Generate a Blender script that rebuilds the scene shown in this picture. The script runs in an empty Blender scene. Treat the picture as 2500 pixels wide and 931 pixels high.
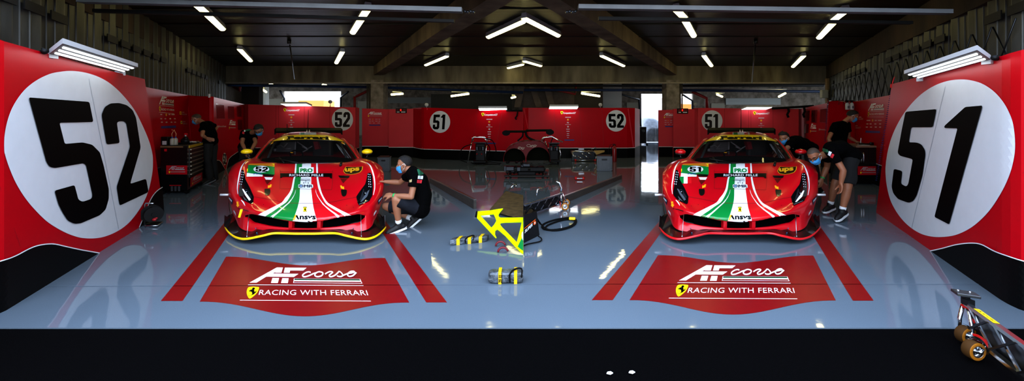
import bpy, bmesh, math, random
from mathutils import Vector, Matrix, noise
from mathutils.bvhtree import BVHTree
from mathutils.geometry import delaunay_2d_cdt
random.seed(7)
scene = bpy.context.scene
COL = scene.collection
# ---------------------------------------------------------------- camera constants (measured on the photograph)
FP, CX, HZ, CH = 900.0, 1278.0, 289.0, 1.6
VL, VR = 754.0, 1815.0                      # where the two bays run to
KL, KR = (VL-CX)/FP, (VR-CX)/FP             # plan slope of each bay's axis: the bays splay apart
def W(px, py, Y):  return Vector(((px-CX)/FP*Y, Y, CH-(py-HZ)/FP*Y))
def F(px, py, z=0.0):
    Y = FP*(CH-z)/(py-HZ); return Vector(((px-CX)/FP*Y, Y, z))
def B(side, u, Y, z=0.0): return Vector((u+(KL if side == 'L' else KR)*Y, Y, z))
def ray(px, py): return Vector(((px-CX)/FP, 1.0, -(py-HZ)/FP))
CAM = Vector((0, 0, CH))
# ---------------------------------------------------------------- materials
def lin(c):
    if isinstance(c, str):
        c = [int(c[i:i+2], 16)/255 for i in (0, 2, 4)]
        c = [x/12.92 if x <= .04045 else ((x+.055)/1.055)**2.4 for x in c]
    return (*c[:3], 1.0)
MATS = {}
def mat(name, col, rough=.5, metal=0.0, emit=None, estr=0.0, coat=0.0, noise_amt=0.0, nscale=20.0, bump=0.0, bscale=60.0, alpha=None, spec=.5, col2=None, trans=0.0, stretch=None):
    if name in MATS: return MATS[name]
    m = bpy.data.materials.new(name); m.use_nodes = True
    nt = m.node_tree; b = nt.nodes['Principled BSDF']
    b.inputs['Base Color'].default_value = lin(col); b.inputs['Roughness'].default_value = rough
    b.inputs['Metallic'].default_value = metal; b.inputs['Coat Weight'].default_value = coat
    b.inputs['Coat Roughness'].default_value = .04; b.inputs['Specular IOR Level'].default_value = spec
    if trans: b.inputs['Transmission Weight'].default_value = trans
    if emit is not None:
        b.inputs['Emission Color'].default_value = lin(emit); b.inputs['Emission Strength'].default_value = estr
    if alpha is not None: b.inputs['Alpha'].default_value = alpha
    if noise_amt or bump:
        tc = nt.nodes.new('ShaderNodeTexCoord'); mp = nt.nodes.new('ShaderNodeMapping')
        nt.links.new(tc.outputs['Object'], mp.inputs['Vector'])
        if stretch: mp.inputs['Scale'].default_value = stretch
        if noise_amt:
            n = nt.nodes.new('ShaderNodeTexNoise'); n.inputs['Scale'].default_value = nscale; n.inputs['Detail'].default_value = 6
            nt.links.new(mp.outputs[0], n.inputs['Vector'])
            r = nt.nodes.new('ShaderNodeMapRange'); r.inputs[1].default_value = .3; r.inputs[2].default_value = .7
            nt.links.new(n.outputs['Fac'], r.inputs[0])
            mx = nt.nodes.new('ShaderNodeMix'); mx.data_type = 'RGBA'
            c = lin(col); d = lin(col2) if col2 else tuple(x*(1-noise_amt) for x in c[:3])+(1,)
            mx.inputs[6].default_value = c; mx.inputs[7].default_value = d
            nt.links.new(r.outputs[0], mx.inputs[0]); nt.links.new(mx.outputs[2], b.inputs['Base Color'])
        if bump:
            n2 = nt.nodes.new('ShaderNodeTexNoise'); n2.inputs['Scale'].default_value = bscale; n2.inputs['Detail'].default_value = 4
            nt.links.new(mp.outputs[0], n2.inputs['Vector'])
            bp = nt.nodes.new('ShaderNodeBump'); bp.inputs['Strength'].default_value = bump; bp.inputs['Distance'].default_value = .02
            nt.links.new(n2.outputs['Fac'], bp.inputs['Height']); nt.links.new(bp.outputs[0], b.inputs['Normal'])
    MATS[name] = m
    return m
# ---------------------------------------------------------------- objects
def link(name, me, parent=None, mats=None):
    o = bpy.data.objects.new(name, me); COL.objects.link(o)
    if parent is not None:
        o.parent = parent
        o.matrix_parent_inverse = parent.matrix_basis.inverted()
    for m in (mats or []): me.materials.append(m)
    return o
def empty(name, loc, label, cat, group=None):
    o = bpy.data.objects.new(name, None); COL.objects.link(o); o.location = loc; o.empty_display_size = .2
    tag(o, label, cat, group); bpy.context.view_layer.update() if False else None
    return o
def tag(o, label, cat, group=None):
    o['label'] = label; o['category'] = cat
    if group: o['group'] = group
    return o
def struct(o): o['kind'] = 'structure'; return o
class MB:
    """collects simple solids in world coordinates into ONE mesh"""
    def __init__(s): s.v = []; s.f = []; s.m = []; s.sm = []; s.mi = 0; s.smooth = False
    def add(s, vs, fs, mi=None, smooth=None):
        b = len(s.v); s.v += [Vector(v) for v in vs]
        for f in fs:
            s.f.append([b+i for i in f]); s.m.append(s.mi if mi is None else mi); s.sm.append(s.smooth if smooth is None else smooth)
        return s
    def hexa(s, p):   # 8 points: bottom 4 ccw, top 4 ccw
        return s.add(p, [(3,2,1,0),(4,5,6,7),(0,1,5,4),(1,2,6,5),(2,3,7,6),(3,0,4,7)], smooth=False)
    def box(s, c, d, rz=0.0, R=None):
        c = Vector(c); M = R if R is not None else Matrix.Rotation(rz, 3, 'Z')
        h = [x/2 for x in d]
        P = [c+M@Vector((sx*h[0], sy*h[1], sz*h[2])) for sz in (-1,1) for sx,sy in ((-1,-1),(1,-1),(1,1),(-1,1))]
        return s.hexa(P)
    def rbox(s, c, d, r=.01, rz=0.0, R=None):   # chamfered box
        c = Vector(c); M = R if R is not None else Matrix.Rotation(rz, 3, 'Z')
        bm = bmesh.new(); bmesh.ops.create_cube(bm, size=1)
        for v in bm.verts: v.co = Vector((v.co.x*d[0], v.co.y*d[1], v.co.z*d[2]))
        bmesh.ops.bevel(bm, geom=bm.edges[:], offset=min(r, min(d)*.45), segments=2, affect='EDGES', profile=.5)
        bm.verts.index_update()
        s.add([c+M@v.co for v in bm.verts], [[v.index for v in f.verts] for f in bm.faces], smooth=False); bm.free()
        return s
    def tube(s, pts, r, n=10, cap=True, closed=False, smooth=True):
        pts = [Vector(p) for p in pts]; rr = r if isinstance(r, (list, tuple)) else [r]*len(pts)
        N = len(pts); rings = []; up = None
        for i, p in enumerate(pts):
            a = pts[(i-1) % N] if (closed or i > 0) else p; c = pts[(i+1) % N] if (closed or i < N-1) else p
            t = (c-a)
            if t.length < 1e-9: t = Vector((0,0,1))
            t.normalize()
            if up is None: up = Vector((0,0,1)) if abs(t.z) < .9 else Vector((1,0,0))
            x = t.cross(up)
            if x.length < 1e-6: x = t.cross(Vector((.3,.9,.1)))
            x.normalize(); y = x.cross(t).normalized(); up = y
            rings.append([p+(x*math.cos(2*math.pi*k/n)+y*math.sin(2*math.pi*k/n))*rr[i] for k in range(n)])
        vs = [v for g in rings for v in g]; fs = []
        for i in range(N if closed else N-1):
            j = (i+1) % N
            for k in range(n):
                l = (k+1) % n; fs.append((i*n+k, i*n+l, j*n+l, j*n+k))
        if cap and not closed: fs.append(tuple(range(n))[::-1]); fs.append(tuple((N-1)*n+k for k in range(n)))
        return s.add(vs, fs, smooth=smooth)
    def cyl(s, a, b, r, n=16, r2=None): return s.tube([a, b], [r, r if r2 is None else r2], n)
    def lathe(s, prof, c, axis=(0,0,1), n=24, smooth=True, caps=True):   # prof: (radius, along)
        ax = Vector(axis).normalized(); x = ax.orthogonal().normalized(); y = ax.cross(x); c = Vector(c)
        vs = [c+ax*h+(x*math.cos(2*math.pi*k/n)+y*math.sin(2*math.pi*k/n))*r for r, h in prof for k in range(n)]; fs = []
        for i in range(len(prof)-1):
            for k in range(n):
                l = (k+1) % n; fs.append((i*n+k, i*n+l, (i+1)*n+l, (i+1)*n+k))
        if caps and prof[0][0] > 1e-6: fs.append(tuple(range(n))[::-1])
        if caps and prof[-1][0] > 1e-6: fs.append(tuple((len(prof)-1)*n+k for k in range(n)))
        return s.add(vs, fs, smooth=smooth)
    def ball(s, c, r, n=16, m=10, R=None):
        c = Vector(c); r = r if isinstance(r, (tuple, list)) else (r,)*3; vs = []; fs = []
        for i in range(m+1):
            t = math.pi*i/m
            for k in range(n):
                p = 2*math.pi*k/n; q = Vector((r[0]*math.sin(t)*math.cos(p), r[1]*math.sin(t)*math.sin(p), r[2]*math.cos(t)))
                vs.append(c+(R@q if R is not None else q))
        for i in range(m):
            for k in range(n):
                l = (k+1) % n; fs.append((i*n+k, (i+1)*n+k, (i+1)*n+l, i*n+l))
        return s.add(vs, fs, smooth=True)
    def prism(s, poly, off):   # 3D polygon extruded by vector
        off = Vector(off); n = len(poly); P = [Vector(p) for p in poly]
        s.add(P+[p+off for p in P], [tuple(range(n))[::-1], tuple(range(n, 2*n))]+[(i, (i+1) % n, n+(i+1) % n, n+i) for i in range(n)], smooth=False)
        return s
    def grid(s, rows, smooth=True, flip=False):
        n = len(rows[0]); vs = [v for r in rows for v in r]; fs = []
        for i in range(len(rows)-1):
            for k in range(n-1):
                f = (i*n+k, i*n+k+1, (i+1)*n+k+1, (i+1)*n+k); fs.append(f[::-1] if flip else f)
        return s.add(vs, fs, smooth=smooth)
    def build(s, name, mats, parent=None, weld=False, solid=0.0):
        if not isinstance(mats, (list, tuple)): mats = [mats]
        o0 = s.v
        loc = None
        if parent is None and o0:
            lo = Vector([min(v[i] for v in o0) for i in range(3)]); hi = Vector([max(v[i] for v in o0) for i in range(3)])
            loc = Vector(((lo.x+hi.x)/2, (lo.y+hi.y)/2, lo.z))
        elif parent is not None: loc = parent.matrix_basis.translation.copy() if parent.parent is None else None
        base = loc or Vector((0, 0, 0))
        me = bpy.data.meshes.new(name); me.from_pydata([v-base for v in s.v], [], s.f)
        for m in mats: me.materials.append(m)
        for p, mi, sm in zip(me.polygons, s.m, s.sm): p.material_index = mi; p.use_smooth = sm
        if weld:
            bm = bmesh.new(); bm.from_mesh(me); bmesh.ops.remove_doubles(bm, verts=bm.verts, dist=1e-5); bmesh.ops.recalc_face_normals(bm, faces=bm.faces); bm.to_mesh(me); bm.free()
        me.update()
        o = bpy.data.objects.new(name, me); COL.objects.link(o)
        if parent is not None:
            o.parent = parent
            root = parent
            while root.parent is not None: root = root.parent
            # every root has an unrotated basis when its parts are built
            if parent.parent is not None:
                me.transform(Matrix.Translation(-root.matrix_basis.translation))
        else: o.location = base
        if solid:
            md = o.modifiers.new('thickness', 'SOLIDIFY'); md.thickness = solid; md.offset = -1
        return o
# ---------------------------------------------------------------- flat art: polygons, strokes and lettering put on surfaces
def catmull(P, n=8, closed=False):
    P = [Vector(p) for p in P]; N = len(P); out = []
    for i in range(N if closed else N-1):
        a = P[(i-1) % N] if (closed or i > 0) else P[i]*2-P[i+1]
        b = P[i]; c = P[(i+1) % N]; d = P[(i+2) % N] if (closed or i < N-2) else c*2-b
        for k in range(n):
            t = k/n; out.append(.5*((2*b)+(c-a)*t+(2*a-5*b+4*c-d)*t*t+(3*b-a-3*c+d)*t**3))
    if not closed: out.append(P[-1])
    return out
def rounded(P, r, n=4):
    P = [Vector(p) for p in P]; out = []; N = len(P)
    for i in range(N):
        a, b, c = P[i-1], P[i], P[(i+1) % N]
        d1 = min(r, (a-b).length*.45); d2 = min(r, (c-b).length*.45)
        p = b+(a-b).normalized()*d1; q = b+(c-b).normalized()*d2
        for k in range(n+1):
            t = k/n; out.append(p*(1-t)**2+b*2*t*(1-t)+q*t*t)
    return out
def stroke(P, w, n=0, closed=False, taper=False):
    P = [Vector(p) for p in P]
    if n: P = catmull(P, n, closed)
    N = len(P); L = []; R = []
    for i in range(N):
        a = P[i-1] if i > 0 or closed else P[i]; c = P[(i+1) % N] if i < N-1 or closed else P[i]
        t = (c-a); t = t.normalized() if t.length > 1e-9 else Vector((1, 0)); nn = Vector((-t.y, t.x))
        ww = w/2*((.35+.65*math.sin(math.pi*min(1, max(0, i/(N-1))))) if taper else 1)
        L.append(P[i]+nn*ww); R.append(P[i]-nn*ww)
    vs = L+R; m = len(L)
    fs = [(i, m+i, m+(i+1) % m, (i+1) % m) for i in range(N if closed else N-1)]
    return vs, fs
def fill(polys, step=None):
    """even-odd fill of 2D polygons, optional interior points so that the fill can follow a curved surface"""
    V = []; E = []
    for P in polys:
        P = [Vector((p[0], p[1])) for p in P]
        if step:
            Q = []
            for i in range(len(P)):
                a, b = P[i], P[(i+1) % len(P)]; k = max(1, int((b-a).length/step))
                Q += [a.lerp(b, t/k) for t in range(k)]
            P = Q
        b0 = len(V); V += P; E += [(b0+i, b0+(i+1) % len(P)) for i in range(len(P))]
    segs = [(V[a], V[b]) for a, b in E]
    def inside(x, y):
        c = False
        for a, b in segs:
            if (a.y > y) != (b.y > y) and x < (b.x-a.x)*(y-a.y)/(b.y-a.y)+a.x: c = not c
        return c
    if step:
        x0 = min(v.x for v in V); x1 = max(v.x for v in V); y0 = min(v.y for v in V); y1 = max(v.y for v in V)
        y = y0+step*.5; r = 0
        while y < y1:
            x = x0+step*(.5 if r % 2 else 0.02)
            while x < x1:
                if inside(x, y): V.append(Vector((x, y)))
                x += step
            y += step*.87; r += 1
    vs, es, fs, *_ = delaunay_2d_cdt(V, E, [], 0, 1e-7)
    out = [f for f in fs if inside(sum(vs[i].x for i in f)/3, sum(vs[i].y for i in f)/3)]
    return vs, out
_tc = {}
def text2d(s, bold=0.0, shear=0.0, space=1.0, wide=1.0):
    """lettering as 2D triangles, cap height 1, starting at the origin"""
    key = (s, bold, shear, space)
    if key not in _tc:
        cu = bpy.data.curves.new('t', 'FONT'); cu.body = s; cu.size = 1; cu.offset = bold; cu.shear = shear; cu.space_character = space; cu.resolution_u = 3
        o = bpy.data.objects.new('t', cu); COL.objects.link(o)
        bpy.context.view_layer.update()
        me = bpy.data.meshes.new_from_object(o.evaluated_get(bpy.context.evaluated_depsgraph_get()))
        vs = [(v.co.x, v.co.y) for v in me.vertices]; fs = [tuple(p.vertices) for p in me.polygons]
        bpy.data.objects.remove(o); bpy.data.curves.remove(cu); bpy.data.meshes.remove(me)
        x0 = min(v[0] for v in vs); h = .729+bold*2
        _tc[key] = ([((x-x0)/h, (y+bold)/h) for x, y in vs], fs, (max(v[0] for v in vs)-x0)/h)
    return _tc[key]
def textfit(s, x0, y0, x1, h, **k):
    """lettering from x0 to x1 on baseline y0 with cap height h (y up)"""
    vs, fs, w = text2d(s, **k)
    return [Vector((x0+(x1-x0)*x/w, y0+h*y)) for x, y in vs], fs
class Art:
    def __init__(s, mapper): s.map = mapper; s.v = []; s.f = []; s.m = []; s.mats = []
    def put(s, shape, m, lift=1, mapper=None):
        vs, fs = shape; b = len(s.v); mp = mapper or s.map
        if m not in s.mats: s.mats.append(m)
        mi = s.mats.index(m)
        ok = []
        for v in vs: s.v.append(mp(v[0], v[1], lift*.0016+(v[2] if len(v) > 2 else 0)))
        for f in fs:
            if any(s.v[b+i] is None for i in f): continue
            s.f.append([b+i for i in f]); s.m.append(mi)
        return s
    def build(s, name, parent, smooth=False):
        base = Vector((0, 0, 0)); root = parent
        while root is not None and root.parent is not None: root = root.parent
        if root is not None: base = root.matrix_basis.translation.copy()
        me = bpy.data.meshes.new(name); me.from_pydata([(v if v is not None else base)-base for v in s.v], [], s.f)
        for m in s.mats: me.materials.append(m)
        for p, mi in zip(me.polygons, s.m): p.material_index = mi; p.use_smooth = smooth
        o = bpy.data.objects.new(name, me); COL.objects.link(o); o.parent = parent
        # turn faces towards the viewer side
        bm = bmesh.new(); bm.from_mesh(me)
        loose = [v for v in bm.verts if not v.link_faces]; bmesh.ops.delete(bm, geom=loose, context='VERTS')
        c0 = CAM-base; fl = [f for f in bm.faces if f.normal.dot(c0-f.calc_center_median()) < 0]
        bmesh.ops.reverse_faces(bm, faces=fl); bm.to_mesh(me); bm.free()
        return o
def aff(O, X, Y):   # unit square -> plane
    O, X, Y = Vector(O), Vector(X), Vector(Y); n = X.cross(Y).normalized()
    if n.dot(CAM-O) < 0: n = -n
    return lambda x, y, l: O+X*x+Y*y+n*l
def floormap(px, py, l): p = F(px, py); p.z = l; return p
def wallmap(poly):
    """photo pixel -> point on a vertical wall whose plan is the polyline (x,y)"""
    P = [Vector((p[0], p[1])) for p in poly]
    def f(px, py, l):
        d = ray(px, py); best = None
        for i in range(len(P)-1):
            a, b = P[i], P[i+1]; e = b-a
            # t*(d.x,d.y) = a + s*e
            den = d.x*e.y-d.y*e.x
            if abs(den) < 1e-9: continue
            t = (a.x*e.y-a.y*e.x)/den; q = Vector((d.x*t, d.y*t)); s = (q-a).dot(e)/e.length_squared
            lo = -1e3 if i == 0 else -1e-6; hi = 1e3 if i == len(P)-2 else 1+1e-6
            if t > 0 and lo <= s <= hi:
                over = max(0, -s, s-1)
                if best is None or over < best[0]-1e-9 or (abs(over-best[0]) < 1e-9 and t < best[1]):
                    n = Vector((e.y, -e.x, 0)).normalized()
                    if n.dot(-d) < 0: n = -n
                    best = (over, t, n)
        if best is None: return None
        return CAM+d*best[1]+best[2]*l
    return f
def frame3(mapper, tl, tr, bl):
    """unit rect (x right 0..1, y up 0..1) with three photo corners on a plane"""
    A, Bq, C = mapper(*tl, 0), mapper(*tr, 0), mapper(*bl, 0)
    return aff(C, Bq-A, A-C)
# ================================================================ materials
RED = mat('panel_red', 'B80014', .38, noise_amt=.06, nscale=3, spec=.14)
RED_DK = mat('panel_red_edge', '7E0012', .4)
BLK = mat('vinyl_black', '020203', .5, spec=.12)
WHT = mat('vinyl_white', 'D9DDE2', .45, noise_amt=.04, nscale=8)
WHTL = mat('print_white', 'E9EBEE', .5)
YEL = mat('print_yellow', 'F2D400', .45)
GRN = mat('print_green', '0B8A3C', .45)
GRND = mat('print_dark_green', '06401F', .45)
REDP = mat('print_red', 'C4101E', .45)
BLU = mat('print_blue', '123A8C', .45)
NUM = mat('number_black', '010102', .6, spec=.06)
FRED = mat('floor_red', '800612', .3, noise_amt=.1, nscale=14)
CONC = mat('concrete', 'A0968A', .9, noise_amt=.4, nscale=4, bump=.3, bscale=18, col2='685F52')
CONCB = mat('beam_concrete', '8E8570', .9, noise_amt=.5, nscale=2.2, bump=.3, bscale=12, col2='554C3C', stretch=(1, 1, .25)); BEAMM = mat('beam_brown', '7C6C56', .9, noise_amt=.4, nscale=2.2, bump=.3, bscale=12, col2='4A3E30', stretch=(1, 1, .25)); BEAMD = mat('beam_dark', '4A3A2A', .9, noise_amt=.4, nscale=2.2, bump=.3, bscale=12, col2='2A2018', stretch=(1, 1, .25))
BRICK = mat('block_wall', '6A5E50', .9, noise_amt=.3, nscale=6, bump=.3)
STEEL = mat('brushed_steel', 'B8BCC2', .28, metal=1.0, noise_amt=.15, nscale=30)
STEELD = mat('dark_steel', '3A3C40', .35, metal=.9)
CHROME = mat('chrome', 'E4E6EA', .1, metal=1.0)
ALU = mat('aluminium', 'C8CCD2', .22, metal=1.0)
PLASTIC = mat('black_plastic', '060607', .5, spec=.25)
RUBBER = mat('rubber', '060607', .8, spec=.15)
GLASSBLK = mat('black_gloss', '050506', .08, coat=.5)
# ---- floor: glossy epoxy paint
def floor_mat():
    m = bpy.data.materials.new('epoxy_floor'); m.use_nodes = True; nt = m.node_tree; b = nt.nodes['Principled BSDF']
    tc = nt.nodes.new('ShaderNodeTexCoord')
    n = nt.nodes.new('ShaderNodeTexNoise'); n.inputs['Scale'].default_value = .55; n.inputs['Detail'].default_value = 5
    nt.links.new(tc.outputs['Object'], n.inputs['Vector'])
    n2 = nt.nodes.new('ShaderNodeTexNoise'); n2.inputs['Scale'].default_value = 140; n2.inputs['Detail'].default_value = 2
    nt.links.new(tc.outputs['Object'], n2.inputs['Vector'])
    mx = nt.nodes.new('ShaderNodeMix'); mx.data_type = 'RGBA'
    mx.inputs[6].default_value = lin('6F7C88'); mx.inputs[7].default_value = lin('626E79')
    nt.links.new(n.outputs['Fac'], mx.inputs[0])
    m2 = nt.nodes.new('ShaderNodeMix'); m2.data_type = 'RGBA'; m2.blend_type = 'MULTIPLY'; m2.inputs[0].default_value = .22
    nt.links.new(mx.outputs[2], m2.inputs[6]); nt.links.new(n2.outputs['Fac'], m2.inputs[7])
    nt.links.new(m2.outputs[2], b.inputs['Base Color'])
    r = nt.nodes.new('ShaderNodeMapRange'); r.inputs[1].default_value = .3; r.inputs[2].default_value = .7; r.inputs[3].default_value = .03; r.inputs[4].default_value = .075
    nt.links.new(n.outputs['Fac'], r.inputs[0]); nt.links.new(r.outputs[0], b.inputs['Roughness'])
    b.inputs['Specular IOR Level'].default_value = .6
    w = nt.nodes.new('ShaderNodeTexNoise'); w.inputs['Scale'].default_value = 2.6; w.inputs['Detail'].default_value = 3
    nt.links.new(tc.outputs['Object'], w.inputs['Vector'])
    bp = nt.nodes.new('ShaderNodeBump'); bp.inputs['Strength'].default_value = .09; bp.inputs['Distance'].default_value = .02
    nt.links.new(w.outputs['Fac'], bp.inputs['Height']); nt.links.new(bp.outputs[0], b.inputs['Normal'])
    return m
FLOORM = floor_mat()
TARM = mat('black_tarmac', '020203', .85, noise_amt=.5, nscale=90, bump=.5, bscale=160, col2='050507', spec=.03)
def ceil_mat():
    m = bpy.data.materials.new('dark_ceiling_boards'); m.use_nodes = True; nt = m.node_tree; b = nt.nodes['Principled BSDF']
    tc = nt.nodes.new('ShaderNodeTexCoord'); mp = nt.nodes.new('ShaderNodeMapping'); mp.inputs['Scale'].default_value = (.15, 1, 1)
    nt.links.new(tc.outputs['Object'], mp.inputs[0])
    w = nt.nodes.new('ShaderNodeTexNoise'); w.inputs['Scale'].default_value = 5; w.inputs['Detail'].default_value = 5
    nt.links.new(mp.outputs[0], w.inputs['Vector'])
    mx = nt.nodes.new('ShaderNodeMix'); mx.data_type = 'RGBA'; mx.inputs[6].default_value = lin('0B0B0D'); mx.inputs[7].default_value = lin('151310')
    nt.links.new(w.outputs['Fac'], mx.inputs[0]); nt.links.new(mx.outputs[2], b.inputs['Base Color'])
    b.inputs['Roughness'].default_value = .42
    wv = nt.nodes.new('ShaderNodeTexWave'); wv.bands_direction = 'Y'; wv.inputs['Scale'].default_value = 6; wv.inputs['Distortion'].default_value = .6
    nt.links.new(tc.outputs['Object'], wv.inputs['Vector'])
    bp = nt.nodes.new('ShaderNodeBump'); bp.inputs['Strength'].default_value = .5; bp.inputs['Distance'].default_value = .02
    nt.links.new(wv.outputs['Fac'], bp.inputs['Height']); nt.links.new(bp.outputs[0], b.inputs['Normal'])
    return m
CEILM = ceil_mat()
CORR = mat('galvanised_sheet', '5C5D5A', .5, metal=.3, noise_amt=.4, nscale=3, col2='2E2E2C', stretch=(1, 1, .3))
LAMPE = mat('tube_light', 'FFFFFF', .5, emit='FFF0A0', estr=9)
LEDE = mat('led_strip', 'FFFFFF', .5, emit='EFFAFF', estr=5)
LAMPW = mat('lamp_housing', 'C9CCD0', .4)
LAMPG = mat('lamp_underside', '4E5456', .5)
# ================================================================ shell
FRONT = 2.815                     # where the painted floor starts
def quad(name, P, m, kind=True):
    b = MB(); b.add(P, [tuple(range(len(P)))]); o = b.build(name, m)
    if kind: struct(o)
    return o
fl = MB(); fl.box((0, (FRONT+24.2)/2, -.05), (70, 24.2-FRONT, .1)); struct(fl.build('floor', FLOORM))
ap = MB(); ap.box((0, (FRONT-9)/2, -.06), (70, FRONT+9, .1)); struct(ap.build('ground_apron', TARM))
og = MB(); og.box((0, 54.2, -.05), (160, 60, .09)); struct(og.build('ground_outside', mat('outside_concrete', 'D0CCC6', .6)))
# thin joint across the floor
jm = mat('floor_joint', '5E6C79', .5)
j = Art(floormap)
j.put(fill([[(0, 700.2), (1277, 695.2), (1277, 696.2), (0, 701.2)]]), jm, 1); j.put(fill([[(1279, 694.2), (2500, 694.4), (2500, 695.4), (1279, 695.2)]]), jm, 1)
o = j.build('trim_joint', None); struct(o)
CEZ = 3.78
ce = MB(); ce.box((0, 14.3, CEZ+.06), (70, 20.2, .12)); struct(ce.build('ceiling', CEILM))
# board joints and services on the ceiling
cj = MB()
for y in (6.3, 7.3, 8.5, 9.8, 11.2, 12.8): cj.box((0, y, CEZ-.008), (60, .03, .016))
struct(cj.build('trim_ceiling_joints', mat('ceiling_joint', '0A0A0B', .8)))
# cross beam over the back of the bays
bm_ = MB(); bm_.box((0, 15.6, (3.1+CEZ)/2), (60, .5, CEZ-3.1)); struct(bm_.build('beam_cross', CONCB))
lg = MB(); lg.box((0, 15.32, 3.07), (60, .06, .06)); struct(lg.build('trim_beam_edge', mat('beam_edge', 'A79C8C', .7, noise_amt=.3)))
def longbeam(name, side, u0, u1, z0, y0, y1):
    b = MB(); b.hexa([B(side, u0, y0, z0), B(side, u1, y0, z0), B(side, u1, y1, z0), B(side, u0, y1, z0), B(side, u0, y0, CEZ), B(side, u1, y0, CEZ), B(side, u1, y1, CEZ), B(side, u0, y1, CEZ)])
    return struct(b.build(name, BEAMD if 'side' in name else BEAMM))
longbeam('beam_bay_left', 'L', 2.7, 3.12, 3.4, 5.4, 15.4)
longbeam('beam_bay_right', 'R', -3.2, -2.78, 3.4, 5.5, 15.4)
longbeam('beam_side_left', 'L', -4.1, -3.5, 3.28, 4.9, 15.4)
longbeam('beam_side_right', 'R', 3.45, 4.1, 3.25, 4.9, 15.4)
def column(name, px0, px1, Y, d=.5):
    a, b = W(px0, 0, Y), W(px1, 0, Y); m = MB(); m.box(((a.x+b.x)/2, Y+d/2, 1.6), (b.x-a.x, d, 3.2)); return struct(m.build(name, CONC))
column('column_left', 905, 936, 15.34); column('column_right', 1627, 1659, 15.34)
# pipes strapped to the columns
pc = MB()
for px in (893, 897.5, 901): a = W(px, 0, 15.3); pc.tube([(a.x, 15.45, 0), (a.x, 15.45, 3.15)], .03, 8)
struct(pc.build('trim_conduit_left', mat('conduit', '4A4238', .6)))
pc = MB()
for px in (1661.5, 1665, 1669): a = W(px, 0, 15.3); pc.tube([(a.x, 15.45, 0), (a.x, 15.45, 3.15)], .03, 8)
struct(pc.build('trim_conduit_right', MATS['conduit']))
# corrugated side walls
def corrugated(name, side, u, y0, y1, z1, sgn, per=.46, dep=.10):
    b = MB(); pts = []; y = y0
    while y < y1:
        for t, d in ((0, 0), (.16, .22), (.18, .36), (.21, .36), (.23, .32), (.42, .56), (.44, .70), (.47, .70), (.49, .66), (.72, 1), (.76, 1), (.80, .45), (.84, .1)):
            pts.append((y+per*t, d*dep))
        y += per
    rows = [[B(side, u+sgn*dp, yy, z) for yy, dp in pts] for z in (0, z1)]
    b.grid(rows, smooth=False); return struct(b.build(name, CORR))
corrugated('wall_left', 'L', -3.56, 1.2, 15.3, 3.78, 1); corrugated('wall_right', 'R', 3.56, 1.2, 15.3, 3.78, -1)
# dark fastening straps across some of the sheets
for nm, sd, u in (('trim_strap_left', 'L', -3.45), ('trim_strap_right', 'R', 3.45)):
    b = MB(); y = 1.25
    while y < 14.5:
        if int(y*7.3) % 3: b.hexa([B(sd, u-.01, y, 2.93), B(sd, u+.01, y, 2.93), B(sd, u+.01, y+.34, 2.93), B(sd, u-.01, y+.34, 2.93), B(sd, u-.01, y, 3.05), B(sd, u+.01, y, 3.05), B(sd, u+.01, y+.34, 3.05), B(sd, u-.01, y+.34, 3.05)])
        y += .46
    struct(b.build(nm, mat('rail_dark', '151514', .7)))
b = MB(); backr = W(2012, 230, 14.6); b.rbox(backr, (.26, .12, .32), .02); tag(b.build('junction_box', mat('box_white', 'B8B8B0', .5)), 'white junction box high at the end of the right corrugated wall', 'box')
b = MB(); b.box(W(2020, 240, 14.9)*1, (.1, .1, 1.6)); struct(b.build('trim_post_wood', mat('post_wood', '9A8058', .7, noise_amt=.3)))
# folding lattice in front of the right wall
b = MB(); y = 4.6
while y < 14.5:
    for z0 in (1.35, 2.1):
        b.tube([B('R', 3.42, y, z0), B('R', 3.42, y+.45, z0+.75)], .009, 5); b.tube([B('R', 3.40, y+.45, z0), B('R', 3.40, y, z0+.75)], .009, 5)
    y += .45
tag(b.build('folding_lattice', STEELD), 'dark folding scissor lattice along the corrugated wall above the 51 panel', 'lattice gate')
# ---- front door rails and lintel
def pxbox(mb, a, b_, Y, d):   # a=(px,ytop,ybot) left end, b_=right end
    P = []
    for yy in (Y, Y+d): P.append([W(a[0], a[2], Y), W(b_[0], b_[2], Y), W(b_[0], b_[1], Y), W(a[0], a[1], Y)])
    q = P[0]; o = Vector((0, d, 0))
    mb.hexa([q[0], q[1], q[1]+o, q[0]+o, q[3], q[2], q[2]+o, q[3]+o])
RAIL = mat('door_rail', '5A5C5E', .6, noise_amt=.25, nscale=6)
b = MB(); pxbox(b, (185, -6, 4), (1127, 17, 28), 4.6, .09); struct(b.build('trim_door_rail_left', RAIL))
b = MB(); pxbox(b, (1413, 9.5, 20), (2328, 22, 32), 4.6, .09); struct(b.build('trim_door_rail_right', RAIL))
DK = mat('door_bar', '1E1F20', .6)
b = MB(); pxbox(b, (225, 21, 29), (1108, 47, 54), 5.3, .06); struct(b.build('trim_door_bar_left', DK))
b = MB(); pxbox(b, (1462, 40, 48), (2230, 51, 58), 5.3, .06); struct(b.build('trim_door_bar_right', DK))
b = MB(); b.box((0, 4.5, 3.62), (60, .14, 1.0)); struct(b.build('wall_lintel', mat('lintel', '121213', .7)))
# drive chain brackets at the rail ends
b = MB()
for px, s in ((1132, 1), (1408, -1)):
    for k in range(4): b.cyl(W(px+s*k*7, 26+3*(k % 2), 4.7), W(px+s*(k*7+6), 30, 4.7), .018, 6)
struct(b.build('trim_door_bracket', STEELD))
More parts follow.
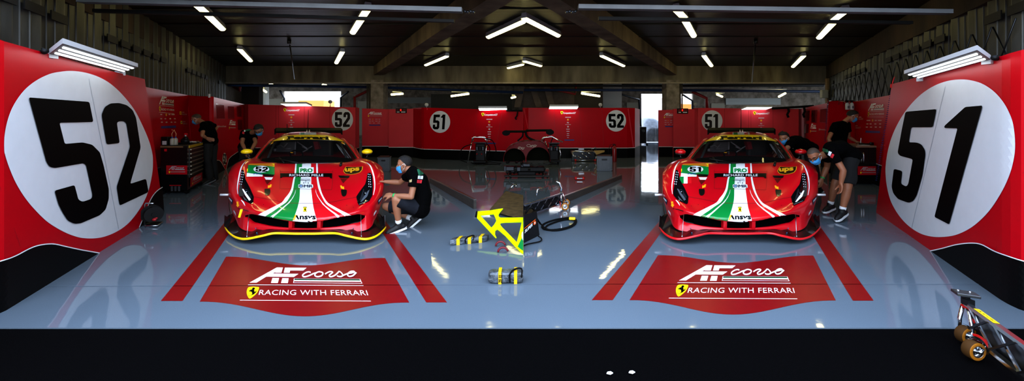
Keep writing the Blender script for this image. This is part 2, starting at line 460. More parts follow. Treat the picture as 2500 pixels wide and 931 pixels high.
# ---- behind the panels: back hall
BY = 24.0
def backrect(mb, x0, y0, x1, y1, Y=BY, th=.2):
    a = W(x0, y0, Y); c = W(x1, y1, Y); z0 = max(0, c.z); mb.box(((a.x+c.x)/2, Y+th/2, (a.z+z0)/2), (abs(c.x-a.x), th, a.z-z0))
b = MB()
for x0, y0, x1, y1 in ((300, 150, 690, 400), (690, 150, 832, 223), (832, 150, 1566, 400), (1566, 150, 1692, 229), (1692, 150, 2300, 400)): backrect(b, x0, y0, x1, y1)
struct(b.build('wall_back', CONC))
b = MB(); backrect(b, 936, 238, 1052, 252, BY-.1, .08); backrect(b, 1772, 240, 1906, 256, BY-.1, .08)
for y in (241, 245, 249): backrect(b, 936, y, 1052, y+.6, BY-.13, .03); backrect(b, 1772, y, 1906, y+.6, BY-.13, .03)
struct(b.build('door_2', mat('shutter_grey', '8C9290', .4, metal=.2)))
SHB = mat('shutter_cream', 'A8A594', .6)
for i, (x0, y0, x1, y1) in enumerate(((656, 243, 690, 262), (875, 249, 898, 266), (1738, 254, 1768, 266), (1532, 252, 1556, 266))):
    b = MB(); backrect(b, x0-1.5, y0-1.5, x1+1.5, 330, BY-.06, .05); struct(b.build('door_%d' % (i+3), SHB))
# white jamb, dark slab and block wall
b = MB(); backrect(b, 632, 205, 648, 400, 21, .3); struct(b.build('wall_jamb_left', mat('white_paint', 'D6D8D2', .6, noise_amt=.1)))
b = MB(); backrect(b, 584, 180, 632, 400, 18.5, .3); struct(b.build('wall_slab_left', mat('dark_slab', '3D3731', .8, noise_amt=.2)))
b = MB(); b.hexa([W(540, 400, 15.6)*1, W(585, 400, 18.5), W(585, 400, 18.5)+Vector((0, .2, 0)), W(540, 400, 15.6)+Vector((0, .2, 0)), W(540, 170, 15.6), W(585, 180, 18.5), W(585, 180, 18.5)+Vector((0, .2, 0)), W(540, 170, 15.6)+Vector((0, .2, 0))])
struct(b.build('wall_block_left', BRICK))
b = MB(); backrect(b, 1472, 205, 1518, 400, 21, .3); struct(b.build('wall_jamb_right', MATS['white_paint']))
b = MB(); backrect(b, 1400, 180, 1472, 400, 18.5, .3); struct(b.build('wall_slab_right', MATS['dark_slab']))
b = MB(); backrect(b, 1278, 180, 1402, 400, 17.2, .2); struct(b.build('wall_block_right', BRICK))
b = MB(); backrect(b, 1052, 230, 1250, 400, 20, .2); struct(b.build('wall_grey_middle', mat('grey_wall', '3C3E3C', .8, noise_amt=.2)))
# slanted stays near the seam
for nm, pts in (('trim_post_left', ((1255, 262), (1268, 205))), ('trim_post_right', ((1309, 262), (1290, 205))), ('trim_post_far', ((1341, 262), (1325, 205)))):
    b = MB(); a, c = W(*pts[0], 16.5), W(*pts[1], 16.5); b.prism([a, a+Vector((.28, 0, 0)), c+Vector((.28, 0, 0)), c], (0, .2, 0)); struct(b.build(nm, BRICK))
# service pipes over the back hall
PB = mat('pipe_blue', '10335E', .5); PDK = mat('pipe_dark', '14161A', .6); PRD = mat('pipe_red', 'A02018', .5)
def pipe(name, pts, r, m): b = MB(); b.tube([W(*p) for p in pts], r, 8); return struct(b.build(name, m))
pipe('trim_pipe_1', [(560, 199, 16.2), (900, 203, 16.2), (906, 206, 16.2)], .05, PDK)
pipe('trim_pipe_2', [(548, 208, 16.2), (905, 213, 16.2), (1277, 226, 16.2)], .055, PB)
pipe('trim_pipe_3', [(936, 204, 16.4), (1277, 208, 16.4)], .05, PDK)
pipe('trim_pipe_4', [(1279, 209, 16.2), (1627, 210, 16.2), (2010, 209, 16.2)], .05, PDK)
pipe('trim_pipe_5', [(1279, 220, 16.2), (1627, 220, 16.2), (2025, 224, 16.2)], .055, PB)
pipe('trim_pipe_6', [(869, 236, 17), (900, 221, 17)], .06, PRD)
pipe('trim_pipe_7', [(570, 212, 17), (586, 221, 17), (586, 212, 17)], .06, PRD)
pipe('trim_pipe_8', [(1330, 214, 16.6), (1405, 230, 16.6), (1407, 205, 16.6)], .05, PRD)
pipe('trim_pipe_9', [(1690, 224, 17), (1725, 240, 17), (1726, 265, 17)], .07, PRD)
pipe('trim_pipe_10', [(866, 236, 17), (866, 268, 17)], .06, PRD)
pipe('trim_pipe_11', [(620, 206, 18), (900, 211, 18)], .03, mat('pipe_white', 'C9C7BE', .5))
pipe('trim_pipe_12', [(1690, 217, 18), (1920, 218, 18)], .03, MATS['pipe_white'])
# open sectional door tracks at the two rear openings
for i, pts in enumerate((((684, 222, 22), (694, 240, 23.8), (694, 330, 23.8)), ((850, 224, 22), (832, 238, 23.8), (831, 330, 23.8)), ((1508, 228, 22), (1560, 243, 23.8), (1566, 330, 23.8)), ((1668, 232, 22), (1690, 246, 23.8), (1691, 330, 23.8)))):
    b = MB(); b.tube([W(*p) for p in pts], .06, 6); struct(b.build('trim_track_%d' % (i+1), STEELD))
# outside: orange awning and pale hall wall
b = MB(); backrect(b, 728, 245.5, 790, 275, 34, 2); struct(b.build('wall_outside_awning', mat('orange_awning', 'F08A3C', .6, emit='F08A3C', estr=.0)))
b = MB(); backrect(b, 1663, 254, 1700, 300, 30, 2); struct(b.build('wall_outside_awning_right', MATS['orange_awning']))
b = MB(); backrect(b, 1548, 240, 1668, 400, 44, 2); struct(b.build('wall_outside_hall', mat('pale_hall', 'F0E4E4', .7)))
# ---- ceiling lights
def ceil_light(px0, py0, px1, py1, label, grp='ceiling tube lights'):
    def at(px, py):   # point on the lamp plane under the ceiling
        z = CEZ-.14; Y = FP*(z-CH)/(HZ-py); return W(px, py, Y)
    a, c = at(px0, py0), at(px1, py1); d = (c-a).normalized(); n = Vector((-d.y, d.x, 0))*.075
    t = empty('ceiling_light', (a+c)/2, label, 'light', grp)
    b = MB(); up = Vector((0, 0, .13)); z = Vector((0, 0, .02))
    b.hexa([a-n+z, a+n+z, c+n+z, c-n+z, a-n*.7+up, a+n*.7+up, c+n*.7+up, c-n*.7+up]); b.build('housing', LAMPW, t)
    b = MB(); m = n*.86; ins = d*.03
    rows = []
    for k in range(7):
        an = math.pi*k/6; off = m*math.cos(an)+Vector((0, 0, .018-.05*math.sin(an))); rows.append([a+ins+off, c-ins+off])
    b.grid(rows); b.build('diffuser', LAMPE, t)
    b = MB(); b.cyl((a+c)/2+up, (a+c)/2+Vector((0, 0, .16)), .02, 6); b.build('bracket', LAMPW, t)
    return t
LL = [((478, 12, 503, 34), 'tube light nearest the door, left of the yellow-mirrored car'), ((503, 35, 543, 73), 'second tube light from the door, left of the yellow-mirrored car'), ((585, 122, 612, 150), 'short-looking far tube light over the mechanic with hands on his hips'),
      ((899, 22, 884, 45), 'tube light crossed by the dark door bar above the right flank of the yellow-mirrored car'), ((884, 46, 861, 82), 'tube light just behind the dark door bar above the right flank of the yellow-mirrored car'), ((836, 128, 821, 155), 'small far tube light right of the thin hanging rod over the yellow-mirrored car'),
      ((1279, 53.5, 1191, 92.5), 'long tube light right of the left bay beam, meeting its twin at a point'), ((1092, 138, 1039, 160), 'tube light above the 51 back panel between the beam and the centre'), ((1277, 158, 1240, 167), 'small tube light far back just left of the centre line'),
      ((1279, 46, 1364, 89), 'long tube light left of the right bay beam, meeting its twin at a point'), ((1468, 137, 1523, 162), 'tube light above the 52 back panel of the right bay'), ((1279, 150, 1321, 162), 'small tube light far back just right of the centre line'),
      ((1650, 25, 1671, 46), 'tube light nearest the door above the left flank of the red-mirrored car'), ((1671, 50, 1694, 90), 'tube light behind the door bar above the left flank of the red-mirrored car'), ((1718, 137, 1737, 162), 'small far tube light above the rear wing of the red-mirrored car'),
      ((2064, 29, 2034, 52), 'tube light crossed by the dark door bar above the right flank of the red-mirrored car'), ((2034, 58, 2000, 94), 'tube light behind the door bar above the right flank of the red-mirrored car'), ((1962, 138, 1936, 164), 'far tube light above the crew panel of the 51 bay')]
for p, l in LL: ceil_light(*p, l)
def back_light(px0, py0, px1, py1, Y, label):
    a, c = W(px0, py0, Y), W(px1, py1, Y+.4); t = empty('back_hall_light', (a+c)/2, label, 'light', 'tube lights of the hall behind the panels')
    b = MB(); b.tube([a, c], .05, 8); b.build('diffuser', LAMPE, t)
    b = MB(); b.box(((a.x+c.x)/2, (a.y+c.y)/2, max(a.z, c.z)+.09), (abs(c.x-a.x), .1, .05)); b.build('housing', LAMPW, t)
    b = MB(); zt = max(a.z, c.z)+.09; b.cyl(((a.x+c.x)/2, (a.y+c.y)/2, zt), ((a.x+c.x)/2, (a.y+c.y)/2, CEZ), .012, 5); b.build('hanger', STEELD, t)
for q in (((955, 231, 984, 229), 18, 'tube light of the back hall just right of the left column'), ((1101, 235, 1145, 229), 18, 'tube light of the back hall above the 51 disc panel'), ((1249, 239, 1258, 237), 18, 'tiny tube light of the back hall beside the slanted post'),
          ((1420, 228, 1464, 235), 17, 'tube light in front of the dark slab above the right 52 panel'), ((1751, 231, 1763, 236), 19, 'tube light of the back hall left of the grey shutter'), ((1902, 236, 1917, 228), 18, 'tube light of the back hall right of the grey shutter'), ((640, 218, 650, 225), 19, 'tube light in front of the white jamb'),
          ((659, 205, 666, 207), 20, 'tiny tube light between the pipes above the bright rear opening'), ((788, 207, 796, 208), 20, 'tiny tube light right of centre between the pipes over the yellow-mirrored car')): back_light(*q[0], q[1], q[2])
# thin hanging rods
for p, l in ((((706, 92), (719, 193)), 'thin rod hanging from the ceiling over the yellow-mirrored car'), (((1845, 105), (1836, 202)), 'thin rod hanging from the ceiling over the red-mirrored car')):
    a = W(*p[0], 10.2); c = W(*p[1], 13.9); a.z = CEZ; b = MB(); b.tube([a, c], .018, 6); b.cyl(a-Vector((0, 0, .12)), a, .05, 8); tag(b.build('hanging_rod', STEELD), l, 'rod')
# ================================================================ printed logos
def zz(P, x0, y0, s): return [Vector((x0+p[0]/s, y0+p[1]/s)) for p in P]
_lz = lambda P: [((p[0]-35)/2120, (768-p[1])/540) for p in P]       # traced block: x 0..1, y 0..1
def _unskew(P):   # traced on the floor: remove the foreshortening towards the top
    out = []
    for x, y in P:
        s = 1+.10*y; out.append(Vector((.52+(x-.52)*s, y)))
    return out
L_ = lambda P: _unskew(_lz(P))
AF_POLYS = [L_([(135,503),(575,228),(686,229),(668,331),(558,331),(564,316),(515,345),(972,348),(890,405),(408,401),(258,503)]), L_([(722,231),(1114,233),(1052,287),(820,287),(812,331),(707,331)]),
            L_([(520,423),(637,424),(622,508),(505,507)]), L_([(692,425),(803,426),(794,509),(677,508)])]
CORSE = [L_(p) for p in ([(1185,322),(1150,312),(1100,325),(1050,362),(1045,388),(1068,402),(1115,396),(1180,372),(1235,345),(1290,328)], [(1340,314),(1385,322),(1400,350),(1370,387),(1310,403),(1268,392),(1258,365),(1290,330),(1340,314),(1392,330)],
         [(1437,357),(1480,330),(1530,311),(1572,322),(1545,350),(1512,378),(1518,402),(1548,404),(1605,382),(1655,342),(1694,304)], [(1698,308),(1732,345),(1745,382),(1715,403),(1665,402),(1645,388)], [(1745,388),(1800,365),(1845,350),(1905,340),(1958,322),(1940,309),(1890,316),(1842,350),(1832,386),(1862,404),(1920,390),(1972,348),(1990,332)])]
FLAG = L_([(893,432),(2040,435),(2065,512),(885,505)])
SHIELD = [(108,578),(150,568),(200,565),(250,569),(295,576),(286,620),(262,662),(220,700),(150,741),(108,702),(88,655),(90,612)]
HORSE = [[(176,590),(196,583),(204,580),(226,592),(222,608),(210,611),(216,632),(226,652),(240,640),(246,622),(252,640),(242,660),(226,668),(216,680),(190,690),(170,688),(186,673),(178,655),(160,640),(140,644),(126,634),(132,622),(144,630),(148,614),(170,614),(180,604)]]
def shield_unit(P):   # 0..1 box of the shield
    return [Vector(((p[0]-84)/212+.235*((p[1]-565)/176)-.04, (741-p[1])/176)) for p in P]
def put_shield(art, fr, lift=2, horse=True):
    art.put(fill([shield_unit(catmull(SHIELD, 3, True))]), YEL, lift, fr)
    if horse:
        art.put(fill([shield_unit(h) for h in HORSE]), NUM, lift+1, fr)
        art.put(fill([shield_unit([(128,704),(136,696),(140,700),(132,712)]), shield_unit([(160,702),(172,694),(176,698),(166,708)])]), NUM, lift+1, fr)
def sub(fr, x0, y0, w, h): return lambda x, y, l: fr(x0+x*w, y0+y*h, l)
def af_block(art, fr, full=True, white=None, col=True, thick=1.0):
    w = white or WHTL
    for p in AF_POLYS: art.put(fill([p]), w, 2, fr)
    for p in CORSE:
        # even stroke weight although x and y are scaled differently
        q = catmull([Vector((v.x*3.9, v.y)) for v in p], 5); vs, fs = stroke(q, .045*thick); nv = len(vs)//2; art.put(([Vector((v.x/3.9, v.y, .0014*(i % nv)/nv)) for i, v in enumerate(vs)], fs), w, 2.2+.9*CORSE.index(p), fr)
    if full:
        art.put(fill([FLAG]), w, 2, fr)
        a, b, c, d = FLAG
        def band(t0, t1): return [d.lerp(a, t0)*.985+Vector((.015*.68, 0))*1, c.lerp(b, t0)*.99+Vector((.0075, 0)), c.lerp(b, t1)*.99+Vector((.0075, 0)), d.lerp(a, t1)*.985+Vector((.0102, 0))]
        def bd(t0, t1):
            l0, l1, r0, r1 = d.lerp(a, t0), d.lerp(a, t1), c.lerp(b, t0), c.lerp(b, t1); e = Vector((.006, 0))
            return [l0+e, r0-e, r1-e, l1+e]
        art.put(fill([bd(.63, .93)]), GRND if col else w, 3, fr); art.put(fill([bd(.06, .33)]), FRED if col else w, 3, fr)
        art.put(fill([L_([(118,534),(2078,541),(2078,548),(118,541)])]), w, 2, fr); art.put(fill([L_([(35,758),(2155,764),(2155,771),(35,765)])]), w, 2, fr)
        p = L_([(325,688)])[0]; q = L_([(2130,692)])[0]
        art.put(textfit('RACING WITH FERRARI', p.x, p.y, q.x, .142, space=1.05), w, 2, fr)
        s = L_([(84,741)])[0]; art_fr = sub(fr, s.x, s.y, .1, .325); put_shield(art, art_fr, 2)
    else:
        art.put(fill([FLAG]), w, 2, fr); art.put(fill([L_([(330,610),(2130,612),(2130,665),(330,663)])]), mat('print_faint', 'B09090', .5), 2, fr)
        s = L_([(84,741)])[0]; put_shield(art, sub(fr, s.x, s.y, .1, .3), 2, False)
# ---- block figures (unit box, y up)
def _u(P, x0, y0, x1, y1): return [Vector(((p[0]-x0)/(x1-x0), (y1-p[1])/(y1-y0))) for p in P]
G5 = rounded(_u([(1328,197),(1425,197),(1425,235),(1365,235),(1362,280),(1400,280),(1425,300),(1425,385),(1405,408),(1350,408),(1325,388),(1325,340),(1361,340),(1361,372),(1388,372),(1388,315),(1326,315)], 1325,197,1425,408), .05)
G2 = rounded(_u([(1448,222),(1470,197),(1520,197),(1542,222),(1542,290),(1485,372),(1538,372),(1538,408),(1440,408),(1440,370),(1504,275),(1504,235),(1484,235),(1484,270),(1448,270)], 1440,197,1542,408), .05)
G1 = rounded(_u([(940,650),(970,613),(1012,613),(1012,832),(970,832),(970,660),(940,660)], 935,613,1025,832), .03)
def figures(txt):
    out = []; x = 0
    for ch in txt:
        g = {'5': G5, '2': G2, '1': G1}[ch]; wd = {'5': .47, '2': .47, '1': .40}[ch]
        out.append([Vector((x+p.x*wd, p.y)) for p in g]); x += wd+.055
    return [[Vector((p.x/(x-.055), p.y)) for p in g] for g in out]
def put_number(art, txt, fr, lift=3, m=None):
    for g in figures(txt): art.put(fill([g]), m or NUM, lift, fr)
def disc(cx, cy, rx, ry, n=48): return [Vector((cx+rx*math.cos(2*math.pi*k/n), cy+ry*math.sin(2*math.pi*k/n))) for k in range(n)]
def pxrect(mp, x0, y0, x1, y1): return lambda x, y, l: mp(x0+(x1-x0)*x, y1+(y0-y1)*y, l)
# ================================================================ floor graphics
def floor_graphic(corners, top_dip, bot_bulge, logo_zoom, label):
    TL, TR, BL, BR = corners
    n = 28
    def wave(a, b, mid, up):
        out = []
        for i in range(n+1):
            t = i/n; y = a[1]+(b[1]-a[1])*t; bump = (1-math.cos(2*math.pi*t))/2
            out.append(Vector((a[0]+(b[0]-a[0])*t, y+(mid-(a[1]+b[1])/2)*bump**1.15)))
        return out
    top = wave(TL, TR, top_dip, 1); bot = wave(BL, BR, bot_bulge, 1)
    a = Art(floormap); a.put(fill([top+bot[::-1]]), FRED, 1)
    root = a.build('floor_graphic', None); tag(root, label, 'floor graphic')
    return root
g52 = floor_graphic([(552, 627.4), (940, 630.7), (487.7, 737.2), (999, 739.6)], 648.7, 773.3, None, 'red floor graphic with wavy edges and white team lettering before the car with yellow mirrors')
g51 = floor_graphic([(1606.5, 623.8), (1985.5, 624.7), (1537, 733.6), (2040.5, 734.5)], 642.7, 769, None, 'red floor graphic with wavy edges and white team lettering before the car with red mirrors')
for root, tl, tr, bl in ((g52, (628, 654), (882, 655.5), (585.3, 735.5)), (g51, (1680, 648.5), (1926, 649), (1632.5, 730.5))):
    p, q, r = F(*tl), F(*tr), F(*bl)
    # plan frame: right edge parallel to the front edge, depth along the bay
    a = Art(None); O = F(*bl); br = (905.5, 736.6) if root is g52 else (1946.5, 731)
    X = F(*br)-O; k = KL if root is g52 else KR; d = F(*tl).y-O.y; Y = Vector((k*d, d, 0))
    af_block(a, aff(O, X, Y)); a.build('lettering', root)
def stripe(poly, label):
    a = Art(floormap); a.put(fill([poly]), FRED, 1); tag(a.build('floor_stripe', None), label, 'floor stripe', 'red floor stripes beside the cars')
def ext(p, q, y): t = (y-q[1])/(q[1]-p[1]); return (q[0]+(q[0]-p[0])*t, y)
stripe([(392.6, 735.7), (445.6, 735.7), ext((445.6, 735.7), (557.5, 573.5), 470), ext((392.6, 735.7), (546.9, 545.6), 470)], 'red floor stripe between the huge fifty-two panel and the yellow-edged splitter')
stripe([(1040.8, 739.3), (1091.3, 739.3), ext((1091.3, 739.3), (966.5, 574), 470), ext((1040.8, 739.3), (938.8, 577.1), 470)], 'red floor stripe running under the shoes of the crouching mechanic')
stripe([(1444.7, 733.6), (1495.8, 733.6), ext((1495.8, 733.6), (1614, 568), 470), ext((1444.7, 733.6), (1609.5, 541), 470)], 'red floor stripe on the inner side of the car with red mirrors')
stripe([(2082.3, 735), (2132.9, 735), ext((2132.9, 735), (2002, 553), 470), ext((2082.3, 735), (1987, 578.6), 470)], 'red floor stripe between the red-mirrored car and the huge fifty-one panel')
# ================================================================ team panels
RED_LIT = mat('panel_red_lit', 'D43C46', .42, noise_amt=.08, nscale=2, spec=.4)  # panel red made paler and pinker: light on the back panels put into the colour
def panel(plan, tops, label, th=.05, name='team_panel', m=None, slant=None):
    """plan: list of (x,y); tops: z at each"""
    b = MB(); n = len(plan); P = [Vector((p[0], p[1], 0)) for p in plan]
    f = []
    for i in range(n):
        e = (P[min(i+1, n-1)]-P[max(i-1, 0)]).normalized(); nn = Vector((e.y, -e.x, 0))
        if nn.dot(CAM-P[i]) > 0: nn = -nn
        f.append(nn*th)
    for i in range(n-1):
        a, c = P[i], P[i+1]; za, zc = Vector((0, 0, tops[i])), Vector((0, 0, tops[i+1]))
        sa = slant.get(i, Vector((0, 0, 0))) if slant else Vector((0, 0, 0)); sc = slant.get(i+1, Vector((0, 0, 0))) if slant else Vector((0, 0, 0))
        b.hexa([a, c, c+f[i+1], a+f[i], a+za+sa, c+zc+sc, c+zc+f[i+1]+sc, a+za+f[i]+sa])
    o = b.build(name, m or RED); tag(o, label, 'panel'); return o
def band(art, plan, zb, wline=.022, z0=0.0):
    """black skirt with a white line along a plan polyline"""
    for i in range(len(plan)-1):
        a, c = Vector((*plan[i][:2], 0)), Vector((*plan[i+1][:2], 0)); X = c-a
        za = zb[i] if isinstance(zb, (list, tuple)) else zb; zc = zb[i+1] if isinstance(zb, (list, tuple)) else zb
        fr = aff(a, X, Vector((0, 0, 1)))
        art.put(([Vector((0, z0)), Vector((1, z0)), Vector((1, zc)), Vector((0, za))], [(0, 1, 2, 3)]), BLK, 1, fr)
        art.put(([Vector((0, za)), Vector((1, zc)), Vector((1, zc+wline)), Vector((0, za+wline))], [(0, 1, 2, 3)]), WHTL, 1, fr)
def xy(v): return (v.x, v.y)
def pw(px, Y): return xy(W(px, 0, Y))
def topz(py, Y): return CH+(HZ-py)*Y/FP
SEAM = mat('panel_seam', '8E0012', .5); SEAMW = mat('disc_seam', 'B9BFC6', .5)
# ---------------- big number panels
def big_panel(side, pts, tops, label, slant): return panel([xy(B(side, u, Y)) for u, Y in pts], tops, label, slant=slant, name='number_panel')
ptsL = [(-2.46, 6.25), (-2.4752, 5.55), (-2.5001, 4.4), (-2.5297, 3.06), (-2.545, 3.02), (-2.575, 2.985), (-2.64, 2.94), (-2.78, 2.9), (-3.05, 2.87)]
eL = B('L', -2.4752, 5.55)-B('L', -2.46, 6.25)
pA = big_panel('L', ptsL, [2.19, 2.19, 2.2, 2.24, 2.25, 2.25, 2.26, 2.26, 2.26], 'tall red panel with a huge number fifty-two under a three-strip lamp', {0: eL*.985})
_mL = wallmap([xy(B('L', u, Y)) for u, Y in ptsL]); mpL = lambda x, y, l: _mL(x, y, l*2.2)
Z1 = 2.1167
D52 = zz([(19,430),(22,350),(40,270),(70,200),(120,130),(180,80),(250,45),(310,32),(370,28),(440,37),(510,60),(570,95),(630,150),(690,225),(730,300),(765,380),(785,450),(789,500),(785,560),(768,640),(740,710),(690,785),(640,835),(580,870),(520,890),(460,895),(400,888),(330,862),(250,815),(190,760),(130,690),(80,610),(45,530),(25,470)], 0, 160, Z1)
N5 = zz([(140,165),(455,188),(476,292),(299,296),(327,406),(420,398),(470,410),(510,450),(530,520),(556,640),(556,690),(540,745),(510,775),(410,817),(380,820),(345,805),(318,765),(295,720),(274,648),(378,619),(398,695),(420,706),(466,690),(472,672),(438,515),(424,506),(275,531),(248,524),(232,500)], 0, 160, Z1)
N2 = zz([(519,255),(545,409),(613,401),(598,297),(608,289),(634,288),(648,300),(667,420),(597,628),(613,725),(763,655),(750,586),(667,613),(722,425),(698,270),(680,230),(650,205),(610,194),(565,196),(535,215)], 0, 160, Z1)
a = Art(mpL); a.put(fill([catmull(D52, 4, True)], 13), WHT, 1)
a.put(fill([[(214.5, 192), (215.5, 192), (289, 561), (288, 561)]]), SEAMW, 2); a.build('number_disc', pA)
a = Art(mpL); a.put(fill([rounded(N5, 5)], 16), NUM, 3); a.put(fill([rounded(N2, 5)], 16), NUM, 3); a.build('race_number', pA)
wl = catmull(zz([(-230,395),(-120,392),(0,362),(60,341),(130,305),(180,289),(240,284),(300,296),(370,311),(462,327)], 0, 450, 1.936), 6)
a = Art(mpL)
a.put(fill([[p for p in wl]+[(240, 640), (150, 700), (60, 760), (0, 790), (-110, 830)]], 10), BLK, 3)
a.put(stroke(wl, 2.6), WHTL, 4.5); a.build('base_band', pA); a = Art(mpL)
wr = catmull(zz([(655,205),(672,165),(690,120),(706,80),(722,52),(742,30),(766,14)], 0, 450, 1.936), 6)
a.put(fill([[p for p in wr]+[(400.5, 519), (339, 557)]], 12), BLK, 1); a.put(stroke(wr, 2.0), WHTL, 2)
a.build('base_band', pA)
a = Art(mpL); a.put(stroke([(-2, 455), (48, 602)], .8), SEAM, 1); a.build('panel_joint', pA)
ptsR = [(2.2500, 6.25), (2.2559, 5.6), (2.2665, 4.43), (2.2703, 4.0), (2.2773, 3.25), (2.29, 3.16), (2.32, 3.08), (2.40, 3.0), (2.55, 2.94), (2.85, 2.9)]
eR = B('R', 2.2559, 5.6)-B('R', 2.2500, 6.25)
pA2 = big_panel('R', ptsR, [2.12, 2.12, 2.14, 2.15, 2.15, 2.16, 2.17, 2.18, 2.18, 2.18], 'tall red panel with a huge number fifty-one under a three-strip lamp', {0: eR*.985})
_mR = wallmap([xy(B('R', u, Y)) for u, Y in ptsR]); mpR = lambda x, y, l: _mR(x, y, l*2.2)
Z2 = 2.165
D51 = zz([(71,510),(72,570),(80,630),(100,700),(140,770),(190,825),(250,865),(310,883),(370,886),(440,876),(510,845),(570,800),(630,735),(690,640),(730,550),(752,460),(757,390),(750,310),(735,250),(700,180),(650,120),(590,78),(530,58),(470,52),(400,60),(330,85),(260,130),(200,190),(150,260),(110,340),(85,420)], 2130, 170, Z2)
M5 = zz([(180,223),(345,209),(325,305),(210,305),(197,385),(240,386),(265,396),(283,425),(286,450),(270,560),(240,665),(220,697),(195,705),(140,685),(115,655),(106,620),(118,525),(163,537),(155,604),(184,620),(195,606),(219,474),(150,456),(138,440),(160,320)], 2130, 170, Z2)
M1 = zz([(498,198),(590,190),(412,820),(334,780),(457,311),(387,309),(387,298)], 2130, 170, Z2)
a = Art(mpR); a.put(fill([catmull(D51, 4, True)], 13), WHT, 1)
a.put(fill([[(2309, 212), (2310, 212), (2227.5, 558), (2226.5, 558)]]), SEAMW, 2); a.build('number_disc', pA2)
a = Art(mpR); a.put(fill([rounded(M5, 5)], 16), NUM, 3); a.put(fill([rounded(M1, 4)], 16), NUM, 3); a.build('race_number', pA2)
wl = catmull(zz([(795,319),(860,305),(930,287),(1000,280),(1050,287),(1110,318),(1170,340),(1239,362),(1350,390),(1450,395)], 1860, 450, 1.936), 6)
a = Art(mpR)
a.put(fill([[p for p in wl]+[(2610, 840), (2500, 800), (2428, 760), (2376, 722), (2325, 685), (2270, 640)]], 10), BLK, 3); a.put(stroke(wl, 2.6), WHTL, 4.5); a.build('base_band', pA); a = Art(mpL)
wr = catmull(zz([(545,15),(565,28),(580,48),(596,85),(610,130),(624,175),(631,196)], 1860, 450, 1.936), 6)
a.put(fill([[p for p in wr]+[(2184, 549), (2140.5, 518)]], 12), BLK, 1); a.put(stroke(wr, 2.0), WHTL, 2)
a.build('base_band', pA2)
a = Art(mpR); a.put(stroke([(2499, 420), (2430, 615)], .8), SEAM, 1); a.build('panel_joint', pA2)
# blue cable chain along the far edge of the 51 panel
b = MB(); nlink = 46
for i in range(nlink):
    t = i/(nlink-1); px, py = 2179+(2142-2179)*t-3, 222+(440-222)*t; b.box(W(px, py, 5.75+.62*t), (.016, .016, .010))
tag(b.build('cable_chain', mat('blue_chain', '141C5C', .6)), 'blue cable chain along the edge of the 51 panel', 'cable chain')
b = MB(); nlink = 30
for i in range(nlink):
    t = i/(nlink-1); b.box(W(2021+(2014-2021)*t, 250+(345-250)*t, 10.55), (.022, .02, .016))
tag(b.build('cable_chain', MATS['blue_chain']), 'blue cable chain on the upright edge behind the bending crew', 'cable chain')
# ---------------- sponsor prints
ORA = mat('print_orange', 'E8A020', .5); DIM = mat('print_dim', 'D0B4B8', .5)
def bars(a, rows, m=None, lift=2):
    for x0, y0, x1, y1 in rows: a.put(fill([rounded([(x0, y0), (x1, y0), (x1, y1), (x0, y1)], min(abs(y1-y0), abs(x1-x0))*.4, 2)]), m or DIM, lift)
def sponsor_column(a, cx, top, s, mp, extra=True):
    """shield with script title and a column of small marks; cx, top in photo pixels, s scale"""
    f = lambda x, y: (cx+x*s, top+y*s)
    put_shield(a, pxrect(mp, *f(-19.5, 0), *f(-12.5, 8.5)), 2, True)
    vs, fs, w = text2d('CompetizioniGT', bold=.02, shear=.25); a.put(([Vector((cx-12.5*s+v[0]/w*33*s, top+(7-v[1]*4.6)*s)) for v in vs], fs), WHTL, 2)
    bars(a, [(*f(-7, 15), *f(7.5, 17))]); a.put(fill([disc(*f(0, 22), 2.4*s, 2.4*s, 16)]), mat('print_orange', 'E8A020', .5), 2)
    vs, fs, w = text2d('sky', bold=.04); a.put(([Vector((cx-2.8*s+v[0]/w*5.6*s, top+(31-v[1]*4)*s)) for v in vs], fs), DIM, 2)
    bars(a, [(*f(-7, 34), *f(7.5, 35)), (*f(-2, 38), *f(2.2, 42)), (*f(-4.5, 45.5), *f(4.5, 47.5))]); 
    if extra: bars(a, [(*f(-4, 51), *f(4, 53)), (*f(-3, 57), *f(3, 59)), (*f(-3.5, 62), *f(3.5, 63.5)), (*f(-2, 67), *f(2, 68.5))]); bars(a, [(*f(-9, 73), *f(16, 76))], BLU)
def crew_print(a, mp, x0, y0, x1, y1, xb, full=True):
    """small team block: emblem, rows of marks and a blue bar, in photo pixels"""
    fr = pxrect(mp, x0, y0, x1, y0+(y1-y0)*.38)
    af_block(a, fr, full=False, thick=1.1)
    w = x1-x0; h = y1-y0
    for r, n in ((.50, 4), (.63, 4), (.76, 3)):
        for k in range(n):
            u = x0+w*(.08+k*.9/n); 
            if r == .50 and k == 1: a.put(fill([disc(u+w*.06, y0+h*r+h*.015, w*.035, w*.035, 12)]), ORA, 2)
            else: bars(a, [(u, y0+h*r, u+w*(.12 if k % 2 else .17), y0+h*(r+.032))])
    bars(a, [(x0+w*.12, y0+h*.89, xb, y0+h*.96)], BLU)
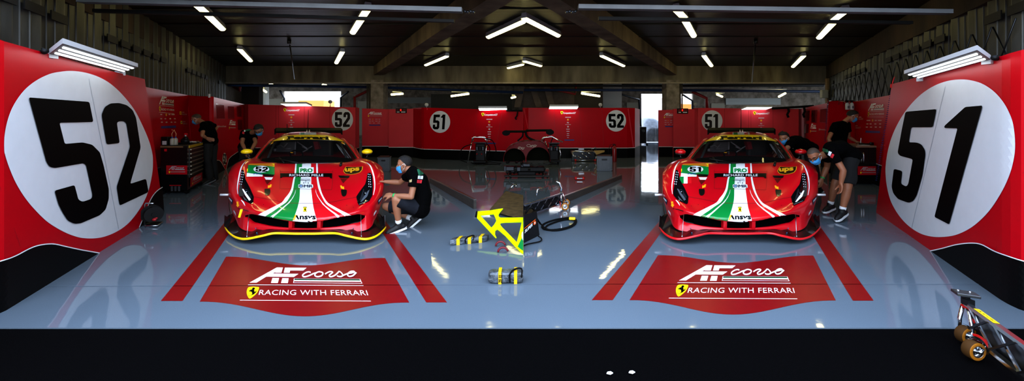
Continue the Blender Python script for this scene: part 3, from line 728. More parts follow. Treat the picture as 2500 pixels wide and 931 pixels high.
# ---------------- left bay side panels
def mk(plan_px, label, tops_py, m=None):
    plan = [pw(px, Y) for px, Y in plan_px]; tops = [topz(py, Y) for (px, Y), py in zip(plan_px, tops_py)]
    return panel(plan, tops, label, m=m), plan, wallmap(plan)
pB, plB, mB = mk([(345, 7.26), (358, 7.5), (460, 10.1)], 'red sponsor panel behind the tool chest', [209, 213, 233])
a = Art(mB); band(a, plB, .5); a.build('base_band', pB)
a = Art(mB); zB = lambda x, y: (340+x/4.232, 200+y/4.232)
fr = frame3(mB, zB(195, 140), zB(357, 168), zB(200, 318)); af_block(a, fr, thick=1.1)
for r, xs in (((338, .0), (215, 270, 300, 330)), ((382, .0), (215, 258, 308, 355)), ((418, .0), (222, 270, 320, 358))):
    for i, x in enumerate(xs):
        if r[0] == 338 and i == 1: a.put(fill([disc(*zB(277, 340), 2, 3.4, 14)]), ORA, 2)
        else: bars(a, [(*zB(x, r[0]-6), *zB(x+(34 if i == 3 and r[0] == 338 else 20), r[0]+5))])
a.put(textfit('sky', *zB(298, 0)[:1], 0, zB(316, 0)[0], 1), DIM, 2, lambda x, y, l: mB(x, zB(0, 349)[1]-3.2*y, l)) if False else None
a.put(fill([[zB(225, 458), zB(378, 452), zB(378, 476), zB(225, 482)]]), BLU, 2)
for nm, x0, y0, x1 in (('MOLINA', 437, 343, 490), ('SERRA', 448, 440, 495)):
    vs, fs, w = text2d(nm); a.put(([Vector((zB(x0, 0)[0]+v[0]/w*(x1-x0)/4.232, zB(0, y0)[1]-v[1]*4.0)) for v in vs], fs), DIM, 2)
    bars(a, [(*zB(x0, y0-32), *zB(x0+28, y0-25))]); a.put(fill([[zB(x0-22, y0-36), zB(x0-4, y0-36), zB(x0-4, y0-4), zB(x0-22, y0-4)]]), YEL, 2)
    a.put(fill([disc(*zB(x0-13, y0-20), 1.2, 2.2, 12)]), BLU if nm == 'SERRA' else REDP, 3)
a.build('lettering', pB)
pC, plC, mC = mk([(460, 10.1), (466, 10.08), (517, 9.87)], 'plain red panel behind the mechanic with hands on his hips', [233, 234, 236])
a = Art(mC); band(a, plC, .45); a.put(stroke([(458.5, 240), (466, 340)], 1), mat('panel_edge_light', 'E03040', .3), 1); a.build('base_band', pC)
b = MB(); b.box(W(511, 234, 9.8), (.03, .03, .1)); tag(b.build('corner_clip', WHTL), 'small white clip on top of the red panel corner', 'clip')
pD, plD, mD = mk([(517, 9.87), (597, 14.9)], 'long red panel with dark windows and a small 52 badge', [236, 255])
a = Art(mD)
ln = [zB(780, 810), zB(826, 812), zB(846, 830), zB(893, 918), zB(922, 800), zB(950, 770), zB(1035, 712), (597, 362)]
a.put(fill([[*ln, (597, 386), (566, 405), (534, 425), (519, 434.5), (519, 391)]], 8), BLK, 1); a.put(stroke(ln, 1.0), WHTL, 2)
a.build('base_band', pD)
a = Art(mD); a.put(fill([disc(548, 388.6, 5, 15.3, 28)], 4), WHT, 2); put_number(a, '52', pxrect(mD, 544.6, 376, 551.6, 401), 4); a.build('race_number', pD)
a = Art(mD)
vs, fs, w = text2d('@FerrariRaces', bold=.015); a.put(([Vector((zB(807, 0)[0]+v[0]/w*21.3, 311-v[1]*4.2-(v[0]/w)*.8)) for v in vs], fs), DIM, 2)
af_block(a, pxrect(mD, 558.5, 293, 575, 318), full=False, thick=1.2); a.build('lettering', pD)
WINM = mat('dark_window', '26060A', .12, coat=.3)
for q in ([(790,222),(876,238),(885,382),(797,382)], [(912,248),(978,254),(985,382),(918,382)], [(1005,254),(1054,258),(1060,362),(1010,362)], [(1015,392),(1062,392),(1067,498),(1020,500)]):
    a = Art(mD); a.put(fill([[zB(*p) for p in q]]), RED_DK, 1); q2 = [Vector(zB(*p)) for p in q]; c = sum(q2, Vector((0, 0)))/4
    a.put(fill([[p.lerp(c, .05) for p in q2]]), WINM, 2); a.build('window', pD)
pE, plE, mE = mk([(597, 14.9), (606, 14.6), (868, 14.4), (877, 15.0)], 'red back panel with fifty-two disc behind the wing of the yellow-mirrored car', [255, 255, 262.5, 264], RED_LIT)
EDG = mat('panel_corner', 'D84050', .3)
a = Art(mE); band(a, plE, [.42, .42, .40, .40]); a.build('base_band', pE)
zE = lambda x, y: (590+x/5.819, 240+y/5.819)
a = Art(mE)
for x in (487, 525, 890, 1252): a.put(stroke([zE(x, 105), zE(x, 700)], .7), SEAM, 1)
a.put(stroke([zE(88, 92), zE(100, 400)], 2.2), EDG, 1); a.put(stroke([zE(1632, 125), zE(1600, 800)], 2.2), EDG, 1); a.build('panel_joint', pE)
a = Art(mE); a.put(fill([disc(*zE(1432, 303), 26, 27.2)]), WHT, 2); a.build('number_disc', pE)
a = Art(mE); put_number(a, '52', pxrect(mE, *zE(1325, 197), *zE(1541, 409)), 3, mat('number_grey', '1A1416', .5)); a.build('race_number', pE)
a = Art(mE); sponsor_column(a, zE(706, 0)[0], zE(0, 143)[1], 1.0, mE, True); a.build('lettering', pE)
pF, plF, mF = mk([(884, 15.26), (956, 15.26)], 'narrow red sponsor panel in the gap left of the timer panel', [265, 267], RED_LIT)
a = Art(mF); band(a, plF, .43); a.build('base_band', pF)
a = Art(mF); crew_print(a, mF, 897, 273, 933, 308.5, 929); a.build('lettering', pF)
pG, plG, mG = mk([(949, 15.1), (1009, 15.1), (1014, 14.95)], 'plain red panel carrying the left race timer', [267, 265.5, 265], RED_LIT)
a = Art(mG); band(a, plG, .40); a.build('base_band', pG)
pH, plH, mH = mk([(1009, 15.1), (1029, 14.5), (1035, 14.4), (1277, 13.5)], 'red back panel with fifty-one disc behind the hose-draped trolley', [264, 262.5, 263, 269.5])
a = Art(mH); band(a, plH, [.39, .38, .38, .37]); a.build('base_band', pH)
zH = lambda x, y: (660+x/3.906, 250+y/3.906)
a = Art(mH); a.put(stroke([zH(1497, 55), zH(1448, 440)], 2.4), EDG, 1)
for x, e in ((1750, 1712), (1975, 1925), (2215, 2150)): a.put(stroke([zH(x, 65), zH(e, 450)], .6), SEAM, 1)
a.build('panel_joint', pH)
a = Art(mH); a.put(fill([disc(*zH(1618, 187), 25, 26.8)]), WHT, 2); a.build('number_disc', pH)
a = Art(mH); put_number(a, '51', lambda x, y, l: mH(*zH(1557+(1678-1557)*x-(1-y)*9, 117+(258-117)*(1-y)), l), 3); a.build('race_number', pH)
a = Art(mH); sponsor_column(a, zH(2088, 0)[0], zH(0, 100)[1], 1.0, mH); a.build('lettering', pH)
# ---------------- right bay
zI = lambda x, y: (1210+x/2.8205, 230+y/2.8205)
pI, plI, mI = mk([(1279, 14.0), (1290, 14.7), (1531, 14.85), (1550, 15.0), (1562, 16.0)], 'red back panel with fifty-two disc behind the crate and fire extinguisher', [263, 263.5, 263.5, 264, 267])
a = Art(mI); band(a, plI, [.40, .40, .39, .39, .40]); a.build('base_band', pI)
a = Art(mI); a.put(stroke([zI(195, 100), zI(222, 235)], 2.2), EDG, 1)
for x, e in ((400, 415), (578, 598), (732, 745)): a.put(stroke([zI(x, 100), zI(e, 370)], .6), SEAM, 1)
a.put(stroke([zI(912, 100), zI(950, 370)], 2.6), EDG, 1); a.build('panel_joint', pI)
a = Art(mI); a.put(fill([disc(*zI(829, 184), 24.5, 26.3)]), WHT, 2); a.build('number_disc', pI)
a = Art(mI); put_number(a, '52', lambda x, y, l: mI(*zI(775+(880-775)*x+(1-y)*6, 136+(232-136)*(1-y)), l), 3); a.build('race_number', pI)
a = Art(mI); sponsor_column(a, zI(498, 0)[0], zI(0, 117)[1], .95, mI); a.build('lettering', pI)
pJ, plJ, mJ = mk([(1608, 15.26), (1650, 15.26)], 'narrow red sponsor panel beside the bright doorway', [269, 268], RED_LIT)
a = Art(mJ); band(a, plJ, .41); a.build('base_band', pJ)
zJ = lambda x, y: (1590+x/6.208, 180+y/6.208)
a = Art(mJ); crew_print(a, mJ, 1620, 276, 1650, 312, 1647); a.build('lettering', pJ)
pK, plK, mK = mk([(1644, 15.1), (1696, 15.1)], 'plain red panel carrying the right race timer', [266, 266.5], RED_LIT)
a = Art(mK); band(a, plK, .40); a.build('base_band', pK)
pM, plM, mM = mk([(1693, 15.2), (1704, 14.8), (1711, 14.7), (1950, 14.6), (1957, 15.2)], 'red back panel with fifty-one disc behind the wing of the red-mirrored car', [264, 263.8, 263.8, 266, 266], RED_LIT)
a = Art(mM); band(a, plM, [.40, .40, .4, .4, .4]); a.build('base_band', pM)
a = Art(mM)
for x in (1110, 1475, 1510, 1845): a.put(stroke([zJ(x, 530), zJ(x, 1200)], .7), SEAM, 1)
a.put(stroke([zJ(722, 525), zJ(730, 1200)], 2.2), EDG, 1); a.put(stroke([zJ(2255, 540), zJ(2235, 1200)], 2.6), EDG, 1); a.build('panel_joint', pM)
a = Art(mM); a.put(fill([disc(*zJ(921, 715), 25.5, 25.6)]), WHT, 2); a.build('number_disc', pM)
a = Art(mM); put_number(a, '51', pxrect(mM, *zJ(812, 613), *zJ(1024, 832)), 3, MATS['number_grey']); a.build('race_number', pM)
a = Art(mM); sponsor_column(a, zJ(1665, 0)[0], zJ(0, 574)[1], 1.0, mM); a.build('lettering', pM)
zN = lambda x, y: (1860+x/2.8205, 230+y/2.8205)
pN, plN, mN = mk([(1957, 15.6), (2023, 11.25)], 'long red panel with dark windows behind the bending crew', [265, 251])
a = Art(mN); band(a, plN, .45); a.build('base_band', pN)
for q in ([(302,115),(330,112),(327,183),(300,185)], [(342,110),(383,107),(378,200),(340,196)], [(402,102),(452,96),(446,198),(398,195)], [(298,205),(325,204),(320,268),(294,270)]):
    a = Art(mN); a.put(fill([[zN(*p) for p in q]]), RED_DK, 1); q2 = [Vector(zN(*p)) for p in q]; c = sum(q2, Vector((0, 0)))/4
    a.put(fill([[p.lerp(c, .06) for p in q2]]), WINM, 2); a.build('window', pN)
a = Art(mN); af_block(a, pxrect(mN, *zN(333, 203), *zN(376, 272)), full=False, thick=1.2)
vs, fs, w = text2d('@FerrariRaces', bold=.015); a.put(([Vector((zN(392, 0)[0]+v[0]/w*17, 318-v[1]*4.0+(v[0]/w)*.6)) for v in vs], fs), DIM, 2); a.build('lettering', pN)
a = Art(mN); a.put(fill([[zN(370, 455), zN(408, 440), zN(392, 545)]]), RED, 2); a.put(stroke([zN(368, 455), zN(392, 545), zN(410, 440)], .8), WHTL, 3); a.put(fill([disc(*zN(394, 480), 4, 10)]), WHT, 3); a.build('badge', pN)
pO, plO, mO = mk([(2023, 10.7), (2080, 10.6), (2087, 10.6)], 'plain red panel behind the standing man in the 51 bay', [246, 247.5, 248])
a = Art(mO); band(a, plO, .45); a.put(stroke([(2085, 252), (2077, 350)], 1), EDG, 1); a.build('base_band', pO)
b = MB(); b.tube([W(2023.5, 247, 10.6), W(2060, 244.8, 10.6)], .012, 6); b.tube([W(2023.5, 246, 10.6), W(2020, 262, 10.6)], .01, 6); tag(b.build('edge_rail', ALU), 'thin bright rail on the top edge of the plain red panel', 'rail')
pP, plP, mP = mk([(2087, 10.6), (2176, 7.9), (2182, 7.7)], 'red sponsor panel over the right workbench', [248, 232, 230.5])
a = Art(mP); band(a, plP, .5); a.build('base_band', pP)
a = Art(mP); fr = frame3(mP, zN(733, 68), zN(848, 55), zN(727, 158)); af_block(a, fr, thick=1.1)
for y, xs in ((182, (722, 762, 778, 800)), (206, (720, 742, 775, 808)), (228, (716, 745, 778, 808))):
    for i, x in enumerate(xs):
        if y == 182 and i == 1: a.put(fill([disc(*zN(764, 181), 2, 3, 14)]), ORA, 2)
        else: bars(a, [(*zN(x, y-4), *zN(x+(26 if y == 182 and i in (0, 3) else 15), y+3))])
a.put(fill([[zN(716, 251), zN(815, 254), zN(815, 269), zN(714, 266)]]), BLU, 2)
for nm, x0, y0, x1 in (('GUIDI', 668, 177, 697), ('CALADO', 643, 237, 681)):
    vs, fs, w = text2d(nm); a.put(([Vector((zN(x0, 0)[0]+v[0]/w*(x1-x0)/2.82, zN(0, y0)[1]-v[1]*4.4)) for v in vs], fs), DIM, 2)
    bars(a, [(*zN(x0, y0-21), *zN(x0+18, y0-16)), (*zN(x0-12, y0-20), *zN(x0-4, y0-4))])
a.build('lettering', pP)
# ---------------- panel lamps
def px_lamp(c0, c1, c2, Y0, Y1, label, strips=False, hgt=7):
    """flat lamp seen from in front: photo box"""
    t = empty('panel_lamp', W((c0[0]+c1[0])/2, c0[1], Y0), label, 'lamp', None)
    return t
def led_lamp(A, Bv, D, up, label, zo=0):
    """A,B: outer ends of the long front edge, D: vector across to the panel, up: housing height vector"""
    t = empty('panel_lamp', (A+Bv+D)/2, label, 'lamp')
    b = MB(); b.hexa([A, Bv, Bv+D, A+D, A+up, Bv+up, Bv+D+up, A+D+up]); b.build('housing', LAMPW, t)
    L = Bv-A; dn = up.normalized()*-.004
    b = MB(); b.hexa([A+dn+L*.004+D*.01, Bv+dn-L*.004+D*.01, Bv+D*.99+dn-L*.004, A+D*.99+dn+L*.004, A+L*.004+D*.01, Bv-L*.004+D*.01, Bv+D*.99-L*.004, A+D*.99+L*.004]); b.build('underside', LAMPG, t)
    for k in range(3):
        p = A+D*(.2+.28*k)+L*.03+dn; q = A+D*(.2+.28*k)+L*.97+dn; w = D.normalized()*D.length*.05
        b = MB(); b.hexa([p-w+dn*2, q-w+dn*2, q+w+dn*2, p+w+dn*2, p-w, q-w, q+w, p+w]); b.build('led_strip', LEDE, t)
    for s in (.02, .98):
        e = A+L*s+D; b = MB(); b.box(e+D.normalized()*.05-Vector((0, 0, .01)), (.07, .07, .05)); b.build('bracket', LAMPW, t)
    return t
# left: far-top corner (153,93); front bottom edge (153,106)->(338,163.5); panel edge (120,130)->(317,181)
uu = lambda side, u, px: FP*u/(px-(VL if side == 'L' else VR))
def at_u(side, u, px, py): Y = uu(side, u, px); return W(px, py, Y)
A = at_u('L', -2.10, 153, 106); Bq = at_u('L', -2.10, 337, 164); C0 = at_u('L', -2.5, 120, 131)
led_lamp(A, Bq, C0-A, Vector((0, 0, (13)/FP*A.y)), 'white three-strip lamp on top of the huge fifty-two panel')
b = MB(); p = at_u('L', -2.5, 113, 127); b.cyl(p+Vector((-.03, 0, 0)), p+Vector((.04, -.04, 0)), .024, 14); b.tube([p, p+Vector((-.1, .05, .04))], .012, 6); tag(b.build('lamp_joint', PLASTIC), 'black swivel joint of the lamp over the huge fifty-two', 'joint')
A = at_u('R', 1.86, 2386, 122); Bq = at_u('R', 1.86, 2207, 180.5); C0 = at_u('R', 2.24, 2419, 145)
led_lamp(A, Bq, C0-A, Vector((0, 0, 12/FP*A.y)), 'white three-strip lamp on top of the huge fifty-one panel')
b = MB(); p = at_u('R', 2.24, 2424, 143); b.cyl(p+Vector((.03, 0, 0)), p+Vector((-.04, -.04, 0)), .022, 14); b.tube([p, p+Vector((.1, .05, .03))], .012, 6); tag(b.build('lamp_joint', PLASTIC), 'black swivel joint of the lamp over the huge fifty-one', 'joint')
def far_lamp(x0, x1, ytop, ybot, Y, label, skew=0):
    a, c = W(x0, ybot, Y-.35), W(x1, ybot, Y-.35); h = (ybot-ytop)/FP*Y
    t = empty('panel_lamp', (a+c)/2, label, 'lamp')
    D = Vector((0, .4, -.09)); b = MB(); up = Vector((0, .01, .07)); a.z += .06; c.z += .06
    b.hexa([a, c, c+D, a+D, a+up, c+up, c+D+up, a+D+up]); b.build('housing', LAMPW, t)
    dn = Vector((0, -.002, -.006)); b = MB(); b.hexa([a+dn+D*.08, c+dn+D*.08, c+D*.92+dn, a+D*.92+dn, a+D*.08, c+D*.08, c+D*.92, a+D*.92]); b.build('led_strip', LEDE, t)
    return t
far_lamp(684, 747, 249, 257, 14.45, 'white lamp on top of the back panel behind the yellow-mirrored car')
far_lamp(1168, 1237, 260, 268, 13.8, 'white lamp on top of the back panel left of the centre line')
far_lamp(1342, 1412, 256, 264, 14.7, 'white lamp on top of the back panel right of the centre line')
far_lamp(1824, 1886, 257, 265.5, 14.6, 'white lamp on top of the back panel behind the red-mirrored car')
# black cable along panel tops with hanging loops
b = MB(); b.tube([W(1236, 270, 13.6), W(1276, 271, 13.5)], .035, 6); b.tube([W(1264, 273, 13.4), W(1262, 283, 13.4), W(1258, 289, 13.4), W(1261, 292, 13.4)], .03, 6); tag(b.build('black_cable', RUBBER), 'black cable with a hanging loop beside the centre line', 'cable')
b = MB(); b.tube([W(1886, 265, 14.5), W(1940, 262, 14.6), W(1985, 259, 14.8)], .05, 6)
for x in (1924, 1963): b.tube([W(x, 263, 14.4), W(x+2, 272, 14.4), W(x-2, 280, 14.4), W(x+1, 287, 14.4)], .04, 6)
tag(b.build('black_cable', RUBBER), 'black cable with two hooks over the back panel behind the red-mirrored car', 'cable')
# race timers
def timer(mp, x0, y0, x1, y1, label, s):
    a = Art(mp); c = [mp(x0, y1, .02), mp(x1, y1, .02), mp(x1, y0, .02), mp(x0, y0, .02)]; bk = Vector((0, .06, 0))
    b = MB(); b.hexa([c[0], c[1], c[1]+bk, c[0]+bk, c[3], c[2], c[2]+bk, c[3]+bk]); r = tag(b.build('race_timer', PLASTIC), label, 'timer')
    led = mat('timer_red', 'FF2020', .5, emit='FF2010', estr=2); dim = mat('timer_dim', '602020', .5, emit='802020', estr=.4)
    vs, fs, w = text2d('3153:09' if s == 0 else '88:88'); W_ = x1-x0; H = y1-y0
    a.put(([Vector((x0+W_*(.08+.84*v[0]/w), y0+H*(.55-.38*v[1]))) for v in vs], fs), dim, 16)
    bars(a, [(x0+W_*.42, y0+H*.15, x0+W_*.52, y0+H*.55)], led, 17); bars(a, [(x0+W_*.1, y0+H*.68, x0+W_*.35, y0+H*.85), (x0+W_*.5, y0+H*.68, x0+W_*.9, y0+H*.85)], WHTL, 16)
    a.build('display', r)
timer(mG, 966.5, 265, 993, 276.5, 'black race timer on the panel left of the 51 disc panel', 0)
timer(mK, 1653, 265, 1679.5, 277.5, 'black race timer on the panel beside the bright doorway', 1)
# round fans on stalks above the panels
for px, py, base, Y, l in ((805.5, 248.5, 262, 15.4, 'round grey disc on a stalk above the panel behind the yellow-mirrored car'), (1041, 256, 266, 15.2, 'round white disc above the 51 back panel'), (1466, 256, 268, 15.6, 'round white disc above the 52 back panel right of centre'), (1698, 255, 266, 15.4, 'round grey disc above the panel right of the bright doorway')):
    c = W(px, py, Y); b = MB(); b.cyl(c, c+Vector((0, .05, 0)), .075, 18); b.cyl(c+Vector((0, .03, 0)), Vector((c.x, c.y+.03, 0)), .012, 6); tag(b.build('signal_disc', mat('disc_grey', 'A8ACAE', .6) if px in (805.5, 1698) else WHT), l, 'disc')
# ================================================================ the two race cars
PAINT = mat('car_red', 'BC0016', .3, coat=.45, noise_amt=.03, nscale=5)
PAINTB = mat('livery_red', 'D21420', .25, coat=.8)
CWHT = mat('livery_white', 'E4E6E8', .28, coat=.7)
CGRN = mat('livery_green', '07833A', .28, coat=.7)
CBLK = mat('car_black', '050506', .35, coat=.3)
CYEL = mat('car_yellow', 'F6D000', .4, coat=.2)
CARB = mat('carbon', '0A0A0B', .3, coat=.5, noise_amt=.4, nscale=90)
WINGM = mat('wing_black', '040405', .6, spec=.2); CMESH = mat('grille_dark', '010102', .9, spec=.0)
CORG = mat('car_orange', 'F0A818', .4)
CBRN = mat('shield_brown', '2A1206', .35)
CGLD = mat('shield_gold', 'D9A21C', .35)
CNAVY = mat('mark_navy', '10283E', .4)
HLG = mat('headlight_glass', '0A0B0D', .06, coat=1.0)
DRL = mat('drl', 'C8D0DA', .3, emit='F0F6FF', estr=.35)
GREY = mat('interior_grey', '6A6E72', .5, metal=.3)
DARKI = mat('interior_dark', '040405', .9, spec=.05)
SILV = mat('cage_silver', '8A8E92', .5, metal=.3)
SEATR = mat('seat_red', '7A0A1A', .6)
def glass_mat():
    m = bpy.data.materials.new('windscreen_glass'); m.use_nodes = True; nt = m.node_tree; b = nt.nodes['Principled BSDF']
    b.inputs['Base Color'].default_value = (.01, .011, .012, 1); b.inputs['Roughness'].default_value = .03; b.inputs['Alpha'].default_value = .34; b.inputs['Specular IOR Level'].default_value = .5
    return m
GLS = glass_mat()
ROWS = [
 [(0,562,4.80),(50,562,4.80),(85,560,4.82),(112,564.3,4.86),(130,565.5,4.88),(149,562,4.93),(162,553,5.05),(169,538,5.2),(178,520,5.38)],
 [(0,560,4.78),(45,558.2,4.79),(81,554.9,4.82),(115,548,4.88),(131,544,4.93),(146,531,5.0),(161,522,5.09),(174,508,5.26),(186,490,5.45)],
 [(0,542.5,4.76),(45,539.5,4.775),(80,532,4.81),(115,526,4.88),(131,523.5,4.93),(146,526,5.0),(161,517,5.09),(174,503,5.26),(186.5,485,5.45)],
 [(0,536,4.755),(45,533,4.77),(82,526,4.82),(115,518,4.89),(131,512,4.95),(147,506,5.04),(163,498,5.15),(176,485,5.3),(188,466,5.5)],
 [(0,515,4.88),(45,513,4.9),(82,509,4.96),(115,501,5.06),(132,494,5.12),(149,486,5.2),(165,476,5.31),(178,464,5.43),(189,448,5.6)],
 [(0,496.5,5.05),(47,495,5.07),(82,489,5.12),(117,482,5.2),(134,474.5,5.26),(150,467,5.32),(166,456,5.43),(179,446,5.55),(189,434,5.7)],
 [(0,462,5.38),(50,461.5,5.4),(85,458,5.43),(112,451,5.46),(132,443,5.49),(150,436,5.52),(167,428.5,5.58),(180,424,5.68),(189.5,424,5.8)],
 [(0,430,5.75),(55,430,5.75),(88,427.5,5.76),(112,419,5.78),(130,412,5.79),(148,405,5.81),(164,403.5,5.85),(176,407.5,5.92),(186,416,6.0)],
 [(0,399,6.12),(55,399.3,6.13),(88,399,6.15),(112,396.5,6.15),(132,392,6.15),(148,390.5,6.2),(162,394,6.27),(173,400,6.36),(181,408,6.45)]]
def rowz(r): return [(dx*Y/FP, Y, CH-(py-HZ)*Y/FP) for dx, py, Y in r]
CROWS = [rowz(r) for r in ROWS]
_u9 = [0, .4, .64, .8, .9, .985, 1.06, 1.11, 1.13]
for Y, zs in ((6.75, (.80, .80, .80, .83, .87, .875, .84, .78, .70)), (7.6, (.80, .80, .80, .83, .86, .865, .84, .79, .70)), (8.5, (.86, .86, .86, .87, .89, .92, .93, .89, .78)), (9.2, (.9, .9, .9, .9, .92, .95, .95, .9, .8)), (9.85, (.84, .84, .84, .84, .85, .86, .84, .8, .72)), (10.05, (.62, .62, .62, .62, .62, .61, .6, .58, .55)), (10.1, (.2,)*9)):
    CROWS.append([(u*(.97 if Y > 10 else 1), Y, z) for u, z in zip(_u9, zs)])
def cr1(a, b, c, d, t): return .5*(2*b+(c-a)*t+(2*a-5*b+4*c-d)*t*t+(3*b-a-3*c+d)*t**3)
def dense(row, n=5):
    """half row mirrored and smoothed: list over the full width"""
    P = [Vector(p) for p in row]; full = [Vector((-p.x, p.y, p.z)) for p in P[:0:-1]]+P
    return catmull(full, n)
def shell_rows(crows, n=5, lin_first=0):
    D = [dense(r) for r in crows]; out = []
    N = len(D)
    for i in range(N-1):
        a = D[max(0, i-1)] if i > lin_first else D[i]; d = D[min(N-1, i+2)]
        for k in range(n):
            t = k/n; row = []
            for j in range(len(D[0])):
                p0 = a[j] if i > lin_first else D[i][j]*2-D[i+1][j]; p3 = d[j] if i < N-2 else D[i+1][j]*2-D[i][j]
                row.append(cr1(p0, D[i][j], D[i+1][j], p3, t))
            out.append(row)
    out.append(D[-1]); return out
def make_car(side, label, spec):
    uc = (lambda Y: -.054+.0122*(min(Y, 8.3)-4.76)) if side == 'L' else (lambda Y: -.0505)
    cp = (lambda py: 743.8+(542-py)/141*4.7) if side == 'L' else (lambda py: 1805.5+(542-py)/141*2.1)
    C = lambda p: B(side, p[0]+uc(p[1]), p[1], p[2])
    ct = lambda dx, py, Y: W(cp(py)+dx, py, Y)          # photo offset at a given depth
    root = empty('race_car', C((0, 7.4, 0)), label, 'race car')
    root.location.z = 0
    # ---- front shell
    low = [[C(p) for p in dense(CROWS[0])], [C(p) for p in dense(CROWS[1])]]
    top = [[C(p) for p in r] for r in shell_rows(CROWS[2:])]
    b = MB(); b.grid(low)
    nc = len(top[0]); k5 = 5*5; mid = nc//2
    r1 = low[1]; r2 = top[0]
    for j in range(nc-1):
        if abs(j+.5-mid) > k5: b.add([r1[j], r1[j+1], r2[j+1], r2[j]], [(0, 1, 2, 3)], smooth=True)
    b.grid(top)
    # return lips into the grille opening
    bk = Vector((0, .05, 0))
    for r in (r1, r2):
        s_ = [r[j] for j in range(mid-k5, mid+k5+1)]; b.grid([s_, [p+bk for p in s_]])
    # flanks with wheel arches
    fr_ = shell_rows(CROWS[3:])
    for sgn, idx in ((-1, 0), (1, -1)):
        cols = []
        for row in fr_:
            p = row[idx]; z0 = p.z; zl = .12; c = []
            for t in (0, .12, .3, .5, .7, .85, 1.0):
                z = z0+(zl-z0)*t; bul = .012*math.sin(math.pi*t)
                c.append(Vector((p.x+sgn*(bul-.03*t*t), p.y, z)))
            cols.append(c)
        for i in range(len(cols)-1):
            for k in range(6):
                q = [cols[i][k], cols[i+1][k], cols[i+1][k+1], cols[i][k+1]]; m = sum(q, Vector((0, 0, 0)))/4
                if any((m.y-wy)**2+((m.z-.33)*1.0)**2 < .37**2 for wy in (6.08, 8.95)): continue
                b.add([C(v) for v in q], [(0, 1, 2, 3)], smooth=True)
    body = b.build('body_shell', PAINT, root, weld=True)
    # BVH of the outer skin for the stickers
    V = []; Fc = []
    for g in (low, top):
        o = len(V); n = len(g[0]); V += [p for r in g for p in r]
        for i in range(len(g)-1):
            for j in range(n-1): Fc.append((o+i*n+j, o+i*n+j+1, o+(i+1)*n+j+1, o+(i+1)*n+j))
    o = len(V); V += r1+r2; n = nc
    for j in range(n-1):
        if abs(j+.5-mid) > k5: Fc.append((o+j, o+j+1, o+n+j+1, o+n+j))
    bvh = BVHTree.FromPolygons(V, Fc)
    def cast(bv):
        def f(dx, py, l):
            d = ray(cp(py)+dx, py).normalized(); h = bv.ray_cast(CAM, d)
            if h[0] is None: return None
            n = h[1] if h[1].dot(d) < 0 else -h[1]; return h[0]+n*l
        return f
    mp = cast(bvh)
    zc = lambda X, Y: Vector((580+X/4.2323-(743.8+(542-(380+Y/4.2323))/141*4.7), 380+Y/4.2323))   # zoom pixels of the yellow-mirrored car -> offsets
    ZC = lambda P: [zc(*p) for p in P]
    # ---- grille
    b = MB()
    back = [[p+Vector((0, .10, 0)) for p in r[mid-k5:mid+k5+1]] for r in (r1, r2)]; b.grid(back); b.build('grille_insert', CMESH, root)
    for s in (-1, 1):
        b = MB()
        P = [ct(s*30.5, 560.5, 4.785), ct(s*39, 560, 4.785), ct(s*39, 540.5, 4.775), ct(s*30.5, 541.5, 4.77)]
        b.prism(P, (0, .06, 0)); b.build('grille_divider', PAINT, root)
        g = MB(); q = [ct(s*38.5, 558.5, 4.83), ct(s*82, 554.5, 4.87), ct(s*112, 547, 4.93), ct(s*112, 528, 4.93), ct(s*82, 533, 4.87), ct(s*38.5, 541, 4.83)]
        g.add(q, [(0, 1, 2, 3, 4, 5)]); g.build('grille_mesh', mat('radiator', '030304', .9, noise_amt=.6, nscale=200, spec=.02), root)
    b = MB()
    for k in range(3): b.box(ct(0, 546+k*5, 4.84), (.26, .02, .012))
    b.build('grille_slat', MATS['radiator'], root)
    # ---- splitter
    fe = [(0,570,4.70),(24,570,4.70),(66,568.8,4.70),(82,570,4.68),(98,574,4.66),(116,578,4.65),(133,581.6,4.65),(151,583,4.68),(168.5,579,4.76),(182,571,4.88),(192,561,5.02),(197,554,5.2)]
    fe = [(dx*Y/FP, Y, CH-(py-HZ)*Y/FP) for dx, py, Y in fe]
    full = catmull([Vector((-x, y, z)) for x, y, z in fe[:0:-1]]+[Vector(p) for p in fe], 4)
    inn = []
    for p in full:
        u = abs(p.x)
        q = Vector((p.x*.86, p.y+.34 if u > .75 else p.y+.22, max(p.z, .10)+.035)); inn.append(q)
    b = MB(); b.grid([[C(p) for p in full], [C(p.lerp(q, .5)+Vector((0, 0, -.012))) for p, q in zip(full, inn)], [C(q) for q in inn]])
    b.grid([[C(p-Vector((0, 0, .02))) for p in full], [C(q-Vector((0, 0, .045))) for q in inn]])
    b.build('splitter', CARB, root)
    b = MB(); lip = [[C(p+Vector((0, dy, dz))) for p in full] for dy, dz in ((.012, .006), (-.006, .004), (-.008, -.012), (-.002, -.021), (.012, -.02))]
    b.grid(lip); b.build('splitter_edge', spec['lip'], root)
    for s in (-1, 1):      # end plates turned up at the corners
        b = MB(); P = [ct(s*196.5, 553, 5.12), ct(s*188, 558, 5.05), ct(s*183, 545, 5.15), ct(s*176, 524, 5.3), ct(s*184, 524, 5.36), ct(s*190, 529.5, 5.25), ct(s*195.5, 526, 5.18)]
        c = sum(P, Vector((0, 0, 0)))/len(P); b.add(P+[c+Vector((0, .05, 0))], [(i, (i+1) % 7, 7) for i in range(7)]); b.build('splitter_endplate', CARB, root, solid=.006)
        b = MB(); b.tube([ct(s*136.5, 524, 4.9), ct(s*139.5, 572, 4.76)], .0045, 6); b.tube([ct(s*139.5, 572, 4.76), ct(s*140, 580.5, 4.72)], .008, 6); b.build('splitter_stay', STEEL, root)
        b = MB(); b.cyl(ct(s*119, 558.3, 4.855), ct(s*119, 558.3, 4.835), .008, 6); b.cyl(ct(s*116, 569, 4.80), ct(s*116, 569, 4.78), .008, 6); b.build('bolt', mat('blue_bolt', '4A7C98', .3, metal=.8), root)
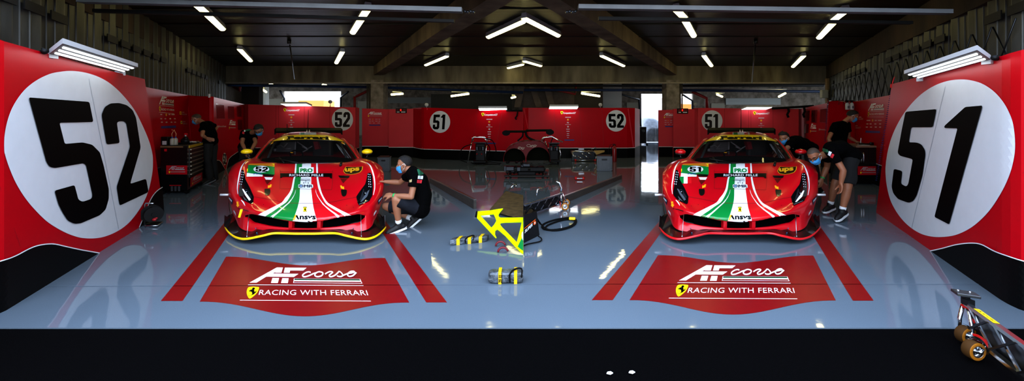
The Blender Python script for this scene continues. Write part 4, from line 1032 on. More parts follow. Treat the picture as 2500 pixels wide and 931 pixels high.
        # tow/hub bar
        if spec['bars'] in (s, 0):
            b = MB(); b.cyl(ct(s*184, 476, 5.62), ct(s*208, 476, 5.60), .017, 12); b.build('hub_bar', mat('bar_white', 'D8DADC', .3, metal=.2), root)
    # ---- cabin
    wb = [(0,399,6.13),(50,399,6.17),(85,398,6.3),(108,395.5,6.45),(123,393,6.65)]
    w1 = [(0,341.3,7.15),(35,341.8,7.17),(60,343,7.23),(78,345,7.33),(88.5,347.5,7.45)]
    wm = [(a[0]*.5+c[0]*.5+(1.5 if i else 0)*i/4, a[1]*.5+c[1]*.5, a[2]*.5+c[2]*.5-.05) for i, (a, c) in enumerate(zip(wb, w1))]
    w2 = [(0,328.8,7.62),(32,329.3,7.63),(52,331.5,7.66),(68,335.5,7.7),(80,341.5,7.75)]
    w3 = [(0,322.5,8.1),(32,323.2,8.1),(50,325,8.12),(63,329,8.12),(72,335,8.15)]
    rz = lambda r: [Vector((dx*Y/FP, Y, CH-(py-HZ)*Y/FP)) for dx, py, Y in r]
    WB, WM, W1, W2, W3 = (dense(rz(r), 5) for r in (wb, wm, w1, w2, w3))
    def mixrows(A, Bm, Cc, n=8):   # quadratic through three rows
        out = []
        for i in range(n+1):
            t = i/n; out.append([a*(2*(t-.5)*(t-1))+m*(4*t*(1-t))+c*(2*t*(t-.5)) for a, m, c in zip(A, Bm, Cc)])
        return out
    ws = mixrows(WB, WM, W1)
    b = MB(); b.grid([[C(p) for p in r] for r in ws]); b.build('windscreen', GLS, root)
    ban = mixrows(W1, [a.lerp(c, .5)+Vector((0, 0, .012)) for a, c in zip(W1, W2)], W2, 4)
    b = MB(); b.grid([[C(p) for p in r] for r in ban]); b.build('windscreen_banner', CYEL, root)
    # frit edge and wipers
    b = MB(); e = .004
    for pts in ([r[0] for r in ws], [r[-1] for r in ws]): b.tube([C(p+Vector((0, -.012, .004))) for p in pts], .022, 6)
    b.tube([C(p+Vector((0, -.012, .0))) for p in ws[0]], .018, 6); b.tube([C(p+Vector((0, -.01, -.004))) for p in ws[-1]], .010, 6); b.build('windscreen_surround', CBLK, root)
    for s in (-1, 1):
        b = MB(); pp = [(r[0] if s < 0 else r[-1]) for r in ws+ban]; b.tube([C(p+Vector((s*.03, .01, .012))) for p in pp], .024, 8); b.build('pillar', PAINT, root)
    # roof and rear deck
    def rear(Y, z, hw, drop): return dense([Vector((hw*t, Y, z-drop*t**3)) for t in (0, .4, .66, .86, 1)], 5)
    ro = [W2, W3, rear(8.6, 1.275, .60, .10), rear(9.2, 1.12, .56, .10), rear(9.8, .93, .52, .06)]
    rr = []
    for i in range(len(ro)-1):
        for k in range(6):
            t = k/6; a = ro[max(0, i-1)] if i else [p*2-q for p, q in zip(ro[0], ro[1])]; d = ro[i+2] if i+2 < len(ro) else [q*2-p for p, q in zip(ro[-2], ro[-1])]
            rr.append([cr1(a[j], ro[i][j], ro[i+1][j], d[j], t) for j in range(len(W2))])
    rr.append(ro[-1])
    b = MB(); b.grid([[C(p) for p in r] for r in rr]); b.build('roof', PAINT, root)
    # side glass and shoulders
    for s in (-1, 1):
        ed = [(r[0] if s < 0 else r[-1]) for r in ws+ban[1:]+rr[1:]]
        rows = []
        for t in (0, .3, .6, .8, 1.0):
            rows.append([p.lerp(Vector((s*(.93 if p.y > 6.5 else .9), max(6.5, p.y), .86)), t)+Vector((s*.03*math.sin(math.pi*t), 0, 0)) for p in ed])
        b = MB(); b.grid([[C(p) for p in r] for r in rows[:4]]); b.build('side_window', GLASSBLK, root)
        b = MB(); b.grid([[C(p) for p in r] for r in rows[3:]]); b.build('door_top', PAINT, root)
    bv2 = BVHTree.FromPolygons([C(p) for r in ws+ban[1:]+rr[1:] for p in r], [(i*len(W2)+j, i*len(W2)+j+1, (i+1)*len(W2)+j+1, (i+1)*len(W2)+j) for i in range(len(ws+ban[1:]+rr[1:])-1) for j in range(len(W2)-1)])
    mw = cast(bv2)
    zw = lambda X, Y: Vector((590+X/5.819-(743.8+(542-(240+Y/5.819))/141*4.7), 240+Y/5.819))
    a = Art(mw)
    # banner lettering with slab serifs
    def arc(x): return 588-10*(1-((x-935)/310)**2)+4
    vs, fs, w = text2d('Ferrari', bold=.055, space=1.02)
    a.put(([zw(645+v[0]/w*590, arc(645+v[0]/w*590)-v[1]*48) for v in vs], fs), NUM, 2)
    for x0, x1, y in ((637, 690, 0), (655, 735, -41), (830, 880, 0), (915, 965, 0), (1120, 1170, 0), (1190, 1240, 0), (1015, 1085, 0)):
        a.put(fill([[zw(x0, arc(x0)+y-7), zw(x1, arc(x1)+y-7), zw(x1, arc(x1)+y), zw(x0, arc(x0)+y)]]), NUM, 2)
    if side == 'R':
        for x0, cols in ((555, (CGRN, CWHT, PAINTB)), (1250, (CGRN, CWHT, PAINTB))):
            for k, m in enumerate(cols):
                x = x0+k*22; a.put(fill([[zw(x, arc(x)-58), zw(x+20, arc(x+20)-58), zw(x+34, arc(x+34)+4), zw(x+14, arc(x+14)+4)]]), m, 2)
    for x0, x1, m in ((818, 835, CWHT), (835, 890, CGRN), (890, 1045, CWHT), (1045, 1060, CWHT)) if side == 'L' else ((818, 832, CWHT), (832, 890, CGRN), (890, 985, CWHT), (1040, 1058, CWHT)):
        a.put(fill([[zw(x0, 486), zw(x1, 486), zw(x1+3, 521), zw(x0+2, 521)]], 3), m, 2)
    # corner stickers on the screen
    for s in (-1, 1):
        f = lambda X, Y: Vector((s*abs(zw(X, Y).x), zw(X, Y).y))
        a.put(fill([[f(350, 695), f(380, 650), f(455, 626), f(440, 645)]], 4), CWHT, 2); a.put(fill([[f(375, 655), f(440, 627), f(458, 630), f(440, 648)]], 4), CORG if side == 'L' else CGRN, 3)
    a.build('screen_lettering', root)
    # wipers, camera, antennas, roof vents
    b = MB(); b.tube([ct(-72, 397, 6.12), ct(-30, 399, 6.1), ct(5, 402, 6.08)], .009, 6); b.tube([ct(-76, 388, 6.2), ct(-20, 398, 6.12)], .012, 6); b.build('wiper', PLASTIC, root)
    b = MB(); b.tube([ct(-68, 384, 6.3), ct(-55, 398, 6.1)], .012, 6); b.tube([ct(85, 396, 6.08), ct(83, 405, 6.0)], .018, 8); b.build('wiper_spindle', PLASTIC, root)
    b = MB(); b.cyl(ct(4, 318, 8.2), ct(4, 326, 8.0), .012, 8); b.cyl(ct(-2, 318, 8.2), ct(-2, 326, 8.0), .012, 8); b.build('roof_pitot', CWHT, root)
    b = MB(); b.tube([ct(0, 268.5, 8.6), ct(0, 322, 8.6)], [.004, .008], 6); b.build('antenna', PLASTIC, root)
    if side == 'L': b = MB(); b.tube([ct(-51, 303, 8.4), ct(-49.5, 326, 8.4)], [.006, .012], 6); b.build('antenna', PLASTIC, root)
    b = MB(); b.rbox(ct(22, 323.5, 8.1), (.16, .2, .03), .012); b.build('roof_hatch', CBLK, root)
    # ---- rear wing
    Yw = 9.9
    sec = [(-.17, -.045), (-.14, .0), (.0, .035), (.12, .045), (.17, .075), (.14, .02), (0, -.03), (-.12, -.06)]
    zt = 1.265; rows = [[C((u, Yw+dy, zt+dz)) for dy, dz in sec+[sec[0]]] for u in (-.885, -.4, 0, .4, .885)]
    b = MB(); b.grid(rows); wg = b.build('rear_wing', WINGM, root)
    for s in (-1, 1):
        b = MB(); P = [C((s*.885, Yw-.2, zt-.10)), C((s*.885, Yw+.2, zt-.10)), C((s*.885, Yw+.2, zt+.065)), C((s*.885, Yw-.2, zt+.045))]; b.prism(P, (s*.012, 0, 0)); b.build('wing_endplate', WINGM, wg)
        b = MB(); b.tube([C((s*.28, Yw-.02, zt+.01)), C((s*.28, Yw-.1, zt-.15)), C((s*.28, Yw-.25, .9))], .018, 6); b.build('wing_mount', CARB, wg)
    # ---- mirrors
    for s in (-1, 1):
        c = ct(s*147, 371, 6.75)
        b = MB(); prof = []
        R = Matrix.Rotation(0, 3, 'Z')
        for i in range(9):
            t = math.pi*i/8; rowp = []
            for k in range(17):
                ph = 2*math.pi*k/16; x = .095*math.sin(t)*math.cos(ph); z = .055*math.sin(t)*math.sin(ph); z = z if z > 0 else z*.8
                rowp.append(c+Vector((x, -.085*math.cos(t), z)))
            prof.append(rowp)
        b.grid(prof); mr = b.build('mirror', spec['mirror'], root)
        b = MB(); b.ball(c+Vector((0, .004, -.036)), (.088, .075, .02), 14, 6); b.build('mirror_base', CBLK, mr)
        b = MB(); b.tube([c+Vector((0, .02, -.04)), c+Vector((-s*.02, .02, -.12)), c+Vector((-s*.10, .04, -.15)), C((s*.93, 6.85, .87))], .012, 8); b.build('mirror_arm', CBLK, mr)
    # ---- wheels
    for s in (-1, 1):
        for wy in (6.08, 8.95):
            c = C((s*.85, wy, .33)); b = MB(); b.lathe([(.2, -.14), (.31, -.14), (.33, -.11), (.33, .11), (.31, .14), (.2, .14)], c, (s, 0, 0), 28); wh = b.build('wheel', RUBBER, root)
            b = MB(); b.lathe([(.0, .1), (.05, .11), (.06, .08), (.18, .06), (.22, .13), (.225, .0)], c, (s, 0, 0), 20); b.build('rim', STEELD, wh)
    b = MB(); b.hexa([C((-.95, 5.2, .1)), C((.95, 5.2, .1)), C((.95, 10.0, .1)), C((-.95, 10.0, .1)), C((-.95, 5.2, .15)), C((.95, 5.2, .15)), C((.95, 10, .15)), C((-.95, 10, .15))]); b.build('underfloor', CARB, root)
    # ---- cockpit
    b = MB(); rows = [[C((u, Y, z+.05*(1-(u/.8)**2))) for u in (-.8, -.4, 0, .4, .8)] for Y, z in ((6.3, .84), (6.6, .88), (6.8, .86), (6.85, .7))]; b.grid(rows); b.build('dashboard', DARKI, root)
    b = MB(); b.grid([[C((u, 8.3, z)) for u in (-.7, -.3, .3, .7)] for z in (.5, .8, 1.15)]); b.build('bulkhead', mat('bulkhead', '1E2022', .6), root)
    zi = lambda X, Y, dep: ct(zw(X, Y).x, zw(X, Y).y, dep)
    b = MB(); b.hexa([zi(450, 760, 8.0), zi(755, 765, 8.0), zi(755, 765, 8.05), zi(450, 760, 8.05), zi(560, 625, 8.0), zi(757, 622, 8.0), zi(757, 622, 8.05), zi(560, 625, 8.05)]); b.build('side_panel', GREY, root)
    b = MB(); b.tube([zi(500, 690, 7.9), zi(560, 665, 7.9), zi(600, 700, 7.9), zi(650, 640, 7.9)], .016, 8); b.tube([zi(580, 720, 7.9), zi(700, 715, 7.9)], .012, 8); b.lathe([(.03, 0), (.036, .02), (.02, .03)], zi(475, 735, 7.85), (0, -1, 0), 14); b.build('cockpit_fitting', SILV, root)
    b = MB()
    for P in (((792, 622), (935, 720)), ((935, 720), (1000, 683)), ((860, 770), (940, 725)), ((765, 620), (758, 800)), ((860, 690), (935, 722))): b.tube([zi(*P[0], 7.8), zi(*P[1], 7.8)], .013, 8)
    b.build('roll_cage', SILV, root); b = MB()
    for s in (-1, 1): b.tube([C((s*.72, 6.7, .86)), C((s*.66, 7.2, 1.08)), C((s*.55, 7.7, 1.2)), C((s*.55, 8.2, 1.22)), C((s*.7, 8.3, .6))], .022, 8)
    b.tube([C((-.55, 8.2, 1.22)), C((.55, 8.2, 1.22))], .022, 8); b.build('roll_hoop', mat('cage_dark', '1A1B1D', .6), root)
    b = MB(); P = [zi(1015, 618, 7.75), zi(1080, 618, 7.75), zi(1100, 722, 7.7), zi(1042, 732, 7.7)]; b.prism(P, (0, .1, 0)); b.build('seat_bolster', SEATR, root)
    b = MB(); b.rbox(C((.32, 7.85, .95)), (.42, .12, .5), .08); b.rbox(C((.32, 7.6, .62)), (.42, .5, .12), .05); b.build('seat', mat('seat_black', '141416', .7), root)
    for P in (((1360, 655), (1420, 730), (1480, 800), (1530, 870)), ((1400, 655), (1470, 740), (1555, 860)), ((1345, 650), (1390, 720), (1500, 860))):
        b = MB(); b.tube([zi(*p, 7.3-.12*i) for i, p in enumerate(P)], .010, 8); b.build('window_net_strap', mat('strap_grey', '9A9EA2', .6), root)
    b = MB(); b.tube([zi(780+90*math.cos(t*math.pi/8), 800+60*math.sin(t*math.pi/8), 7.1) for t in range(16)], .014, 8, closed=True); b.build('steering_wheel', DARKI, root)
    b = MB(); b.box(zi(712, 772, 7.0), (.045, .02, .014)); b.build('dash_label', CORG, root)
    # ---- livery
    lw_o = ZC([(597,82),(588,200),(575,250),(560,330),(545,370),(520,410),(490,445),(460,487),(400,520),(300,570),(212,613)])
    lw_i = ZC([(612,82),(604,200),(592,250),(580,330),(572,365),(555,405),(530,450),(500,490),(440,530),(370,580),(290,629)])
    cw_l = ZC([(668,82),(660,200),(653,240),(645,350),(643,410),(637,470),(620,540),(600,600),(570,676)])
    cw_r = ZC([(759,82),(762,240),(762,350),(768,410),(775,470),(785,540),(800,600),(823,683)])
    rw_i = ZC([(812,82),(818,240),(832,330),(845,370),(862,410),(885,455),(905,490),(940,525),(1030,580),(1125,636)])
    rw_o = ZC([(829,82),(835,240),(855,330),(865,370),(880,410),(905,455),(935,492),(980,520),(1080,575),(1193,626)])
    ga = ZC([(290,629),(370,645),(470,662),(570,676)]); gc = ZC([(570,676),(640,684),(697,687),(760,687),(823,683)]); gr = ZC([(823,683),(930,672),(1070,650),(1125,636)])
    s2l = ZC([(604,350),(590,400),(560,450),(520,495),(460,545),(400,595),(330,640),(365,645),(430,590),(490,535),(540,490),(575,440),(598,390)])
    s2r = ZC([(805,345),(808,380),(825,425),(850,465),(880,510),(940,565),(1000,610),(1045,653),(1090,650),(1030,610),(970,570),(905,520),(870,480),(838,435),(816,392)])
    a = Art(mp); st = 3
    a.put(fill([catmull(lw_i, 2)+ga[1:-1]+catmull(cw_l, 2)[::-1]], st), CGRN, 2.2); a.put(fill([catmull(cw_r, 2)+gr[1:-1]+catmull(rw_i, 2)[::-1]], st), PAINTB, 2.2)
    a.put(fill([catmull(cw_l, 2)+gc[1:-1]+catmull(cw_r, 2)[::-1]], st), CWHT, 2.2)
    a.put(fill([catmull(lw_o, 2)+catmull(lw_i, 2)[::-1]], st), CWHT, 3.2); a.put(fill([catmull(rw_i, 2)+catmull(rw_o, 2)[::-1]], st), CWHT, 3.2)
    a.put(fill([s2l], st), CWHT, 3.2); a.put(fill([s2r], st), CWHT, 3.2)
    for P in ([(85,63),(50,105),(28,165),(14,240),(2,330),(6,400)], [(1332,75),(1368,105),(1392,160),(1410,230),(1416,330),(1402,412)]): a.put(stroke(ZC(P), 3.2, 6, taper=True), CWHT, 3.2)
    a.put(stroke(ZC([(38,462),(60,485),(80,520)]), 3, 4, taper=True), CWHT, 3.2)
    a.build('livery_stripe', root, True)
    # seams and panel gaps
    gap = mat('panel_gap', '7A0610', .5); a = Art(mp)
    a.put(stroke(ZC([(172,428),(300,450),(410,472),(500,490),(640,497),(775,497),(905,494),(1000,478),(1120,452),(1230,432)]), .8, 5), gap, 3)
    for P in ([(440,150),(441,250),(437,345)], [(985,158),(982,260),(972,358)], [(437,345),(600,348),(780,352),(972,358)], [(440,152),(455,168),(600,172)], [(985,158),(970,170),(830,172)]): a.put(stroke(ZC(P), .7, 4), gap, 3)
    for x, y in ((198, 525), (333, 540), (1063, 549), (1198, 540), (1128, 518), (270, 510)): a.put(fill([disc(*zc(x, y), .9, .8, 8)]), CBLK, 3)
    a.build('panel_gap', root)
    # hood slot with lettering
    a = Art(mp); a.put(fill([ZC([(443,187),(978,187),(976,240),(962,240),(950,225),(465,225),(455,237),(443,235)])], 5), CBLK, 5); vs, fs, w = text2d('RICHARD MILLE', space=1.08)
    for k_, (ox, oy) in enumerate(((-1.6, 0), (1.6, 0), (0, -.9), (0, .9))): a.put(([zc(537+ox+v[0]/w*350, 221+oy-v[1]*24) for v in vs], fs), CWHT, 7+.3*k_); a.build('hood_slot', root)
    # class badge
    a = Art(mp); a.put(fill([rounded(ZC([(637,125),(788,125),(788,186),(637,186)]), 1)], 5), CWHT, 5); vs, fs, w = text2d('PRO', bold=.05); a.put(([zc(648+v[0]/w*130, 178-v[1]*42) for v in vs], fs), CGRN, 6); a.build('class_badge', root)
    # marks on the white stripe
    a = Art(mp); tx = mat('mark_grey', '3A3C40', .4)
    vs, fs, w = text2d('REACTION'); a.put(([zc(655+v[0]/w*95, 256-v[1]*12) for v in vs], fs), tx, 5)
    for P in ([(640,262),(700,262),(755,266)], [(705,256),(704,290)], [(632,256),(640,268)]): a.put(stroke(ZC(P), .9), tx, 5)
    for x in (682, 728): a.put(fill([ZC([(x,280),(x+6,280),(x+6,296),(x,296)])]), tx, 5)
    a.put(fill([rounded(ZC([(628,303),(780,303),(782,340),(630,340)]), 2.5)], 5), CWHT, 5)
    a.put(fill([disc(*zc(657, 321), 5.6, 3.8), disc(*zc(657, 321), 3.6, 2.3)]), CNAVY, 6); a.put(fill([disc(*zc(657, 321), 2.4, 1.6)]), mat('mark_blue', '2A7AB8', .4), 6.6)
    vs, fs, w = text2d('MR')
    for k_, ox in enumerate((-2.5, 0, 2.5)): a.put(([zc(688+ox+v[0]/w*88, 336-v[1]*29) for v in vs], fs), CNAVY, 6+.3*k_)
    a.build('sponsor_mark', root)
    # nose emblem
    a = Art(mp); a.put(fill([rounded(ZC([(679,534),(716,534),(716,584),(679,584)]), .6)]), CBLK, 3); a.put(fill([ZC([(682,540),(713,540),(713,582),(682,582)])]), CYEL, 4)
    a.put(fill([[zc(682+((h[0]-84)/212)*34, 542+((h[1]-565)/176)*50) for h in HORSE[0]]]), NUM, 5); a.build('nose_emblem', root)
    a = Art(mp); a.put(fill([ZC([(577,666),(594,666),(612,618),(596,618)])], 2), CORG, 6); a.put(fill([ZC([(607,622),(619,622),(640,663),(625,663),(604,634)])], 2), NUM, 6)
    vs, fs, w = text2d('nsys', bold=.028); a.put(([zc(645+v[0]/w*165, 663-v[1]*54) for v in vs], fs), NUM, 6); a.build('nose_lettering', root)
    # number plate
    a = Art(mp)
    a.put(fill([ZC([(118,86),(355,80),(383,118),(108,104)])], 5), mat('orange_reflection', 'C87818', .35), 2); a.put(fill([ZC([(356,84),(383,86),(383,118),(360,117)])]), CYEL, 3)  # orange strip over the plate is a reflection painted on as colour
    a.put(fill([ZC([(108,100),(250,106),(383,118),(383,200),(250,200),(97,182)])], 5), CGRN, 3); a.put(fill([ZC([(97,182),(258,203),(258,220),(92,221)])], 5), CWHT, 3); a.put(fill([ZC([(97,140),(107,140),(105,170),(96,170)])]), CYEL, 4)
    a.put(fill([disc(*zc(245, 145), 19.4, 8.4)], 5), CWHT, 4)
    n_ = '52' if side == 'L' else '51'
    for g in figures(n_):
        a.put(fill([[zc(183+p.x*127+p.y*4, 170-p.y*50+p.x*4) for p in g]]), NUM, 6)
    a.put(stroke(ZC([(165,198),(185,186),(200,196),(225,185),(250,200)]), 1.4, 3), BLU, 4)
    a.put(fill([ZC([(275,226),(368,228),(350,254),(292,252)])], 5), CWHT, 3)
    if side == 'R':
        o = 0
        for k, m in enumerate((CGRN, CWHT, PAINTB)): a.put(fill([ZC([(84+k*40,218+k*2),(124+k*40,220+k*2),(122+k*40,292),(82+k*40,292)])], 5), m, 3)
    a.build('number_plate', root)
    # hood ducts
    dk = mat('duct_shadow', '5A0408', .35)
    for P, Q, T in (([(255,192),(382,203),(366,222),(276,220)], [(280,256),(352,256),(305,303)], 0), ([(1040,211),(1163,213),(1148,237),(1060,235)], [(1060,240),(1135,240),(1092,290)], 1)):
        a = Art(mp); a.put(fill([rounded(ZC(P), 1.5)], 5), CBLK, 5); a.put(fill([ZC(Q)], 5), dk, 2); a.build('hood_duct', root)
    for P in ([(278,350),(290,346),(336,348),(340,375),(334,402),(314,418),(290,414),(280,392)], [(1068,360),(1080,354),(1130,357),(1130,385),(1123,412),(1104,428),(1083,423),(1073,398)]):
        a = Art(mp); a.put(fill([rounded(ZC(P), 2)], 5), CBLK, 3); a.build('jack_cap', root)
    a = Art(mp)
    for sh, mx in ((0, 1), (1, -1)):
        bx, by = (332, 318) if not sh else (1083, 330)
        P = [(10*mx, -20), (24*mx, -14), (14*mx, 4), (22*mx, 10), (-20*mx, 24), (-18*mx, -8), (-4*mx, -4)]
        a.put(fill([[zc(bx+x, by+y) for x, y in P]]), CORG, 3)
    a.put(fill([ZC([(-8,478),(12,478),(16,512),(24,512),(6,538),(-14,512),(-4,512)])]), CORG, 3)
    a.build('arrow_sticker', root)
    if side == 'L':
        b = MB(); P = [zc(28, 556), zc(50, 558), zc(24, 643), zc(4, 640)]; b.prism([ct(p.x, p.y, 4.93+.04*(i > 1)*-1) for i, p in enumerate(P)], (0, .012, 0)); b.build('tow_strap', CYEL, root)
    a = Art(mp); a.put(stroke(ZC([(8,549),(60,558),(118,575)]), 1.6), CBLK, 3); a.build('tow_slot', root)
    # shield sticker
    a = Art(mp); S = [(1120,117),(1200,122),(1297,115),(1292,150),(1268,178),(1225,192),(1170,200),(1112,190),(1092,165),(1105,140)]
    c = sum(ZC(S), Vector((0, 0)))/len(S); a.put(fill([ZC(S)], 5), CGLD, 3); a.put(fill([[p.lerp(c, .07) for p in ZC(S)]], 5), CBRN, 4)
    vs, fs, w = text2d('ups', bold=.045); a.put(([zc(1112+v[0]/w*150, 173-(v[0]/w)*12-v[1]*52) for v in vs], fs), CGLD, 6); a.build('shield_sticker', root)
    # side stickers on the bumper corners
    for s in (-1, 1):
        a = Art(mp); a.put(fill([[(s*176, 489), (s*187, 478), (s*187, 484), (s*178, 501)]], 3), CNAVY, 3); a.put(fill([[(s*178, 490), (s*185.5, 482), (s*185.5, 485), (s*178.5, 494)]], 3), CWHT, 4)
        a.put(fill([[(s*168, 520), (s*173, 513), (s*174, 516), (s*167, 528)]], 3), CWHT, 3)
        a.build('corner_sticker', root)
    # ---- headlights
    for s, P, dots in ((-1, [(42,157),(60,152),(72,185),(82,250),(130,340),(170,430),(162,498),(148,508),(60,465),(20,420),(14,385),(28,310),(28,240)], [(57-k*4, 178+k*24) for k in range(6)]),
                       (1, [(1345,187),(1375,180),(1392,215),(1396,330),(1390,420),(1360,475),(1257,523),(1240,490),(1228,430),(1260,380),(1320,300),(1336,240)], [(1362+k*1, 200+k*25) for k in range(6)])):
        a = Art(mp); a.put(fill([rounded(ZC(P), 1.5)], 4), HLG, 5); h = a.build('headlight', root, True)
        a = Art(mp); c = sum(ZC(P), Vector((0, 0)))/len(P)
        dm = mat('reflector', 'A4A8AE', .3)
        for x, y in dots:
            for o in (-9, 8): a.put(fill([disc(*zc(x+o, y+(3 if o > 0 else 0)), 1.2, 1.5, 8)]), dm, 7)
        a.build('led_row', h)
        lx, ly = (95, 385) if s < 0 else (1318, 400)
        a = Art(mp); a.put(fill([ZC([(66,360),(100,350),(150,432),(140,452)] if s < 0 else [(1300,350),(1368,352),(1340,420),(1290,470),(1262,470)])]), mat('lamp_inner', '34383E', .15, metal=.5), 6); a.put(fill([disc(*zc(lx, ly), 7, 6, 20)]), mat('lens_dark', '2C3036', .1, metal=.6), 7); a.put(fill([disc(*zc(lx, ly), 4, 3.4, 16)]), GLASSBLK, 8); a.put(fill([disc(*zc(lx+2, ly-4), 1.4, 1.1, 10)]), dm, 9); a.build('projector_lens', h)
        on = (s < 0) == (side == 'L')
        q = [(54,350),(66,350),(142,462),(124,474),(84,415)] if s < 0 else [(1350,366),(1362,366),(1338,430),(1286,486),(1268,488)]
        a = Art(mp); a.put(fill([ZC(q)]), DRL if on else mat('light_bar_off', '50565E', .2), 8); a.put(fill([ZC([(60,420),(110,480),(130,492),(75,462)] if s < 0 else [(1255,508),(1345,470),(1350,476),(1258,517)])]), mat('lens_grey', '6C747C', .15, metal=.5), 7); a.build('light_bar', h)
    return root
make_car('L', 'red race car with yellow mirrors and yellow-edged front splitter', dict(lip=CYEL, mirror=CYEL, bars=-1))
make_car('R', 'red race car with red mirrors and red-edged front splitter', dict(lip=mat('lip_red', 'D4101C', .3, coat=.5), mirror=mat('mirror_red', 'C81018', .25, coat=.6), bars=0))
# ================================================================ people
SKIN = mat('skin', '98664A', .55, noise_amt=.08, nscale=12); SKIN2 = mat('skin_tan', '8C5A3E', .55, noise_amt=.08, nscale=12)
TEE = mat('black_cotton', '030304', .95, spec=.06, noise_amt=.3, nscale=30, bump=.3, bscale=30); SHORTS = mat('charcoal_cotton', '1E2026', .9, spec=.1, noise_amt=.2, nscale=20, bump=.3, bscale=25)
TROUS = mat('black_twill', '050506', .85); HAIRM = mat('dark_hair', '120C09', .6, noise_amt=.4, nscale=80, bump=.6, bscale=120); STUB = mat('cropped_hair', '4A3A30', .7, noise_amt=.3, nscale=120)
MASKM = mat('mask_blue', '3A90C4', .7, noise_amt=.08, nscale=15); LOOP = mat('mask_loop', 'D8E0E6', .6)
SHOE = mat('shoe_black', '0B0B0D', .6, noise_amt=.2, nscale=60); SOLE = mat('sole_white', 'D4D6D8', .6); SOLED = mat('sole_grey', '6A6C6E', .6)
EYEW = mat('eye_white', 'E8E4DE', .3); EYED = mat('eye_dark', '140C08', .2)
SOCK = mat('sock', 'C8CACC', .8)
def remesh(mb, voxel, smooth, noise_a=0.0, nsc=9.0):
    """fuse overlapping solids into one continuous skin; returns verts, faces"""
    me = bpy.data.meshes.new('r'); me.from_pydata(mb.v, [], mb.f); me.update()
    bm = bmesh.new(); bm.from_mesh(me); bmesh.ops.recalc_face_normals(bm, faces=bm.faces); bm.to_mesh(me); bm.free()
    o = bpy.data.objects.new('r', me); COL.objects.link(o)
    m = o.modifiers.new('r', 'REMESH'); m.mode = 'VOXEL'; m.voxel_size = voxel
    sm = o.modifiers.new('s', 'SMOOTH'); sm.iterations = smooth; sm.factor = .5
    bpy.context.view_layer.update(); ev = o.evaluated_get(bpy.context.evaluated_depsgraph_get()); m2 = bpy.data.meshes.new_from_object(ev)
    nn = [v.normal.copy() for v in m2.vertices]
    vs = [v.co.copy() for v in m2.vertices]; fs = [tuple(p.vertices) for p in m2.polygons]
    if noise_a: vs = [v+n*noise_a*noise.noise(Vector((v.x*nsc, v.y*nsc, v.z*nsc*.6))) for v, n in zip(vs, nn)]
    bpy.data.objects.remove(o); bpy.data.meshes.remove(me); bpy.data.meshes.remove(m2)
    return vs, fs
def limb(b, pts, rs, n=12):
    pts = [Vector(p) for p in pts]
    b.tube(pts, rs, n)
    for p, r in zip(pts, rs): b.ball(p, r, n, 8)
def skinned(mb, name, m, parent, voxel=.009, smooth=4, na=0.0, nsc=9.0):
    vs, fs = remesh(mb, voxel, smooth, na, nsc); b = MB(); b.add(vs, fs, smooth=True); return b.build(name, m, parent)
def basis(f, u):
    f = Vector(f).normalized(); u = Vector(u); r = f.cross(u).normalized(); u = r.cross(f).normalized()
    return Matrix((r, f, u)).transposed()      # columns right, forward, up
def hand(b, wrist, d, n, curl=.5, s=1.0, side=1):
    """palm and five bent fingers. d: along the hand, n: out of the back of the hand"""
    d = Vector(d).normalized(); n = Vector(n); x = d.cross(n).normalized()*side; n = (x*side).cross(d).normalized()
    w = Vector(wrist); P = lambda a, c, e: w+d*a*s+x*c*s+n*e*s
    for c in (-.027, -.009, .009, .027): limb(b, [P(.0, c*.7, 0), P(.045, c, .004), P(.088, c*1.02, 0)], [.017*s, .0165*s, .0125*s], 8)
    for c, L in ((-.030, .062), (-.010, .072), (.011, .078), (.031, .070)):
        a = .088; e = 0; ang = curl*.5; pts = [P(a, c, e)]; rs = [.0105*s]
        for k, seg in enumerate((.45, .32, .26)):
            a += L*seg*math.cos(ang); e -= L*seg*math.sin(ang); ang += curl*.7; pts.append(P(a, c*1.1, e)); rs.append((.0098-.0008*k)*s)
        limb(b, pts, rs, 8)
    limb(b, [P(.02, .028, -.004), P(.05, .052, -.014), P(.078, .062, -.026-.01*curl), P(.098, .06, -.036-.02*curl)], [.015*s, .0125*s, .011*s, .009*s], 8)
def head(b, c, M, s=1.0):
    q = lambda x, y, z: c+M@Vector((x*s, y*s, z*s))
    R = M
    b.ball(q(0, -.012, .035), (.077*s, .098*s, .088*s), 20, 14, R); b.ball(q(0, .012, -.02), (.066*s, .078*s, .085*s), 18, 12, R)
    b.ball(q(0, .035, -.07), (.047*s, .05*s, .045*s), 14, 10, R); b.ball(q(0, .062, -.092), (.024*s, .022*s, .02*s), 10, 8, R)
    limb(b, [q(0, .085, .018), q(0, .106, -.022)], [.009*s, .014*s], 8); b.ball(q(0, .096, -.03), (.02*s, .014*s, .01*s), 10, 6, R)
    for e in (-1, 1):
        limb(b, [q(e*.012, .085, .03), q(e*.05, .07, .028)], [.011*s, .010*s], 8); limb(b, [q(e*.018, .08, .017), q(e*.048, .068, .015)], [.0085*s, .008*s], 8); limb(b, [q(e*.02, .078, -.004), q(e*.048, .066, -.004)], [.009*s, .009*s], 8); b.ball(q(e*.045, .062, -.025), (.022*s, .02*s, .02*s), 10, 8, R)
        b.ball(q(e*.077, -.012, -.005), (.010*s, .020*s, .032*s), 10, 8, R)
    limb(b, [q(-.02, .085, -.062), q(.02, .085, -.062)], [.009*s, .009*s], 8)
